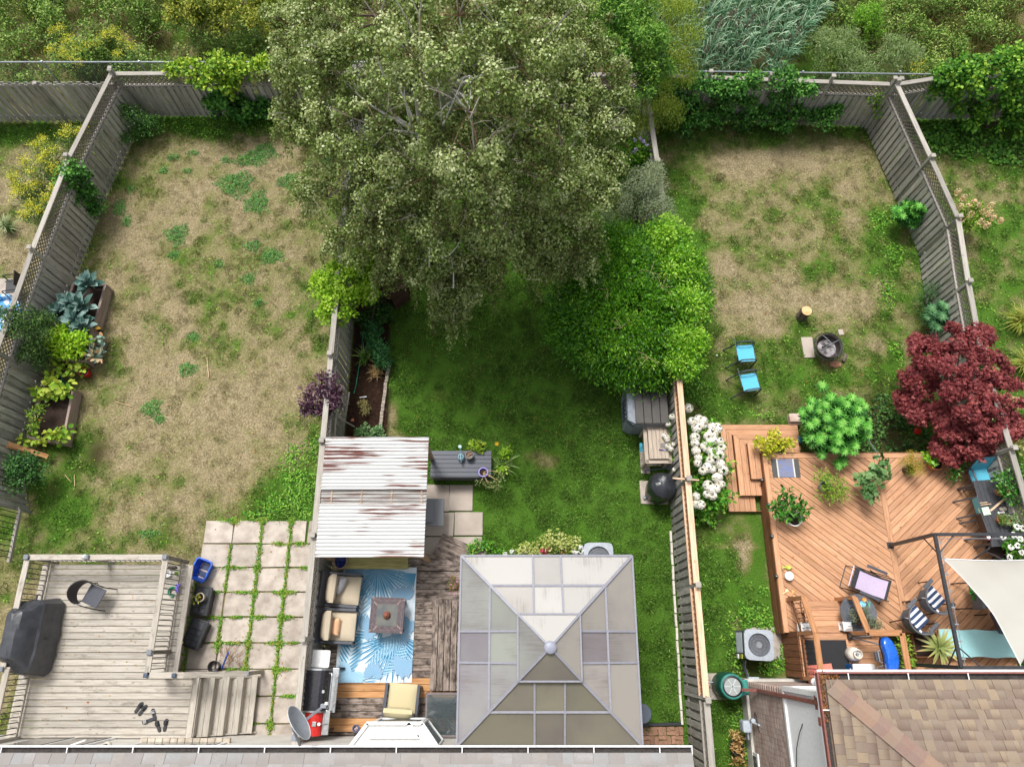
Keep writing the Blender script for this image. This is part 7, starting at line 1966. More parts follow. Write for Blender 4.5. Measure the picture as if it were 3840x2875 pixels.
def cloud(name,subs,n,ln,wd,shape, material,parent,droop=.0,up=.5,flat=.55,light=.35, kind=None,spread=1.0,clump=.3):
 """leaves through many small lumps, the upper and outer ones paler"""
 cs=np.array([c for c,r in subs]);rs=np.array([r for c,r in subs]);m=len(cs)
 w=(rs[:,0]**2);idx=npr.choice(m,n,p=w/w.sum())
 u=ball(n);rad=npr.random(n)**.45
 p=cs[idx]+u*rs[idx]*rad[:,None]*spread
 d=u*up+ball(n)*.7;d[:,2]-=droop
 nr=u*(1-flat)+np.array([0,0,1.0])*flat+ball(n)*.4
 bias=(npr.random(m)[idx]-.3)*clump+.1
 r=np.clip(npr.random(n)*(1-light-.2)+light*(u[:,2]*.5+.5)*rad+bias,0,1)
 return leaves(name,p,d,nr,ln*npr.uniform(.6,1.25, n),wd*npr.uniform(.7,1.2,n),shape,material, parent,r,kind=kind)
def pl(px,py,h,r):return(tuple(P(px,py,h)), r)
# ---- birch
bi=thing('birch_tree','large white-barked birch with a loose olive crown','tree',P(1585,960,0))
big=[pl(1190,190,6,1.2),pl(1420,80, 7.6,1.4),pl(1720,60,8.2,1.5), pl(2030,120,7.2,1.3),pl(2240,300, 5.6,.95),pl(1150,470,4.6,.85), pl(1230,740,3.9,.85),pl(1420,480, 7,1.3),pl(1760,420,8.6,1.4), pl(2050,430,7,1.3),
pl(2230,520,5,.8),pl(1330,900, 3.4,.75),pl(1480,830,5.2,.9), pl(1830,740,6.6,1.3),pl(2090,690, 5.6,1.1),pl(1700,1090,3.0,.5), pl(1715,1170,2.3,.28),pl(1930,930, 4.4,.8),pl(2130,880,4.0,.75), pl(1480,1000,3.0,.55),pl(1620,980, 4.0,.7),pl(1290,300,6.5,1.1), pl(1950,250,8.2,1.2),pl(1580,250, 8.8,1.2),pl(1800,1010,3.4,.55),
pl(1620,660,6.6,1.1),pl(1950,600, 7.0,1.1),pl(1520,700,5.8,.9), pl(1700,860,5.4,.95),pl(1880,860, 5.2,.95),pl(2030,850,4.6,.85), pl(1370,640,5.2,1.0),pl(1250,560, 5.2,.9),pl(1780,600,7.4,1.1), pl(2200,750,4.4,.8),pl(2250,650, 4.6,.7),pl(1590,850,4.9,.8), pl(1420,900,4.2,.8),pl(1330,120, 6.8,1.1),pl(1950,60,7.6,1.2), pl(2180,150,6.0,1.0),pl(2010,1000, 3.6,.55),pl(2160,980,3.2,.5), pl(1660,1150,2.4,.3),pl(1730,1100, 2.6,.35),pl(1100,330,5.0,.8), pl(1120,120,5.5,1.0),
pl(1500,380,5.5,1.2),pl(1680,300, 6.2,1.3),pl(1850,330,6.2,1.3), pl(2000,330,5.6,1.2),pl(2120,400, 5.0,1.0),pl(1650,540,5.0,1.1), pl(1800,560,5.0,1.2),pl(1960,520, 5.0,1.1),pl(2100,560,4.6,1.0), pl(1450,620,4.4,1.0),pl(1600,760, 3.8,.8),pl(1750,760,4.2,1.0), pl(1900,720,4.4,1.0),pl(2050,720, 4.0,.9),pl(1980,900,3.8,.7), pl(1780,930,3.8,.7),pl(1350,450, 5.4,1.1),pl(1250,380,5.4,.9), pl(1850,150,7.0,1.2),pl(1600,130, 7.2,1.2)]
subs=sublumps(big,19,(.12,.34),5)
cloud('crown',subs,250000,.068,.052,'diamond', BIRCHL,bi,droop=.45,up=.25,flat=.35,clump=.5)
sp_i=npr.choice(len(subs),620);S0=np.array([subs[i][0]for i in sp_i]);cen_=np.array(P(1720,560,5.0));ov_=S0-cen_;ov_[:,2]*=.2;ov_=_norm(ov_)
rep=60;t_=npr.random((len(S0),rep,1));Lk=npr.uniform(.35,.95,(len(S0),1, 1))
pts_=S0[:,None,:]+ov_[:,None,:]*(.22+.28*t_)*Lk*1.3+np.array([0,0, -1.0])*(t_**1.6)*Lk+npr.normal(size=(len(S0),rep,3))*.045
pts_=pts_.reshape(-1,3);n=len(pts_);d=ball(n)*.7;d[:,2]-=.7
leaves('hanging_spray',pts_,d,ball(n)*.6+[0,0,.7], .068*npr.uniform(.6,1.2,n),.05,'diamond',BIRCHL, bi,np.clip(np.repeat(npr.random(len(S0)),rep)*.6+npr.random(n)*.4,0,1),kind='stuff')
base=P(1585,960,0)
mb=B()
def limb(mb,pts,r0,r1,n=7):
 P_=[Vector(p)for p in pts];out=[]
 for i in range(len(P_)-1):
  p0=P_[max(i-1,0)];p1,p2=P_[i],P_[i+1];p3=P_[min(i+2,len(P_)-1)]
  for t in(0,.33,.67):
   a=2*p1+(p2-p0)*t+(2*p0-5*p1+4*p2-p3)*t*t+(-p0+3*p1-3*p2+p3)*t**3
   out.append(a*.5)
 out.append(P_[-1]);k=len(out)
 mb.tube(out,[r0+(r1-r0)*i/(k-1)for i in range(k)],n,False)
trunks=[[base,P(1545,800,1.6),P(1530,640, 3.6),P(1570,500,5.5),P(1560,330, 7.6),P(1575,240,8.9)],[base+Vector((.2,.1, 0)),P(1500,760,1.8),P(1480,620, 3.6),P(1440,440,5.6),P(1400,230, 7.4)],[base+Vector((.25,-.15,0)),P(1640,830, 1.6),P(1650,520,4.4),P(1690,330, 6.5),P(1760,200,8.4)]]
for tks in trunks:limb(mb,tks,.10,.03)
mb.build('trunk',BARKW,bi,True,smooth=True)
mb=B();joints=[P(1530,640,3.6),P(1650,520,4.4), P(1480,620,3.6),P(1570,500,5.5), P(1545,800,1.9),P(1640,830,1.9), P(1690,330,6.5)]
for c,r in big:
 c=Vector(c);j=min(joints,key=lambda q:(q-c).length+(3 if q.z>c.z+.3 else 0))
 mid=j.lerp(c,.5)+Vector((rnd.uniform(-.3,.3),rnd.uniform(-.3,.3),.35))
 limb(mb,[j,mid,c],.035,.010, 6)
mb.build('limb',BARKW,bi,True,smooth=True)
mb=B()
for c,r in big[:34]:
 c=Vector(c)
 for k in range(2):
  a=rnd.uniform(0,6.28);q_=Vector((math.cos(a)*r*.75,math.sin(a)*r*.75+.1,r*rnd.uniform(.75,1.05)));m1=c+q_*.5+Vector((rnd.uniform(-.1,.1), rnd.uniform(-.1,.1),.05))
  limb(mb,[c,m1,c+q_],.018,.005, 5)
  for j in range(1):limb(mb,[m1,m1+q_*.3+Vector((rnd.uniform(-.25,.25),rnd.uniform(-.25,.25), .15)),m1+q_*.5+Vector((rnd.uniform(-.4,.4),rnd.uniform(-.4,.4),.2))], .011,.004,4)
mb.build('bough',mat('grey_birch_bark','#b5ada2','#857c72',rough=.85),bi, True,smooth=True,kind='stuff')
mb=B();bc_=[Vector(c)for c,r in big]
for c,r in subs[::2]:
 c=Vector(c);j=min(bc_,key=lambda q:(q-c).length);limb(mb,[j,j.lerp(c,.5)+Vector((0,0, .12)),c+(c-j)*.25],.012,.004,4)
mb.build('twig',TWIG,bi,True,kind='stuff')
mb=B()
for pts in(((1650,520,7.4),(1655,430,8.2), (1640,300,9.3)),((1660,470,8.0), (1700,380,8.9),(1740,290,9.6)), ((1545,480,7.2),(1520,380,8.2), (1510,240,9.3)),((1440,290,8.2), (1410,200,8.8),(1400,140,9.3)), ((1610,1000,4.6),(1615,900,5.2), (1660,830,5.6)),((1610,960,4.9), (1680,960,4.9),(1730,900,5.1)), ((1700,1080,3.5),(1700,1020,3.9), (1690,960,4.3))):
 limb(mb,[P(*p)for p in pts],.02,.006,6)
mb.build('bare_branch',BARKW,bi,True,smooth=True,kind='stuff')
# ---- generic shrub
def shrub(name,label,cat,big,per,size, n,ln,wd,shape,m,base, seed=1,group=None,stem=BROWN,part='foliage',r0=.03,**kw):
 t=thing(name,label,cat,base,0,group)
 subs=sublumps(big,per,size,seed)
 cloud(part,subs,n,ln,wd,shape, m,t,**kw)
 stems('stem',Vector(base)+Vector((0,0,-.02)),[Vector(c)for c,r in subs[::max(1, len(subs)//9)]],r0,.006,stem,t)
 return t
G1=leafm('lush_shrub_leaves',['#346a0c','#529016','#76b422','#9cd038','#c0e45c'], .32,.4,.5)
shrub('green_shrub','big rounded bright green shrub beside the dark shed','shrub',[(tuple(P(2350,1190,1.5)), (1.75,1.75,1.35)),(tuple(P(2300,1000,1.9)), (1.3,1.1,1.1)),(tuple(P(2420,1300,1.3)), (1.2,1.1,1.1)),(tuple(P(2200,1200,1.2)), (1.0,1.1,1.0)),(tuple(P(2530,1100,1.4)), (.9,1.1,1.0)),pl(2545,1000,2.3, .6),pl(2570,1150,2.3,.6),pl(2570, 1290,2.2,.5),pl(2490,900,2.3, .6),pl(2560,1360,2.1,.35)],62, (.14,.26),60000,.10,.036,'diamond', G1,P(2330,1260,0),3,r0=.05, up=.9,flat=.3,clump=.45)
gs_=[o for o in sc.objects if o.get('label','').startswith('big rounded bright')][0]
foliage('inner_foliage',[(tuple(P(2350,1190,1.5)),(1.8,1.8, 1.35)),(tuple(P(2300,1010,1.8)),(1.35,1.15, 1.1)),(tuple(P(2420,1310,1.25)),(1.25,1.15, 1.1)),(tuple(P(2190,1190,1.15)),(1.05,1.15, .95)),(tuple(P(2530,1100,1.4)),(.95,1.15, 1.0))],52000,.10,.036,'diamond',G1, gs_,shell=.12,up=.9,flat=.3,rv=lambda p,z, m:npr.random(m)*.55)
mb=B()
for px,py in((2330,1230),(2480,1080),(2440, 1020),(2430,1340),(2280,1090)):
 c=P(px,py,2.7)
 for k in range(4):a=rnd.uniform(0,6.28);limb(mb,[c,c+Vector((math.cos(a)*.15,math.sin(a)*.15,.08)), c+Vector((math.cos(a)*.3,math.sin(a)*.3,.08))],.006,.003,4)
mb.build('dry_twigs',mat('straw_twig','#c7b088','#a8926c',rough=.8),gs_, True,kind='stuff')
G2=leafm('silver_leaves',['#55623e','#6f7e58','#8d9c74','#a9b690','#8a8a5c'], .28)
shrub('silver_shrub','loose silvery shrub between the birch and the fence post','shrub',[pl(2390,740,1.5, .8),pl(2450,800,1.2,.6),pl(2440, 700,2.2,.45),pl(2465,790,2.2, .45),pl(2450,650,2.1,.25),pl(2320, 780,1.3,.55),pl(2500,850,.8, .4)],34,(.14,.26),17000,.06, .02,'diamond',G2,P(2390,830,0), 4,droop=.1)
G3=leafm('lime_shrub_leaves',['#4f7a0e','#6d9c16','#8ab820','#a9cf38','#c3dd58'], .3)
shrub('lime_shrub','bright lime green shrub leaning over the end of the fence','shrub',[pl(1290,1060,1.9, .62),pl(1260,1150,1.7,.55),pl(1350, 1000,1.9,.45),pl(1370,1100,1.6, .4),pl(1230,1060,1.7,.4)],30, (.14,.24),7000,.085,.06,'oval', G3,P(1330,1200,0),5)
PU=leafm('purple_leaves',['#24141d','#3a2030','#4f2f42','#6a4658','#7d5a66'], .15,.4,.5)
shrub('purple_shrub','purple-leaved shrub hanging over the fence top','shrub',[pl(1215,1450,1.9, .38),pl(1180,1490,1.8,.3),pl(1255, 1490,1.9,.28),pl(1230,1530,1.7, .2),pl(1165,1530,1.5,.15)],16, (.1,.17),1500,.15,.045,'diamond', PU,P(1260,1560,0),6)
RM=leafm('maple_leaves',['#451820','#64262c','#82363a','#a04c4c','#ba6a64'], .28,.5)
mp2=thing('red_maple','burgundy laceleaf maple spreading over the fence','tree',P(3560,1610,0))
bigm=[(tuple(P(px,py,h)),(rx*.9,rx*.9,rx*.4))for px, py,h,rx in((3480,1330,1.9,.6), (3600,1290,2.2,.65),(3700,1380, 2.1,.7),(3560,1420,2.3,.75), (3640,1510,2.2,.8),(3450,1420, 1.7,.5),(3440,1530,1.4,.45), (3700,1580,1.9,.7),(3620,1640, 1.6,.65),(3560,1690,1.2,.45), (3690,1640,1.5,.42),(3530,1560, 1.6,.4),(3770,1480,1.9,.6), (3440,1290,1.6,.25),(3400,1500, 1.2,.25),(3680,1260,1.9,.3), (3800,1600,1.5,.4))]
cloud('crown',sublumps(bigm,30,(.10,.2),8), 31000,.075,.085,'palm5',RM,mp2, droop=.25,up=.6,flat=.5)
mb=B()
for c,r in bigm:limb(mb,[P(3560,1610,0),P(3570, 1590,.5)+Vector((rnd.uniform(-.1,.1),rnd.uniform(-.1,.1),0)), Vector(c)],.05,.012,6)
mb.build('trunk',BROWN,mp2,True,smooth=True)
CN=leafm('palmate_leaves',['#25601a','#3f8a28','#5cab3a','#7fcc52','#a8e270'], .3,.45)
def palmate(label,c,r,shoots,size,base, m=CN,group=None):
 t=thing('palmate_bush',label,'bush',base)
 c=np.array(c);r=np.array(r);u=ball(shoots*2);u=u[u[:,2]>-.25][:shoots]
 P0=c+u*r*npr.uniform(.62,1.12,(len(u),1))*(1+.14*np.sin(u[:,:1]*5+u[:,1:2]*4))
 pos,dr,nr,ln,rv=[],[], [],[],[]
 for p,uu in zip(P0,u):
  for k in range(11):
   a=k*2.4;lv=k/11
   hd_=np.array([math.cos(a),math.sin(a),0]);d=hd_+uu*(.5-lv*.5)+[0,0,.25-.35*lv]
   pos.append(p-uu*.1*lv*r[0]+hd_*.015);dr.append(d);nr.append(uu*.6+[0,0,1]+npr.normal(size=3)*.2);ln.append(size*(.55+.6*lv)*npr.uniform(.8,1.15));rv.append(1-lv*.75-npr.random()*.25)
 n=shoots*5;v=ball(n);q_=c+v*r*npr.uniform(.35,.8,(n,1))
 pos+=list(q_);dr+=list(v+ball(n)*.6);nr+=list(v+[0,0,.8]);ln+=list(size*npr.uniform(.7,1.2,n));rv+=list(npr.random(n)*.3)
 ln=np.array(ln)
 leaves('foliage',np.array(pos),np.array(dr),np.array(nr),ln,ln, 'palm',m,t,np.array(rv))
 stems('stem',base,[Vector(p)for p in P0[::max(1,len(P0)//14)]],.018,.006, mat('green_stem','#6d8a3c','#55702c',rough=.7),t)
 return t
palmate('big bush of star-shaped palmate leaves at the deck edge',P(3135,1590,1.05),(.9,.9, .75),120,.20,P(3120,1640,0))
palmate('small bush of palmate leaves against the leaning fence',P(3410,800,.7),(.42,.42, .4),30,.19,P(3395,840,0))
CN2=leafm('bluish_palmate_leaves',['#2a5a34','#3f7548','#57905a','#74a870','#8fbb84'], .3)
palmate('bluish bush of palmate leaves just beyond the red maple',P(3530,1190,.7),(.5,.4, .4),26,.2,P(3510,1230,0), CN2)
stk=B().tube([P(3255,1645,.9),P(3300,1715,.75)], .012,6).build('plant_stake',FAN_G,smooth=True);tag(stk,'grey plant stake between the palmate bush and the deck','stake')
# ---- white hydrangea
HG=leafm('hydrangea_leaves',['#2c5a14','#3f7a1e','#569a2a','#79b53e','#a8c84a'], .25,.45)
hy=thing('white_hydrangea','white-flowered hydrangea between the fence and the wrap-around steps','hydrangea',P(2640,1760,0))
bigh=[pl(2640,1620,.8,.4),pl(2660,1700, .85,.5),pl(2680,1760,.7,.42), pl(2650,1820,.7,.42),pl(2690,1860, .6,.35),pl(2630,1890,.4,.3), pl(2640,1930,.2,.3)]
cloud('foliage',sublumps(bigh,20,(.1,.18),12), 2600,.11,.07,'oval',HG,hy)
stems('stem',P(2640,1760,0),[Vector(c)for c,r in bigh], .012,.006,BROWN,hy)
BLOOM=leafm('white_petals',['#e6e0c8','#f2efe2','#faf9f4','#fdfdfa','#efe4cf'], .12,.8,.2)
bl=[]
for v_ in range(4):
 n=150;u=ball(n);u=u[u[:,2]>-.5];n=len(u)
 o=leaves('bloom',u*[.075,.075,.065],np.cross(u,ball(n)), u,.05,.045,'oval',BLOOM,None)
 bl.append(o.data);bpy.data.objects.remove(o)
blooms=[(2582,1530),(2595,1580),(2620,1572), (2638,1578),(2612,1604),(2606,1640), (2636,1590),(2670,1600),(2690,1605), (2672,1625),(2655,1635),(2610,1690), (2606,1660),(2640,1672),(2650,1680), (2664,1655),(2680,1650),(2700,1655), (2706,1678),(2690,1690),(2664,1690), (2672,1706),(2697,1705),(2618,1715), (2616,1735),(2662,1725),(2680,1720), (2700,1740),(2655,1752),(2670,1758), (2712,1762),(2690,1790),(2696,1805), (2706,1815),(2655,1820),(2666,1836), (2684,1830),(2652,1852),(2672,1858), (2610,1860),(2628,1892),(2608,1890), (2635,1765)]
for i,(px,py)in enumerate(blooms):
 o=link('bloom',bl[i%4],None,hy,True);s=rnd.uniform(1.1,1.75)
 o.matrix_basis=Matrix.Translation(P(px,py,1.15-.0012*max(0,py-1700)))@Matrix.Rotation(rnd.uniform(0,6),4, 'Z')@Matrix.Scale(s,4)
hy2=thing('white_hydrangea','few hydrangea blooms poking through the fence over the potting bench','hydrangea',P(2530,1600,0))
for px,py,h in((2521,1562,1.3),(2505, 1590,1.1),(2490,1632,1.0),(2502, 1650,1.0),(2505,1672,1.0),(2525, 1665,1.1),(2516,1682,1.0),(2528, 1760,.9),(2500,1640,1.0)):
 o=link('bloom',bl[rnd.randint(0,3)],None,hy2,True);o.matrix_basis=Matrix.Translation(P(px, py,h))@Matrix.Scale(rnd.uniform(.6,1.0),4)
cloud('foliage',sublumps([pl(2520,1620,.8,.2),pl(2530, 1700,.8,.2),pl(2515,1580,.7, .15)],8,(.08,.14),240,), 320,.1,.06,'oval',HG,hy2)
# ---- small blooming and potted plants
def potted(name,label,p,rt,h,potm, big,n,ln,wd,shape,m, per=10,size=(.08,.14),seed=1,**kw):
 t=pot(name,label,p,rt,rt*.75,h, potm,cat='potted plant')
 subs=sublumps(big,per,size,seed)
 cloud('foliage',subs,n,ln,wd,shape, m,t,kind='stuff',**kw)
 stems('stem',Vector(p)+Vector((0,0,h-.03)),[Vector(c)for c,r in subs[::max(1, len(subs)//7)]],.008,.004,mat('green_stem','#6d8a3c','#55702c'), t)
 return t
FIG=leafm('fig_leaves',['#33592a','#47703a','#5f8a4b','#7ba162','#93ad70'], .2)
potted('potted_fig','potted fig with lobed grey-green leaves straddling the middle deck board',P(3272,1770,RH),.14, .26,BLACK,[pl(3250,1800,1.25,.25), pl(3270,1830,1.2,.22),pl(3300,1740, 1.3,.2),pl(3235,1810,1.1,.15), pl(3300,1775,1.15,.16)],150,.17, .17,'lobed',FIG,8,(.1,.16), 31)
THU=leafm('golden_thuja',['#5f7a1e','#86992a','#a9ab35','#c79a38','#b87a30'], .15)
potted('potted_thuja','potted golden feathery evergreen on the cedar deck',P(3395,1765,RH),.12, .25,BLACK,[pl(3425,1745,1.1,.22), pl(3440,1765,1.0,.2),pl(3400,1735, 1.1,.15),pl(3420,1715,1.1,.14)], 1500,.05,.012,'diamond',THU,12, (.08,.13),32)
potted('potted_hosta','terracotta pot of rounded green leaves under the maple',P(3492,1745,RH),.17, .26,TERRA,[pl(3495,1715,1.0,.17), pl(3520,1715,1.0,.13),pl(3480,1710, .95,.1)],150,.1,.085,'oval', G1,8,(.08,.12),33)
potted('potted_citrus','terracotta pot with a plant drooping over its rim beside the turquoise chair',P(3573,1730,RH),.17, .3,TERRA,[pl(3580,1758,1.05,.15), pl(3590,1770,.95,.14),pl(3570,1785, .9,.12),pl(3600,1745,1.0,.1)], 170,.09,.055,'oval',DKL,8, (.08,.12),34)
WLW=leafm('olive_green_leaves',['#4a7a1c','#649428','#82ab35','#a3bf4a','#8a8f3a'], .25)
potted('potted_shrub','potted shrub with narrow yellow-green leaves in the middle of the cedar deck',P(3080,1830,RH),.14, .26,MGREY,[pl(3120,1810,1.15,.28), pl(3100,1840,1.0,.24),pl(3150,1835, 1.1,.24),pl(3080,1790,1.15,.18), pl(3140,1860,1.0,.18)],800,.11, .026,'diamond',WLW,12,(.1,.16), 35,up=.9)
potted('potted_gardenia','glossy green shrub in a white tub on the deck edge',P(2962,1950,RH),.19, .3,WHITE,[pl(2950,1905,1.15,.2), pl(2985,1920,1.1,.18),pl(2945,1850, 1.35,.12),pl(2920,1910,1.1,.16), pl(3000,1900,1.15,.15),pl(2960,1880, 1.25,.16),pl(2935,1935,1.0,.14)], 330,.14,.065,'oval',DKL,8, (.1,.15),36,up=.9)
YEL=leafm('gold_green_leaves',['#6f8f12','#9bb01c','#c3c62c','#dcd83e','#e9e467'], .3)
sp_y=potted('potted_spirea','golden-leaved shrub in a pot on the wrap-around steps',P(2915,1685,.45),.15, .18,DGREY,[pl(2885,1660,.9,.2), pl(2880,1680,.8,.18),pl(2930,1670, .85,.2),pl(2905,1635,.9,.14), pl(2955,1660,.8,.12),pl(2850,1660, .85,.12)],750,.085,.045,'oval', YEL,10,(.09,.14),37)
small('steel_can','empty steel can on the steps behind the golden shrub','can',B().lathe([(0,0),(.05, 0),(.05,.13),(.044,.13),(.042, .02),(0,.02)],n=18),SILVER,P(2917, 1632,.3),smooth=True)
GRYP=leafm('grey_green_needles',['#4f5d42','#67755a','#808c70','#98a086','#8d8a55'], .15)
potted('table_planter','planter of grey-green fluff with a yellow bloom on the round table',P(3218,2318,TZ),.16, .15,mat('burgundy_pot','#6a3038','#56262d',rough=.6),[pl(3215, 2300,TZ+.25,.16),pl(3250,2315,TZ+.2, .16),pl(3275,2335,TZ+.15,.14),pl(3200, 2310,TZ+.2,.14),pl(3285,2350,TZ+.08, .1),pl(3240,2290,TZ+.25,.1)],1500, .06,.012,'diamond',GRYP,10,(.07, .11),38)
MAND=leafm('white_trumpets',['#e9e9e2','#f4f4f0','#f0efe6'],.2,.8)
md_=potted('potted_mandevilla','white-flowered climbing plant at the table end by the fence',P(3810,2090,RH),.16, .28,TERRA,[pl(3815,2050,1.4,.25), pl(3800,2080,1.3,.22),pl(3830,2010, 1.5,.25),pl(3780,2040,1.4,.14)], 500,.08,.05,'oval',HG,10, (.1,.15),39)
fps=[P(px,py,h)for px,py,h in((3790,2050, 1.65),(3815,2045,1.7),(3785,2088, 1.5),(3792,2110,1.45),(3825,2020, 1.75),(3800,2005,1.7),(3830,2070, 1.6),(3760,2012,1.55),(3812,1975, 1.7),(3835,1980,1.7))]
for f in fps:
 u=ball(24);u[:,2]=abs(u[:,2])*.5+.2;leaves('flower',np.array(f)+u*.035,u*[1,1, .2]+ball(24)*.2,u+[0,0,1],.05,.04, 'oval',MAND,md_)
shrub('garden_shrub','dark green shrub at the deck end behind the table','shrub',[pl(3810,1800,1.5, .3),pl(3830,1780,1.4,.25),pl(3770, 1790,1.2,.2)],14,(.12,.2), 700,.07,.045,'oval',DKL,P(3800, 1850,.1),41)
LILY=leafm('strap_leaves',['#3f6a20','#5c8a30','#7ba643','#a3bf66','#c0cf85'], .25)
def strap_clump(name,label,cat,base,n,L, w,m=LILY,spread=.9,group=None,seed=0):
 t=thing(name,label,cat,base,0,group)
 d=ball(n);d[:,2]=abs(d[:,2])*.9+.45;d[:,:2]*=spread
 p=np.array(base)+npr.normal(size=(n,3))*[.05,.05,0]
 nr=np.stack([-d[:,0],-d[:,1],np.ones(n)*1.2],1)
 leaves('strap_leaf',p,d,nr,L*npr.uniform(.6,1.15, n),w,'arch',m,t,kind='stuff')
 B().lathe([(0,0),(.06,0),(.04,.05), (0,.06)],c=base,n=8).build('root_crown',mat('tan_stem','#c0a876', '#a68f60'),t,True)
 return t
strap_clump('day_lily','arching strap-leaved lily beside the deck box','lily',P(1880,1750,0), 130,.62,.022)
shrub('garden_phlox','small bright green plant in front of the strap-leaved lily','plant',[pl(1890,1705,.6, .12),pl(1885,1760,.4,.12),pl(1895, 1690,.55,.1)],8,(.07,.11), 170,.08,.05,'oval',G3,P(1888, 1740,0),42,stem=mat('green_stem','#6d8a3c','#55702c'), r0=.008)
fl_y=thing('lily_flower','single yellow star flower above the strap leaves','flower',P(1863,1664,.75))
for k in range(6):a=k*1.047;B().add([(0,0,0),(.035*math.cos(a+.35),.035*math.sin(a+.35),.015), (.075*math.cos(a),.075*math.sin(a),.01),(.035*math.cos(a-.35),.035*math.sin(a-.35),.015)], [(0,3,2,1)]).build('petal',mat('yellow_petal','#f0c62e', '#e0b020',rough=.6),fl_y)
B().tube([P(1875,1740,.05),P(1863,1664,.74)], .005,5).build('stalk',mat('green_stem','#6d8a3c','#55702c'),fl_y, True)
shrub('bed_plant','tall ferny green plant in the soil bed below the lime shrub','plant',[pl(1420,1310,.5, .3),pl(1430,1350,.35,.25),pl(1400, 1280,.5,.25),pl(1395,1240,.6, .3)],18,(.1,.16),1600,.07, .03,'lobed',leafm('bed_leaves',['#22502a','#2f6634','#427e42', '#5c9650'],.2),P(1415,1350,0),43, stem=mat('green_stem','#6d8a3c','#55702c'),r0=.01)
strap_clump('iris_clump','strap-leaved iris clump in the soil bed','iris',P(1370,1350,0), 60,.5,.022)
shrub('sedum','rounded sedum at the pergola end of the soil bed','plant',[pl(1385,1620,.25, .22),pl(1420,1622,.2,.15),pl(1350, 1625,.2,.14)],16,(.07,.11), 900,.06,.04,'oval',leafm('sedum_leaves',['#4a7040', '#5f8a52','#7aa366','#94b87e'],.2),P(1390,1640, 0),44,stem=mat('green_stem','#6d8a3c','#55702c'),r0=.008)
shrub('faded_plant','faded yellowing plant in the soil bed','plant',[pl(1375,1530,.2, .16),pl(1360,1515,.18,.1)],14, (.06,.1),380,.06,.02,'diamond', leafm('faded_leaves',['#7a7a48','#98955c','#b3a86c','#8f7a48'],.2), P(1375,1545,0),45,r0=.006)
strap_clump('dry_grass_clump','straw coloured dead clump beside the edging bricks','plant',P(1410,1400,0), 90,.3,.012,leafm('dead_straps',['#9a7a48','#b8965a', '#cbb07a','#7a5f38'],.1),1.3)
shrub('foliage_plant','mixed dark greenery under the lime shrub beside the hutch','plant',[pl(1400,1120,.7, .35),pl(1430,1180,.5,.3),pl(1380, 1200,.5,.25)],18,(.12,.18), 1500,.1,.05,'oval',leafm('shade_leaves',['#1c3a12', '#2a4f1a','#3a6624','#548030'],.2),P(1410,1190, 0),46,r0=.01)
LB=leafm('lime_border_leaves',['#5f7a2a','#829a3c','#a5b454','#c3c97a','#d3d09a'], .25)
shrub('border_shrub','cream and lime variegated shrub behind the gazebo edge','shrub',[pl(2080,2030,.8, .28),pl(2040,2050,.6,.25),pl(2120, 2050,.7,.25),pl(2000,2060,.5, .2),pl(1960,2065,.35,.2),pl(2140, 2040,.6,.16)],16,(.09,.15), 1500,.08,.05,'oval',LB,P(2070, 2085,0),47,r0=.012)
PK=leafm('pink_petals',['#c22a5a','#d8386c','#e8527f','#b82050'],.2);WP=leafm('white_flower_petals', ['#e6e6e0','#f2f2ee','#f6f6f2'],.2)
def bloom_cluster(name,label,pts,m,r=.06,n=40, ln=.045):
 t=thing(name,label,'flowers',P(*pts[0]))
 for q_ in pts:
  u=ball(n);u[:,2]=abs(u[:,2]);leaves('bloom',np.array(P(*q_))+u*r,np.cross(u,ball(n)), u,ln,ln*.9,'oval',m,t, kind='stuff')
 return t
bloom_cluster('geranium','hot pink geranium blooms at the gazebo edge',[(2036,2065,.75),(2055, 2060,.8),(2110,2073,.7),(2047, 2070,.7)],PK)
bloom_cluster('petunia','white petunias beside the grey air conditioner',[(2150,2068,.7),(2165, 2072,.7),(2178,2052,.8),(2190, 2066,.75),(2200,2075,.7),(2182, 2078,.65),(1920,2067,.5),(1895, 2078,.45)],WP,.05,26,.05)
shrub('hanging_petunia','round hanging basket of tiny pink petunias at the gazebo corner','hanging basket',[(tuple(P(1707,2195,1.7)), (.17,.2,.2))],26,(.05,.09), 700,.035,.02,'oval',leafm('petunia_leaves',['#4a5c22', '#64772e','#7f8c40','#8f5a40','#b3708c'],.2),P(1712, 2215,1.45),48,r0=.01)
bloom_cluster('petunia_flowers','scattered pink petunia flowers on the hanging basket',[(1690,2168,1.85),(1700, 2205,1.95),(1692,2190,1.9),(1688, 2225,1.75),(1712,2180,1.98),(1706, 2228,1.85)],leafm('petunia_petals',['#c070a8','#d48cbc','#e0a8cc'], .2),.018,8,.03)
shrub('low_weeds','weedy leaves between the slabs and the gazebo','plant',[pl(1830,2060,.3, .2),pl(1860,2075,.3,.2),pl(1795, 2040,.2,.15),pl(1770,2060,.3, .12)],12,(.07,.11),500,.06, .04,'oval',HG,P(1830,2085,0), 49,r0=.008)
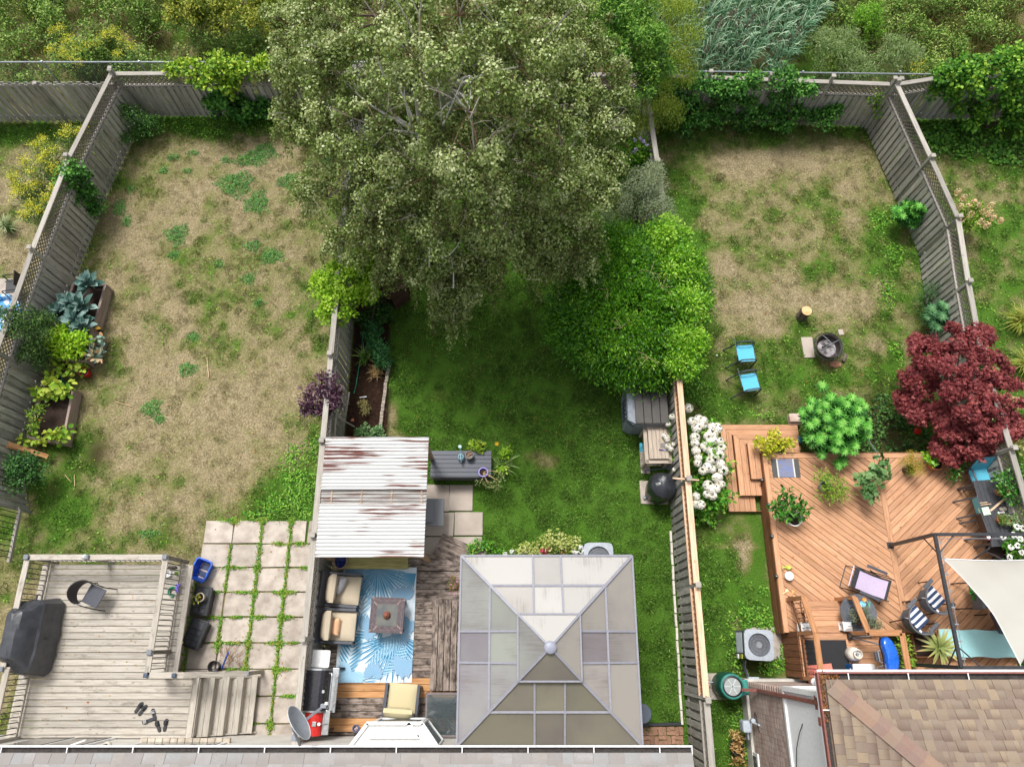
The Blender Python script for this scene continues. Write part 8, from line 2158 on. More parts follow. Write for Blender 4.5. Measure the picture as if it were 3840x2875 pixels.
# ---- raised beds with vegetables
def raised_bed(label,corners,h,parent_label=None):
 t=thing('raised_bed',label,'planter',sum((P(*c,0)for c in corners),Vector())/4)
 pts=[P(*c,h)for c in corners]
 for i in range(4):
  p,q=pts[i],pts[(i+1)%4]
  for z in(h-.1,h-.3):
   if z>.02:board('side_plank',Vector((p.x,p.y,z)),Vector((q.x,q.y, z)),.035,.195,W_BOX,t)
  board('rim_plank',Vector((p.x,p.y,h+.005)),Vector((q.x,q.y, h+.005)),.07,.03,W_BOX,t)
  board('corner_post',Vector((p.x,p.y,0)),Vector((p.x,p.y, h+.01)),.06,.06,W_BOX,t)
 c=sum(pts,Vector())/4
 B().prism([((p.x-c.x)*.96+c.x,(p.y-c.y)*.96+c.y)for p in pts][::-1],h-.2,h-.08).build('soil',SOIL,t, True)
 return t
raised_bed('raised bed planted with blue-green kale beside the fence',[(275,1065),(395,1068),(355, 1215),(225,1215)],.42)
raised_bed('raised bed filled with lime celery leaves',[(230,1225),(340,1230),(322, 1355),(192,1345)],.42)
raised_bed('raised bed with bare dark soil and trailing squash',[(155,1465),(275,1460),(235, 1660),(105,1640)],.42)
KM=leafm('kale_leaf',['#47695f','#5d8078','#779892','#92aea6'],.15, .5)
kale_me=[]
for v_ in range(5):
 n=1;o=leaves('kale_leaf',np.zeros((1,3)),np.array([[1.,0,.15]]), np.array([[-.15,0,1.]]),.34,.17,'oval', KM,None,np.array([(v_+.5)/5]));kale_me.append(o.data);bpy.data.objects.remove(o)
def kale(label,px,py,h,n,s, leafl=None):
 t=thing('kale_plant',label,'kale',P(px,py,h))
 b0=P(px,py,h)
 for k in range(n):
  az=k*2.4+rnd.uniform(-.2,.2);el=.15+.95*(k/n);sc_=s*(1.1-.55*k/n)*rnd.uniform(.85,1.15)
  o=link('kale_leaf',kale_me[rnd.randint(0,4)],None,t,True)
  o.matrix_basis=Matrix.Translation(b0+Vector((0,0,.2+.25*k/n)))@Matrix.Rotation(az,4,'Z')@Matrix.Rotation(-el,4, 'Y')@Matrix.Rotation(rnd.uniform(-.4,.4),4,'X')@Matrix.Scale(sc_,4)
 B().tube([b0,b0+Vector((0,0,.45))],.018,6).build('stalk', mat('kale_stalk','#8aa08a','#728a74',rough=.6),t,True)
for i,(px,py,s)in enumerate(((355,1080,.9), (290,1155,.95),(330,1165,.95), (310,1215,1.0),(250,1190,.85), (330,1240,.8))):
 kale(('kale plant at the far end of its raised bed','kale plant in the fence-side row','kale plant in the lawn-side row','widest kale plant at the near end of its bed','kale plant crowding the fence boards','kale plant with a yellowing lower leaf near the celery')[i], px,py,.45,22,s*1.45)
small('yellow_leaf','yellow kale leaf hanging over the bed edge','leaf',B().add([(-.1,-.0,0), (.0,.06,.02),(.1,0,0), (0,-.06,.02)],[(0,3,2, 1)]),mat('yellow_leaf','#dcae3c','#cf9a30',rough=.7),P(366, 1231,.5))
CEL=leafm('celery_leaves',['#5f9410','#7db41a','#9ccb26','#b9da3e','#86a818'], .3)
shrub('celery_patch','dense lime green celery patch filling its raised bed','vegetable',[pl(250,1260,.85, .35),pl(270,1300,.8,.35),pl(210, 1270,.8,.3),pl(230,1310,.75, .28),pl(300,1280,.75,.25)],26, (.1,.17),2600,.1,.05,'oval', CEL,P(270,1305,.35),51,stem=mat('green_stem', '#6d8a3c','#55702c'),r0=.008)
BRO=leafm('broccoli_leaves',['#5d7d6c','#7a9a88','#98b3a0','#c0b08a','#d99a70'], .15)
tr2=thing('trough_planter','small grey trough with pale cabbage leaves','planter',P(375,1320,0))
B().box((0,0,.16),(.3,.62,.32), M=Matrix.Rotation(R(-12),3,'Z')).build('trough_body',mat('mauve_plastic','#8a7f80','#776d6e', rough=.5),tr2,bevel=.03)
cloud('foliage',sublumps([pl(360,1290,.5,.2),pl(355, 1330,.5,.2)],12,(.08,.14), 53),120,.2,.1,'oval',BRO, tr2)
SQ=leafm('squash_leaves',['#5a8a22','#7aa82e','#9cbf3e','#c2cc4e','#8fae3a'], .3)
shrub('squash_plant','yellow-green squash leaves over the end of the bare soil bed','vegetable',[pl(190,1455,.7, .25),pl(230,1470,.65,.2),pl(160, 1480,.6,.2),pl(250,1450,.6, .15)],10,(.1,.16),130,.17, .15,'oval',SQ,P(190,1490,.35), 54,r0=.008)
shrub('tomato_plant','thin tomato plant with one red fruit in the bare soil bed','vegetable',[pl(120,1560,.8, .2),pl(135,1590,.7,.2),pl(150, 1530,.8,.15)],12,(.08,.14), 320,.07,.035,'lobed',WLW,P(150, 1580,.35),55,r0=.006)
small('tomato','single red tomato in the soil bed','tomato',B().lathe([(.035*math.cos(t),.035+.035*math.sin(t))for t in[(-1.57+i*.314)for i in range(11)]],n=14), REDP,P(150,1577,.62),smooth=True)
shrub('squash_vine','trailing squash leaves at the near end of the soil bed','vegetable',[pl(170,1645,.55, .2),pl(100,1655,.5,.2),pl(215, 1630,.55,.16),pl(245,1625,.5, .12)],10,(.1,.16),110,.15, .13,'oval',SQ,P(170,1640,.35), 56,r0=.006)
for i,(lb,px,py,m_)in enumerate((('red cup pot with an eggplant seedling at the lawn side',332, 1405,mat('red_plastic','#b5202a','#a01a24',rough=.4)),('dark pot with a yellow-green eggplant between the raised beds', 258,1385,mat('brown_pot','#6a4a3a','#573c2e',rough=.6)), ('teal pot with a yellow-green eggplant near the soil bed',235,1435,mat('teal_pot','#3f7a78','#336664', rough=.5)))):
 l0=P(px,py,.05);potted('eggplant_pot',lb,l0,.13, .24,m_,[((l0.x-.12+.05*i,l0.y+.05,.5),.16), ((l0.x-.2+.1*i,l0.y-.03,.45),.14),((l0.x+.02,l0.y+.02, .45),.12)],40,.15,.11,'oval', SQ,6,(.1,.15),57+i)
plk=thing('loose_plank','raw orange plank propped on the fence boards','plank',P(90,1690,.3));board('plank', P(-40,1640,1.0),P(180,1712,.25), .12,.03,W_FRESHDECK,plk);board('plank',P(-40,1656, .98),P(150,1706,.3),.06,.03, W_FRESHDECK,plk)
shrub('dark_shrub','dark green rose shrub by the fence below the loose plank','shrub',[pl(90,1760,.9, .4),pl(60,1790,.9,.35),pl(140, 1770,.7,.3),pl(80,1740,1.0, .3)],22,(.12,.2),1500,.085, .045,'oval',leafm('rose_leaves',['#1d3f1a','#2c5824','#3f7030', '#5a8a40'],.2),P(120,1800,0),61)
shrub('potato_vine','tall tomato vines climbing over the lattice by the celery','vine',[pl(110,1200,1.7, .4),pl(70,1240,1.8,.4),pl(140, 1260,1.4,.4),pl(110,1320,1.2, .35),pl(30,1190,1.9,.35),pl(160, 1340,.8,.3),pl(170,1200,1.1, .3)],26,(.13,.22),4200,.075, .026,'lobed',leafm('vine_leaves',['#2c4a20','#3c602a','#527a38', '#6c9048','#88a458'],.25),P(150,1320,0), 62)
for i,(lb,a,b_)in enumerate((('pale stick lying on the dry lawn near the weeds',(776,1340), (783,1415)),('thin stick lying on the dry lawn below the raised beds',(432,1506),(494, 1523)),('pale wooden peg near the soil bed, slanting one',(243,1780),(264, 1803)),('pale wooden peg near the soil bed, upright one',(279,1778),(280, 1822)))):
 o=B().tube([P(*a,.03),P(*b_,.03)],.009,6).build('stick', W_NEW);tag(o,lb,'stick')
 # ---- ground cover
MATG=leafm('clover_leaves',['#2c5f24','#3f7a32','#559242','#70aa54','#88b85a'], .25)
def mats(name,label,spots,dens,ln,m, hmax=.07):
 P_=[];Z=[]
 for px,py,rx,ry in spots:
  c=P(px,py);n=int(rx*ry*3.14*dens)
  a=npr.random(n)*6.283;r=np.sqrt(npr.random(n))*(1+.22*np.sin(a*3+px)+.14*np.sin(a*7+py)+.1*npr.normal(size=n))
  x=c.x+r*np.cos(a)*rx;y=c.y+r*np.sin(a)*ry
  P_.append(np.stack([x,y,npr.random(n)*hmax*np.clip(1.15-r,.2,1)],1))
 p=np.concatenate(P_);n=len(p)
 d=ball(n);d[:,2]*=.35;nr=ball(n)*.5+[0,0,1]
 o=leaves(name,p,d,nr,ln*npr.uniform(.6,1.3, n),ln*.75*npr.uniform(.7,1.2,n),'oval',m, None,kind='stuff');o['label']=label
 return o
mats('clover_mats','mats of clover and creeping weeds on the dry lawn',[(885,690,.55,.45), (990,570,.45,.3),(940,600, .5,.25),(965,760,.38,.4), (1085,680,.35,.3),(665,880, .32,.36),(652,955,.18,.15), (1020,960,.35,.28),(948,922, .25,.18),(820,990,.16,.14), (935,1045,.2,.2),(725,1263, .2,.14),(705,1385,.28,.2), (570,1530,.26,.26),(600,1570, .15,.15),(845,600,.16,.14), (613,640,.16,.12),(703,640, .16,.1),(450,780,.2,.3), (475,830,.14,.2),(490,710, .15,.12),(970,1135,.14,.14), (1230,600,.2,.3),(650,590, .2,.12),(725,575,.2,.1), (560,2000,.3,.1)],2300,.036, MATG)
LUSH=leafm('lush_weed_leaves',['#3a6f14','#4f8a1e','#68a52c','#85bc3e','#a3cc52'], .3)
mats('creeping_weeds','lush creeping weeds along the fence ends and house side',[(1105,1760,.35,.8), (1130,1850,.4,.6),(1060,1890, .6,.35),(1180,1680,.15,.4), (980,1930,.5,.12),(700,470, .9,.3),(860,440,1.2,.3), (1000,480,1.0,.25),(800,500, .5,.2),(2800,2320,.42,.35), (2850,2290,.3,.25),(2880,2340, .3,.3),(2860,2220,.2,.15), (2880,2500,.3,.2),(2930,2480, .15,.3),(2940,2440,.1,.3), (2770,2470,.25,.4),(2760,2400, .15,.3),(3350,960,.3,.6), (3300,830,.3,.4),(3330,1100, .25,.5),(2560,1330,.3,.7), (2600,1430,.35,.6),(2560,1150, .25,.5),(3360,1310,.2,.3), (2870,1560,.3,.12),(2760,2700, .2,.5),(2780,2790,.2,.4), (150,2720,.3,.2)],520,.06, LUSH,.1)
mats('low_bed_plants','low leafy ground cover in the bed under the maple',[(3330,1560,.6,.35), (3280,1620,.5,.3),(3420,1600, .5,.4),(3250,1680,.5,.15), (3400,1680,.7,.2),(3500,1660, .4,.25),(3320,1500,.4,.2), (3470,1580,.3,.2)],330,.085, leafm('bed_cover_leaves',['#23441a','#345c24','#4a7832','#6a9345'],.25), .14)
gx_=[SX0+c*SPX-.018 for c in range(0,4)];gsp=[]
for r_ in range(9):
 for c,x in enumerate(gx_):
  y=SY0-(r_+.5)*SPY;w=(.0,.055,.05,.05)[c]*(1 if r_<7 else.3)
  if c==0 and r_>=2:w=.07
  if w and rnd.random()<.97:gsp.append((x,y,w*rnd.uniform(.5,1.3),SPY*.5))
 for c in range(4):
  if rnd.random()<.55:gsp.append((gx_[c]+SPX*rnd.uniform(.1,.9),SY0-r_*SPY+.017,SPX*rnd.uniform(.15,.4),.03*rnd.uniform(.6, 1.6)))
 for c,x in enumerate(gx_[1:]):
  if rnd.random()<.6:gsp.append((x,SY0-r_*SPY,.09,.09))
pp_=[]
for x,y,rx,ry in gsp:
 n=int(110+rx*ry*6500);pp_.append(np.stack([x+npr.normal(size=n)*rx*.55,y+npr.uniform(-1,1,n)*ry,.03+npr.random(n)*.07],1))
p=np.concatenate(pp_)
for q_ in(P(770,2140),P(812,2497),P(775,2255), P(752,2375)):p=p[np.hypot(p[:,0]-q_.x,p[:,1]-q_.y)>.3]
n=len(p);d=ball(n);d[:,2]=abs(d[:,2])*.5
o=leaves('joint_weeds',p,d,ball(n)*.6+[0,0,1], .04*npr.uniform(.6,1.4,n),.022*npr.uniform(.6,1.4,n), 'oval',leafm('joint_weed_leaves',['#3f7a1c','#579628','#77b33a','#9cc850', '#b8a84a'],.3),None,kind='stuff');o['label']='weeds growing in the joints between the slabs'
n=26000;x=npr.uniform(-19,19,n);y=npr.uniform(-2.5,16,n);Gv,Sv=lawn(x, y)
k=(Gv+npr.normal(size=n)*.15>.62)&(Sv<.5)&~in_holes(x,y)&((x<FX2)|(x>FX3))
x,y=x[k],y[k];n=len(x);d=ball(n);d[:,2]=abs(d[:,2])*.4
o=leaves('lawn_weeds',np.stack([x,y,npr.random(n)*.03],1),d, ball(n)*.5+[0,0,1],.07*npr.uniform(.5,1.3,n), .035,'oval',LUSH,None,kind='stuff');o['label']='broad-leaved weeds sprinkled through the lawns'
# ---- climbers on the fences
VINE=leafm('grape_leaves',['#41701a','#5f8f22','#83ad2e','#aac63e','#c9d84e'], .3);IVY=leafm('ivy_leaves',['#204616','#306020','#468030','#62a040','#8abc52'], .28);HEDGE=leafm('hedge_vine_leaves',['#244a12','#386c1c','#559028','#80b43a','#b4d44c'], .3)
def climber(label,big,n,ln,m,base, seed,per=24,size=(.13,.22),wd=None):return shrub('climbing_vine',label, 'vine',big,per,size,n,ln, wd or ln*.85,'oval',m,base,seed,r0=.015)
climber('yellow-green grape vine draped over the back fence',[pl(720,260,1.95,.35),pl(830, 240,2.1,.4),pl(900,255,2.0, .35),pl(780,300,1.8,.35),pl(980, 245,1.95,.28),pl(660,270,1.85, .2),pl(1040,255,1.95,.25),pl(860, 320,1.6,.3)],3400,.11,VINE, P(860,420,0),71)
climber('dark grape vine hanging down the face of the back fence',[pl(860,360,1.1,.45),pl(900, 400,.7,.45),pl(820,390,.7, .35),pl(980,400,.6,.35),pl(920, 430,.4,.4)],2400,.12,IVY, P(890,440,0),72)
climber('vine smothering the middle of the bowed lattice fence',[pl(260,640,1.9,.3),pl(300, 680,1.4,.35),pl(330,730,.9, .35),pl(290,740,1.1,.3),pl(350, 780,.5,.3),pl(240,690,1.6, .2)],2200,.09,IVY,P(345,780, 0),73)
climber('weedy shrub in the corner of the lattice fences',[pl(500,440,.8,.4),pl(560, 470,.5,.4),pl(460,410,1.0, .25),pl(530,500,.3,.3),pl(470, 520,.4,.3)],2400,.07,leafm('corner_leaves', ['#2a4f20','#3f6c2c','#588a3a','#78a34c'],.25),P(520, 480,0),74,wd=.035)
climber('ivy covering the back fence beside the birch',[pl(2620,320,1.7,.4),pl(2560, 350,1.4,.5),pl(2690,330,1.7, .35),pl(2580,420,.8,.5),pl(2640, 440,.6,.4),pl(2550,470,.5, .5)],4200,.085,IVY,P(2620,470, 0),75)
climber('ivy smothering the fence corner under the willow',[pl(2470,340,1.6,.5),pl(2520, 400,1.0,.5),pl(2450,420,.8, .5),pl(2720,380,1.1,.4),pl(2760, 330,1.7,.35),pl(2800,390,1.0, .35),pl(2690,430,.6,.4)],4200, .085,IVY,P(2500,470,0),175)
climber('ivy in two humps on the fence before the reeds',[pl(2830,310,1.8,.35),pl(2940, 300,2.0,.4),pl(2990,340,1.6, .35),pl(2920,360,1.3,.35),pl(3030, 330,1.7,.25),pl(2960,410,.8, .4),pl(2860,430,.6,.35),pl(3020, 430,.6,.4),pl(2920,470,.4, .4),pl(3080,450,.6,.35),pl(3120, 420,.8,.3),pl(2780,460,.3, .35)],6500,.085,IVY,P(2950,480, 0),76)
climber('dense hedge of vines over the corner of the back fence',[pl(3560,290,2.0,.5),pl(3640, 270,2.2,.55),pl(3740,260,2.3, .6),pl(3830,250,2.3,.6),pl(3540, 340,1.5,.5),pl(3640,340,1.5, .6),pl(3760,340,1.5,.7),pl(3840, 350,1.5,.7),pl(3620,420,.7, .6),pl(3740,430,.7,.7),pl(3840, 440,.7,.7),pl(3940,300,2.0, .8),pl(3940,420,.8,.8)],9500, .11,HEDGE,P(3700,480,0),77)
mats('trailing_vine_leaves','vine leaves trailing over the grass below the hedge',[(3560,500,1.0,.5), (3680,540,1.0,.4),(3800,570, .9,.5),(3480,530,.5,.5), (3600,570,.6,.25),(3760,600, .5,.25)],260,.12,leafm('trail_leaves',['#33641e', '#4a8428','#68a338','#8abb4a'],.3),.2)
climber('thin green creeper in the fence corner below the ivy',[pl(3290,400,1.0,.15),pl(3300, 440,.7,.15),pl(3310,470,.4, .15),pl(3280,370,1.4,.1)],260, .09,G1,P(3310,480,0),78)
climber('purple morning glory on the fence post under the birch',[pl(2400,560,1.5,.3),pl(2380, 590,1.1,.3),pl(2420,600,1.1, .25)],900,.09,G1,P(2400,640, 0),79)
bloom_cluster('morning_glory','pale violet morning glory flowers by the fence post',[(2380,525,1.9),(2400, 520,1.9),(2415,530,1.9),(2385, 560,1.7),(2425,545,1.8),(2375, 575,1.6)],leafm('violet_petals',['#b9a6d6','#d3c6e6','#e6e0f0'], .2),.04,14,.06)
# ---- yellow goldenrod
GRS=leafm('goldenrod_leaves',['#3c5c22','#52752e','#6d8f3c','#8fa850'],.25);GOLD=leafm('goldenrod_flowers', ['#d8cc20','#ece034','#f6ee58','#faf480','#d0dc58'],.3, .8)
def goldenrod(label,base,spots,n1,n2,hh):
 t=thing('goldenrod',label,'goldenrod',base)
 tips=[P(px,py,hh*rnd.uniform(.85,1.1))for px,py in spots]
 n=n1;i=npr.integers(0,len(tips),n);u=npr.random(n)**.7;b0=np.array(base)
 T_=np.array([tuple(t_)for t_ in tips])[i];g0=T_*[1,1,0]+(b0-T_*[1,1,0])*.35*[1,1, 0]
 p=g0+(T_-g0)*u[:,None]+npr.normal(size=(n,3))*[.1,.1,.03]
 d=ball(n);d[:,2]=abs(d[:,2])*.5+.1
 leaves('foliage',p,d,ball(n)*.5+[0,0,1], npr.uniform(.08,.15,n),.022,'diamond',GRS, t)
 n=n2;i=npr.integers(0,len(tips),n);T_=np.array([tuple(t_)for t_ in tips])[i]
 leaves('flower_plume',T_+npr.normal(size=(n,3))*[.1,.1,.05],ball(n), ball(n)+[0,0,.6],npr.uniform(.03,.06,n), .025,'diamond',GOLD,t)
 stems('stem',base,tips[::2],.008,.004,mat('green_stem', '#6d8a3c','#55702c'),t)
goldenrod('tall goldenrod clump outside the bowed lattice fence',P(150,800,0),[(130,540), (160,520),(200,560),(240,500), (90,600),(120,640),(60,690), (150,600),(190,620),(50,660), (100,700),(170,570),(110,760), (220,640),(60,720),(130,690), (170,740),(250,480),(300,490), (200,700),(140,780),(90,800)], 7000,3800,1.5)
goldenrod('goldenrod clump behind the chain-link fence',P(330,240,0),[(200,115), (225,105),(250,145),(265,155), (230,190),(260,210),(190,180), (240,200),(275,190),(400,130), (430,115),(395,125),(455,145), (340,165),(360,160),(440,200), (490,170),(290,230),(300,180), (320,170)],7000,2800,1.5)
goldenrod('small goldenrod at the far end of the birch',P(1010,60,0),[(1000,10), (1030,5),(1010,25),(1040,35)], 900,500,1.4)
goldenrod('goldenrod sprig beside the reeds',P(3470,260,0),[(3445,250), (3460,240),(3440,270),(3430,230)], 900,260,1.2)
shrub('yellow_shrub','yellow-green shrub seen through the landing rail behind the blue grill','shrub',[pl(3385,2410,1.0, .16),pl(3390,2450,.95,.16),pl(3400, 2490,.9,.14)],10,(.07,.12), 300,.1,.04,'oval',WLW,P(3390, 2460,RH),181,r0=.008)
# ---- far right garden
PEA=leafm('peach_blooms',['#dcb888','#ecd0a0','#f4e0b8','#d8a884'],.2, .9)
ph=shrub('peach_hydrangea','peach panicle hydrangea just outside the leaning fence','hydrangea',[pl(3620,790,.8, .4),pl(3660,830,.7,.4),pl(3600, 830,.6,.3)],16,(.1,.17), 700,.1,.06,'oval',WLW,P(3640, 860,0),81,r0=.01)
for px,py in((3590,720),(3612,740),(3650, 760),(3630,775),(3600,775),(3665, 770),(3690,790),(3640,805),(3710, 800),(3725,815),(3605,825),(3755, 825),(3680,830),(3700,845),(3718, 770)):
 u=ball(60);c=np.array(P(px,py,1.1));leaves('bloom',c+u*[.08,.08,.13], np.cross(u,ball(60)),u,.045,.04,'oval', PEA,ph)
HAK=leafm('golden_grass',['#7f8f2a','#a3ab3c','#c4c456','#d9d27a','#8aa040'], .3)
strap_clump('ornamental_grass','golden arching ornamental grass on the far lawn','grass',P(3810,1215,0), 220,.75,.02,HAK,1.2)
strap_clump('ornamental_grass','golden arching grass behind the red maple','grass',P(3830,1370,0), 160,.7,.02,HAK,1.2)
shrub('variegated_hosta','cream variegated plant behind the maple and fence','plant',[pl(3800,1530,.5, .35),pl(3810,1600,.5,.35),pl(3790, 1660,.4,.3)],10,(.12,.18), 260,.18,.07,'oval',leafm('cream_leaves',['#8f9a4a', '#b3b86a','#d6d09a','#c99a80'],.25),P(3810,1620, 0),83,r0=.008)
shrub('fence_shrub','feathery dark green shrub at the fence beyond the bluish palmate bush','shrub',[pl(3480,1110,.6, .4),pl(3520,1090,.6,.35),pl(3450, 1140,.4,.3)],18,(.12,.18), 2200,.06,.012,'diamond',leafm('feather_leaves',['#1f4420', '#2f5c2c','#45763a','#5f8f4a'],.2),P(3480,1150, 0),84)
strap_clump('hosta_clump','broad green leaves in the bed below the maple','plant',P(3520,1680,0), 26,.35,.12,G1,1.2)
dp=pot('dead_plant_pot','black pot with a dried-up plant beside the brick wall',P(2752,2795,0),.16, .12,.25,BLACK,cat='potted plant')
DEAD=leafm('dead_leaves',['#8a6434','#b08a50','#cbaa70','#6a4a26'],.1);l0=dp.location
cloud('dry_leaves',sublumps([((l0.x,l0.y,.3),.15),((l0.x-.02, l0.y+.25,.35),.13),((l0.x+.06,l0.y-.3,.1), .14)],9,(.06,.1),85),260, .1,.03,'blade',DEAD,dp,kind='stuff')
# ---- far left patio corner
fl_=lone_slab('paving_slab','worn slab beyond the lattice fence beside the paddling pool',(-140,1045),(70,1140), CONC)
pool=thing('paddling_pool','blue patterned paddling pool beyond the lattice fence','pool',P(20,1185,0))
B().lathe([(.55,0),(.62,.12),(.6,.25), (.52,.25),(.5,.1),(0,.08)], n=32).build('pool_wall',mat('pool_blue','#4fa0d8','#e6eef2',rough=.3,scale=9, lo=.42,hi=.5),pool,smooth=True)
fc=thing('patio_chair','black patio chair half hidden behind the lattice fence','chair',P(85,1095,0), R(190))
B().box((0,0,.4),(.45,.45,.03)).build('seat', BLACK,fc,bevel=.01);frame_tube('arm_frame',[(-.25,-.26,0), (-.25,-.26,.6),(.2,-.26,.62), (.25,-.26,0)],.015,BLACK,fc);frame_tube('arm_frame', [(-.25,.26,0),(-.25,.26,.6), (.2,.26,.62),(.25,.26,0)], .015,BLACK,fc);B().box((-.28,0,.65),(.02, .46,.4)).build('backrest',WICK,fc)
stkp=strap_clump('milkweed','grey-green spear-leaved weeds outside the lattice fence','plant',P(40,860,0), 70,.5,.04,leafm('spear_leaves',['#5f7a44','#7c9458', '#9cac78','#b8bf98'],.25),1.1)
# ---- beyond the back fence
WILD=leafm('wild_shrub_leaves',['#3a5a20','#7a6c3a','#56802e','#789f40','#9cbc56', '#c0cf78'],.25)
def mass(name,label,n_l,x0,x1,y0, y1,hr,sr,n,ln,wd, shape,m,seed,droop=0,flat=.5,per=None):
 g=np.random.default_rng(seed);subs=[]
 for i in range(n_l):
  x,y=g.uniform(x0,x1),g.uniform(y0,y1);s=g.uniform(*sr);h=g.uniform(*hr)
  subs.append((np.array((x,y,h)),np.array((s,s,s*.75))))
 o=cloud(name,subs,n,ln,wd,shape, m,None,droop=droop,flat=flat,kind='stuff');o['label']=label
 return o
mass('wild_undergrowth','tangle of wild bushes on the bank beyond the chain-link fence',360,-24,-3,17.0, 24,(.2,1.5),(.22,.6),90000, .09,.05,'oval',WILD,1)
mass('wild_undergrowth','low green growth behind the vine-draped fence',90,-10,-4,16.9, 19,(.1,.7),(.2,.45),20000, .07,.035,'oval',GRS,2)
mass('bramble_bank','dark brambles at the top of the bank',90,-17,-6,19.5, 23,(.3,1.3),(.25,.55),14000, .08,.045,'oval',leafm('bramble_leaves',['#24380f','#38521a', '#547226','#83983a','#a3a83c'],.25),3)
mass('meadow_growth','green meadow growth behind the vine hedge',210,9.5,22,16.8, 21.5,(.1,.8),(.2,.5),42000, .10,.04,'oval',WILD,4)
def grass_mass(name,label,n,x0,x1,y0, y1,L,w,m,seed,lean=(.5, .2),z=0):
 g=np.random.default_rng(seed);x=g.uniform(x0,x1,n);y=g.uniform(y0,y1,n)
 f=fbm(x,y,1.5,seed+50,2);keep=f>-.18;x,y=x[keep], y[keep];n=len(x)
 d=np.stack([g.normal(size=n)*.5+lean[0]*fbm(x,y,2.0,seed+60)*3,g.normal(size=n)*.5+lean[1],np.ones(n)*.8], 1)
 o=leaves(name,np.stack([x,y,np.full(n,z)],1), d,ball(n)+[0,0,.3],L*g.uniform(.5,1.2, n),w,'arch',m,None,kind='stuff');o['label']=label
 return o
grass_mass('tall_dry_grass','tall straw coloured grass beyond the vine hedge',26000,10.5,22,17.5, 25,.6,.012,leafm('meadow_straw',['#4a5a24','#6a7034', '#94834a','#b09a62','#5f7a30'],.2),5)
grass_mass('tall_dry_grass','straw coloured grass tufts on the bank behind the chain-link fence',7000,-24,-5,16.9, 22,.5,.012,leafm('bank_straw',['#6f6236','#8f7d48', '#b09a60','#c9b47c','#77803c'],.2),6)
REED=leafm('reed_leaves',['#3a5f44','#52805a','#70a074','#98bc94','#bcd2b0'], .25,.45);PLUME=leafm('reed_plumes',['#4a3534','#5f4744','#775c56','#8a6f66'], .15,.9)
rx_=[]
g=np.random.default_rng(77);ns=900
x=g.uniform(4.2,10.8,ns);y=g.uniform(16.9,22.5,ns);k=(y-16.9)>np.clip((x-8.6),0, 3)*1.6;x,y=x[k],y[k];ns=len(x);hh=g.uniform(1.5,2.5,ns)
i=np.repeat(np.arange(ns),9);n=len(i);lv=g.random(n);az=g.random(n)*6.283
p=np.stack([x[i]+.1*lv*np.cos(az),y[i]+.1*lv*np.sin(az),hh[i]*(.25+.7*lv)],1)
d=np.stack([np.cos(az)*.9+.35,np.sin(az)*.9,.7+.3*g.random(n)],1)
o=leaves('reed_bed',p,d,np.stack([-d[:,0],-d[:, 1],np.ones(n)],1),g.uniform(.35,.6,n), .032,'arch',REED,None,kind='stuff');o['label']='bed of tall blue-green reeds behind the back fence'
sel=g.permutation(ns)[:110];plp=[];pld=[]
for s in sel:
 u=ball(60);plp.append(np.array([x[s],y[s],hh[s]+.1])+u*[.07,.07,.2]*g.random((60,1))**.4);pld.append(u+[.2, 0,.6])
p=np.concatenate(plp);d=np.concatenate(pld)
o=leaves('reed_plumes',p,d,ball(len(p)),.07,.018, 'diamond',PLUME,None,kind='stuff');o['label']='brown seed plumes above the reeds'
WIL=leafm('willow_leaves',['#5f7a20','#7d9a2c','#9cb43c','#bccc58','#d4dc7c'], .32)
def tree(name,label,base,big,per,size, n,ln,wd,shape,m,seed, bark=BROWN,r0=.12,**kw):
 t=thing(name,label,'tree',base);subs=sublumps(big,per,size, seed)
 cloud('crown',subs,n,ln,wd,shape, m,t,**kw)
 mb=B();top=Vector(base)+Vector((0,0,max(c[2]for c,r in big)*.7))
 limb(mb,[Vector(base),Vector(base).lerp(top,.5)+Vector((.1,.05,0)), top],r0,r0*.4,8)
 for c,r in big:limb(mb,[Vector(base).lerp(top,.55),Vector(base).lerp(top,.8).lerp(Vector(c), .5),Vector(c)],r0*.4,.02,6)
 mb.build('trunk',bark,t,True,smooth=True)
 return t
tree('willow_tree','yellow-green weeping willow behind the back fence beside the reeds',(4.1,16.9,0),[pl(2480, 60,3.6,.8),pl(2540,160,3.0, .8),pl(2470,200,3.2,.8),pl(2550, 270,2.4,.6),pl(2450,350,2.4, .7),pl(2500,420,1.6,.5),pl(2560, 60,3.2,.7),pl(2400,480,1.8, .5)],30,(.16,.3),17000,.085, .02,'diamond',WIL,91,droop=.9,up=.2, flat=.3)
tree('dark_tree','darker green ash tree between birch and willow',(3.1,17.6,0),[pl(2330, 60,4.2,1.0),pl(2400,160,3.8, .9),pl(2300,170,4.2,.9),pl(2420, 260,3.2,.8),pl(2350,300,3.2, .8),pl(2250,30,4.6,.9)],30, (.18,.32),16000,.10,.04,'oval', leafm('ash_leaves',['#2a5016','#3f7020','#5c902e','#80ae40','#a4c856'], .28),92)
tree('dark_tree','small dark tree at the far edge behind the birch',(-3.4,18.6,0),[pl(1170, 60,3.6,.9),pl(1100,120,3.0, .8),pl(1260,30,4.2,.9),pl(1090, 240,2.4,.7)],26,(.16,.3), 11000,.07,.045,'diamond',BIRCHL,93)
shrub('young_spruce','young bright conifer-like shrub among the reeds','shrub',[pl(3250,70,1.2, .5),pl(3240,110,.8,.55)],26, (.12,.2),3200,.10,.02,'diamond', G1,P(3245,140,0),94)
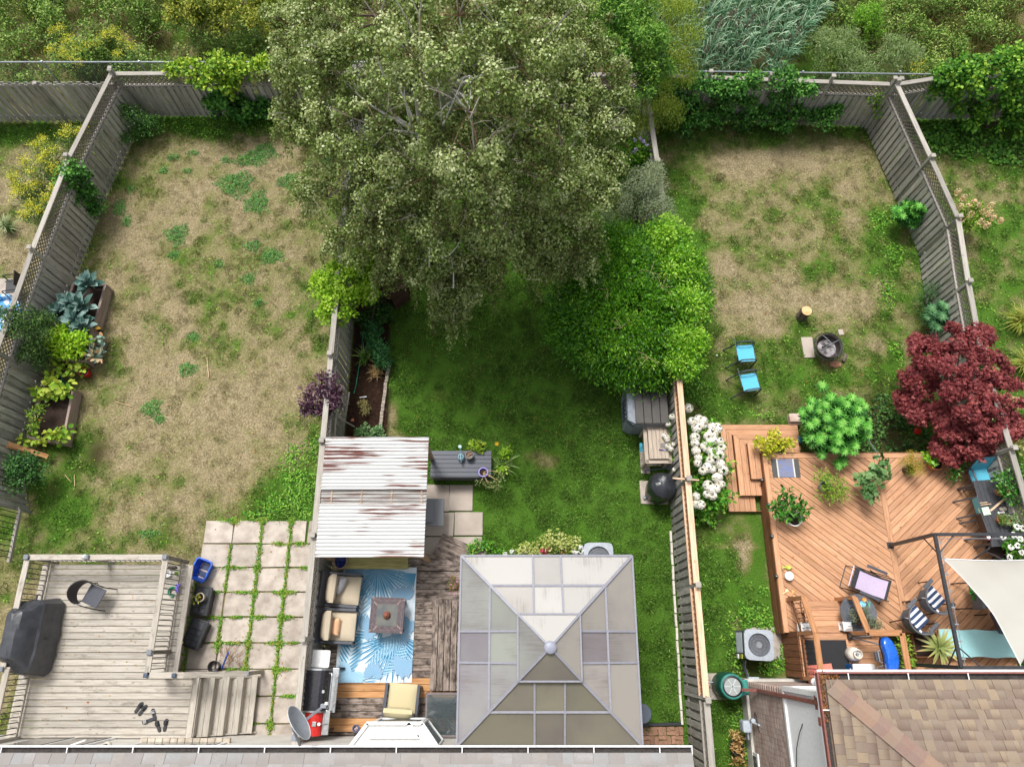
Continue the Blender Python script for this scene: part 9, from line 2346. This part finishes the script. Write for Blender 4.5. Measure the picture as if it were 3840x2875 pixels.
shrub('feathery_willow','pale feathery willow shrub in front of the reeds','shrub',[pl(3120,220,1.3, .6),pl(3180,180,1.4,.6),pl(3080, 160,1.5,.5),pl(3220,260,1.0, .5),pl(3350,180,1.2,.5),pl(3320, 240,.9,.5),pl(3400,210,1.0, .4)],26,(.14,.24),9000,.11, .016,'diamond',leafm('feathery_leaves',['#5a7a3c','#76964f','#94b06a', '#b3c888','#c9d6a4'],.3),P(3180,280,0), 95,up=.8)
tree('wild_cherry','wild shrub with yellowing leaves at the far end of the bank',(-6.5,20.5,0),[pl(900, 20,2.2,.8),pl(800,40,2.0, .7),pl(1000,60,2.2,.8),pl(700, 20,2.0,.7)],22,(.18,.3), 7000,.1,.06,'oval',leafm('cherry_leaves',['#3c5016', '#58701e','#7d8f2c','#a8ad40','#c4bc50'],.3),96, r0=.06)
mb=B()
for k in range(40):
 a=Vector((rnd.uniform(-18,-5),rnd.uniform(17.5,22),rnd.uniform(.4,1.4)));an=rnd.uniform(0, 3.1);L=rnd.uniform(.4,1.2)
 limb(mb,[a,a+Vector((math.cos(an)*L*.5,math.sin(an)*L*.5,.15)),a+Vector((math.cos(an)*L, math.sin(an)*L,.05))],.01,.004,4)
o=mb.build('bramble_canes',mat('grey_cane','#8f7a6a','#6f5f52',rough=.9),kind='stuff');o['label']='bare grey bramble canes on the bank'
LIT=leafm('leaf_litter',['#a8843c','#c49c4c','#7a5a2c','#8a9a3c','#b0602c'], .1)
for nm,lb,a,b_,z,n in(('fallen_leaves', 'small fallen leaves scattered on the bleached deck',(170,2130),(720,2720),DH+.004, 40),('fallen_leaves','small fallen leaves scattered on the cedar deck',(2900,1760),(3800, 2330),RH+.004,70),('fallen_leaves','small fallen leaves scattered on the slabs',(790, 1960),(1150,2700),.042,60),('fallen_leaves', 'small fallen leaves scattered over the dry lawn',(350,500),(1150,1950),.03, 260),('fallen_leaves','small fallen leaves on the lawn below the birch',(1480,1100),(2400, 1700),.03,150),('fallen_leaves','small fallen leaves on the fire pit lawn',(2650, 560),(3300,1450),.03,160)):
 pp_=np.array([tuple(P(rnd.uniform(a[0],b_[0]),rnd.uniform(a[1],b_[1]),z))for _ in range(n)]);d=ball(n);d[:,2]*=.1
 o=leaves(nm,pp_,d,ball(n)*.25+[0,0,1], .05*npr.uniform(.5,1.2,n),.03,'oval',LIT, None,kind='stuff');o['label']=lb
 # ---- grass last, once all paved places are known
grass('lawn_grass',-20,FX2,2.9,16,24, 1);grass('lawn_grass',-20,-11.0,-3,2.9,24, 2);grass('lawn_grass',-11.0,-7.3,1.7,2.9,24, 3)
grass('lawn_grass',FX2+.1,FX3-.05,-2.6,16,32, 4);grass('lawn_grass',FX3+.05,12.2,3.6,16,25, 5);grass('lawn_grass',FX3+.05,6.9,-4,3.6,28, 6);grass('lawn_grass',12.3,20,0,16,22, 7)
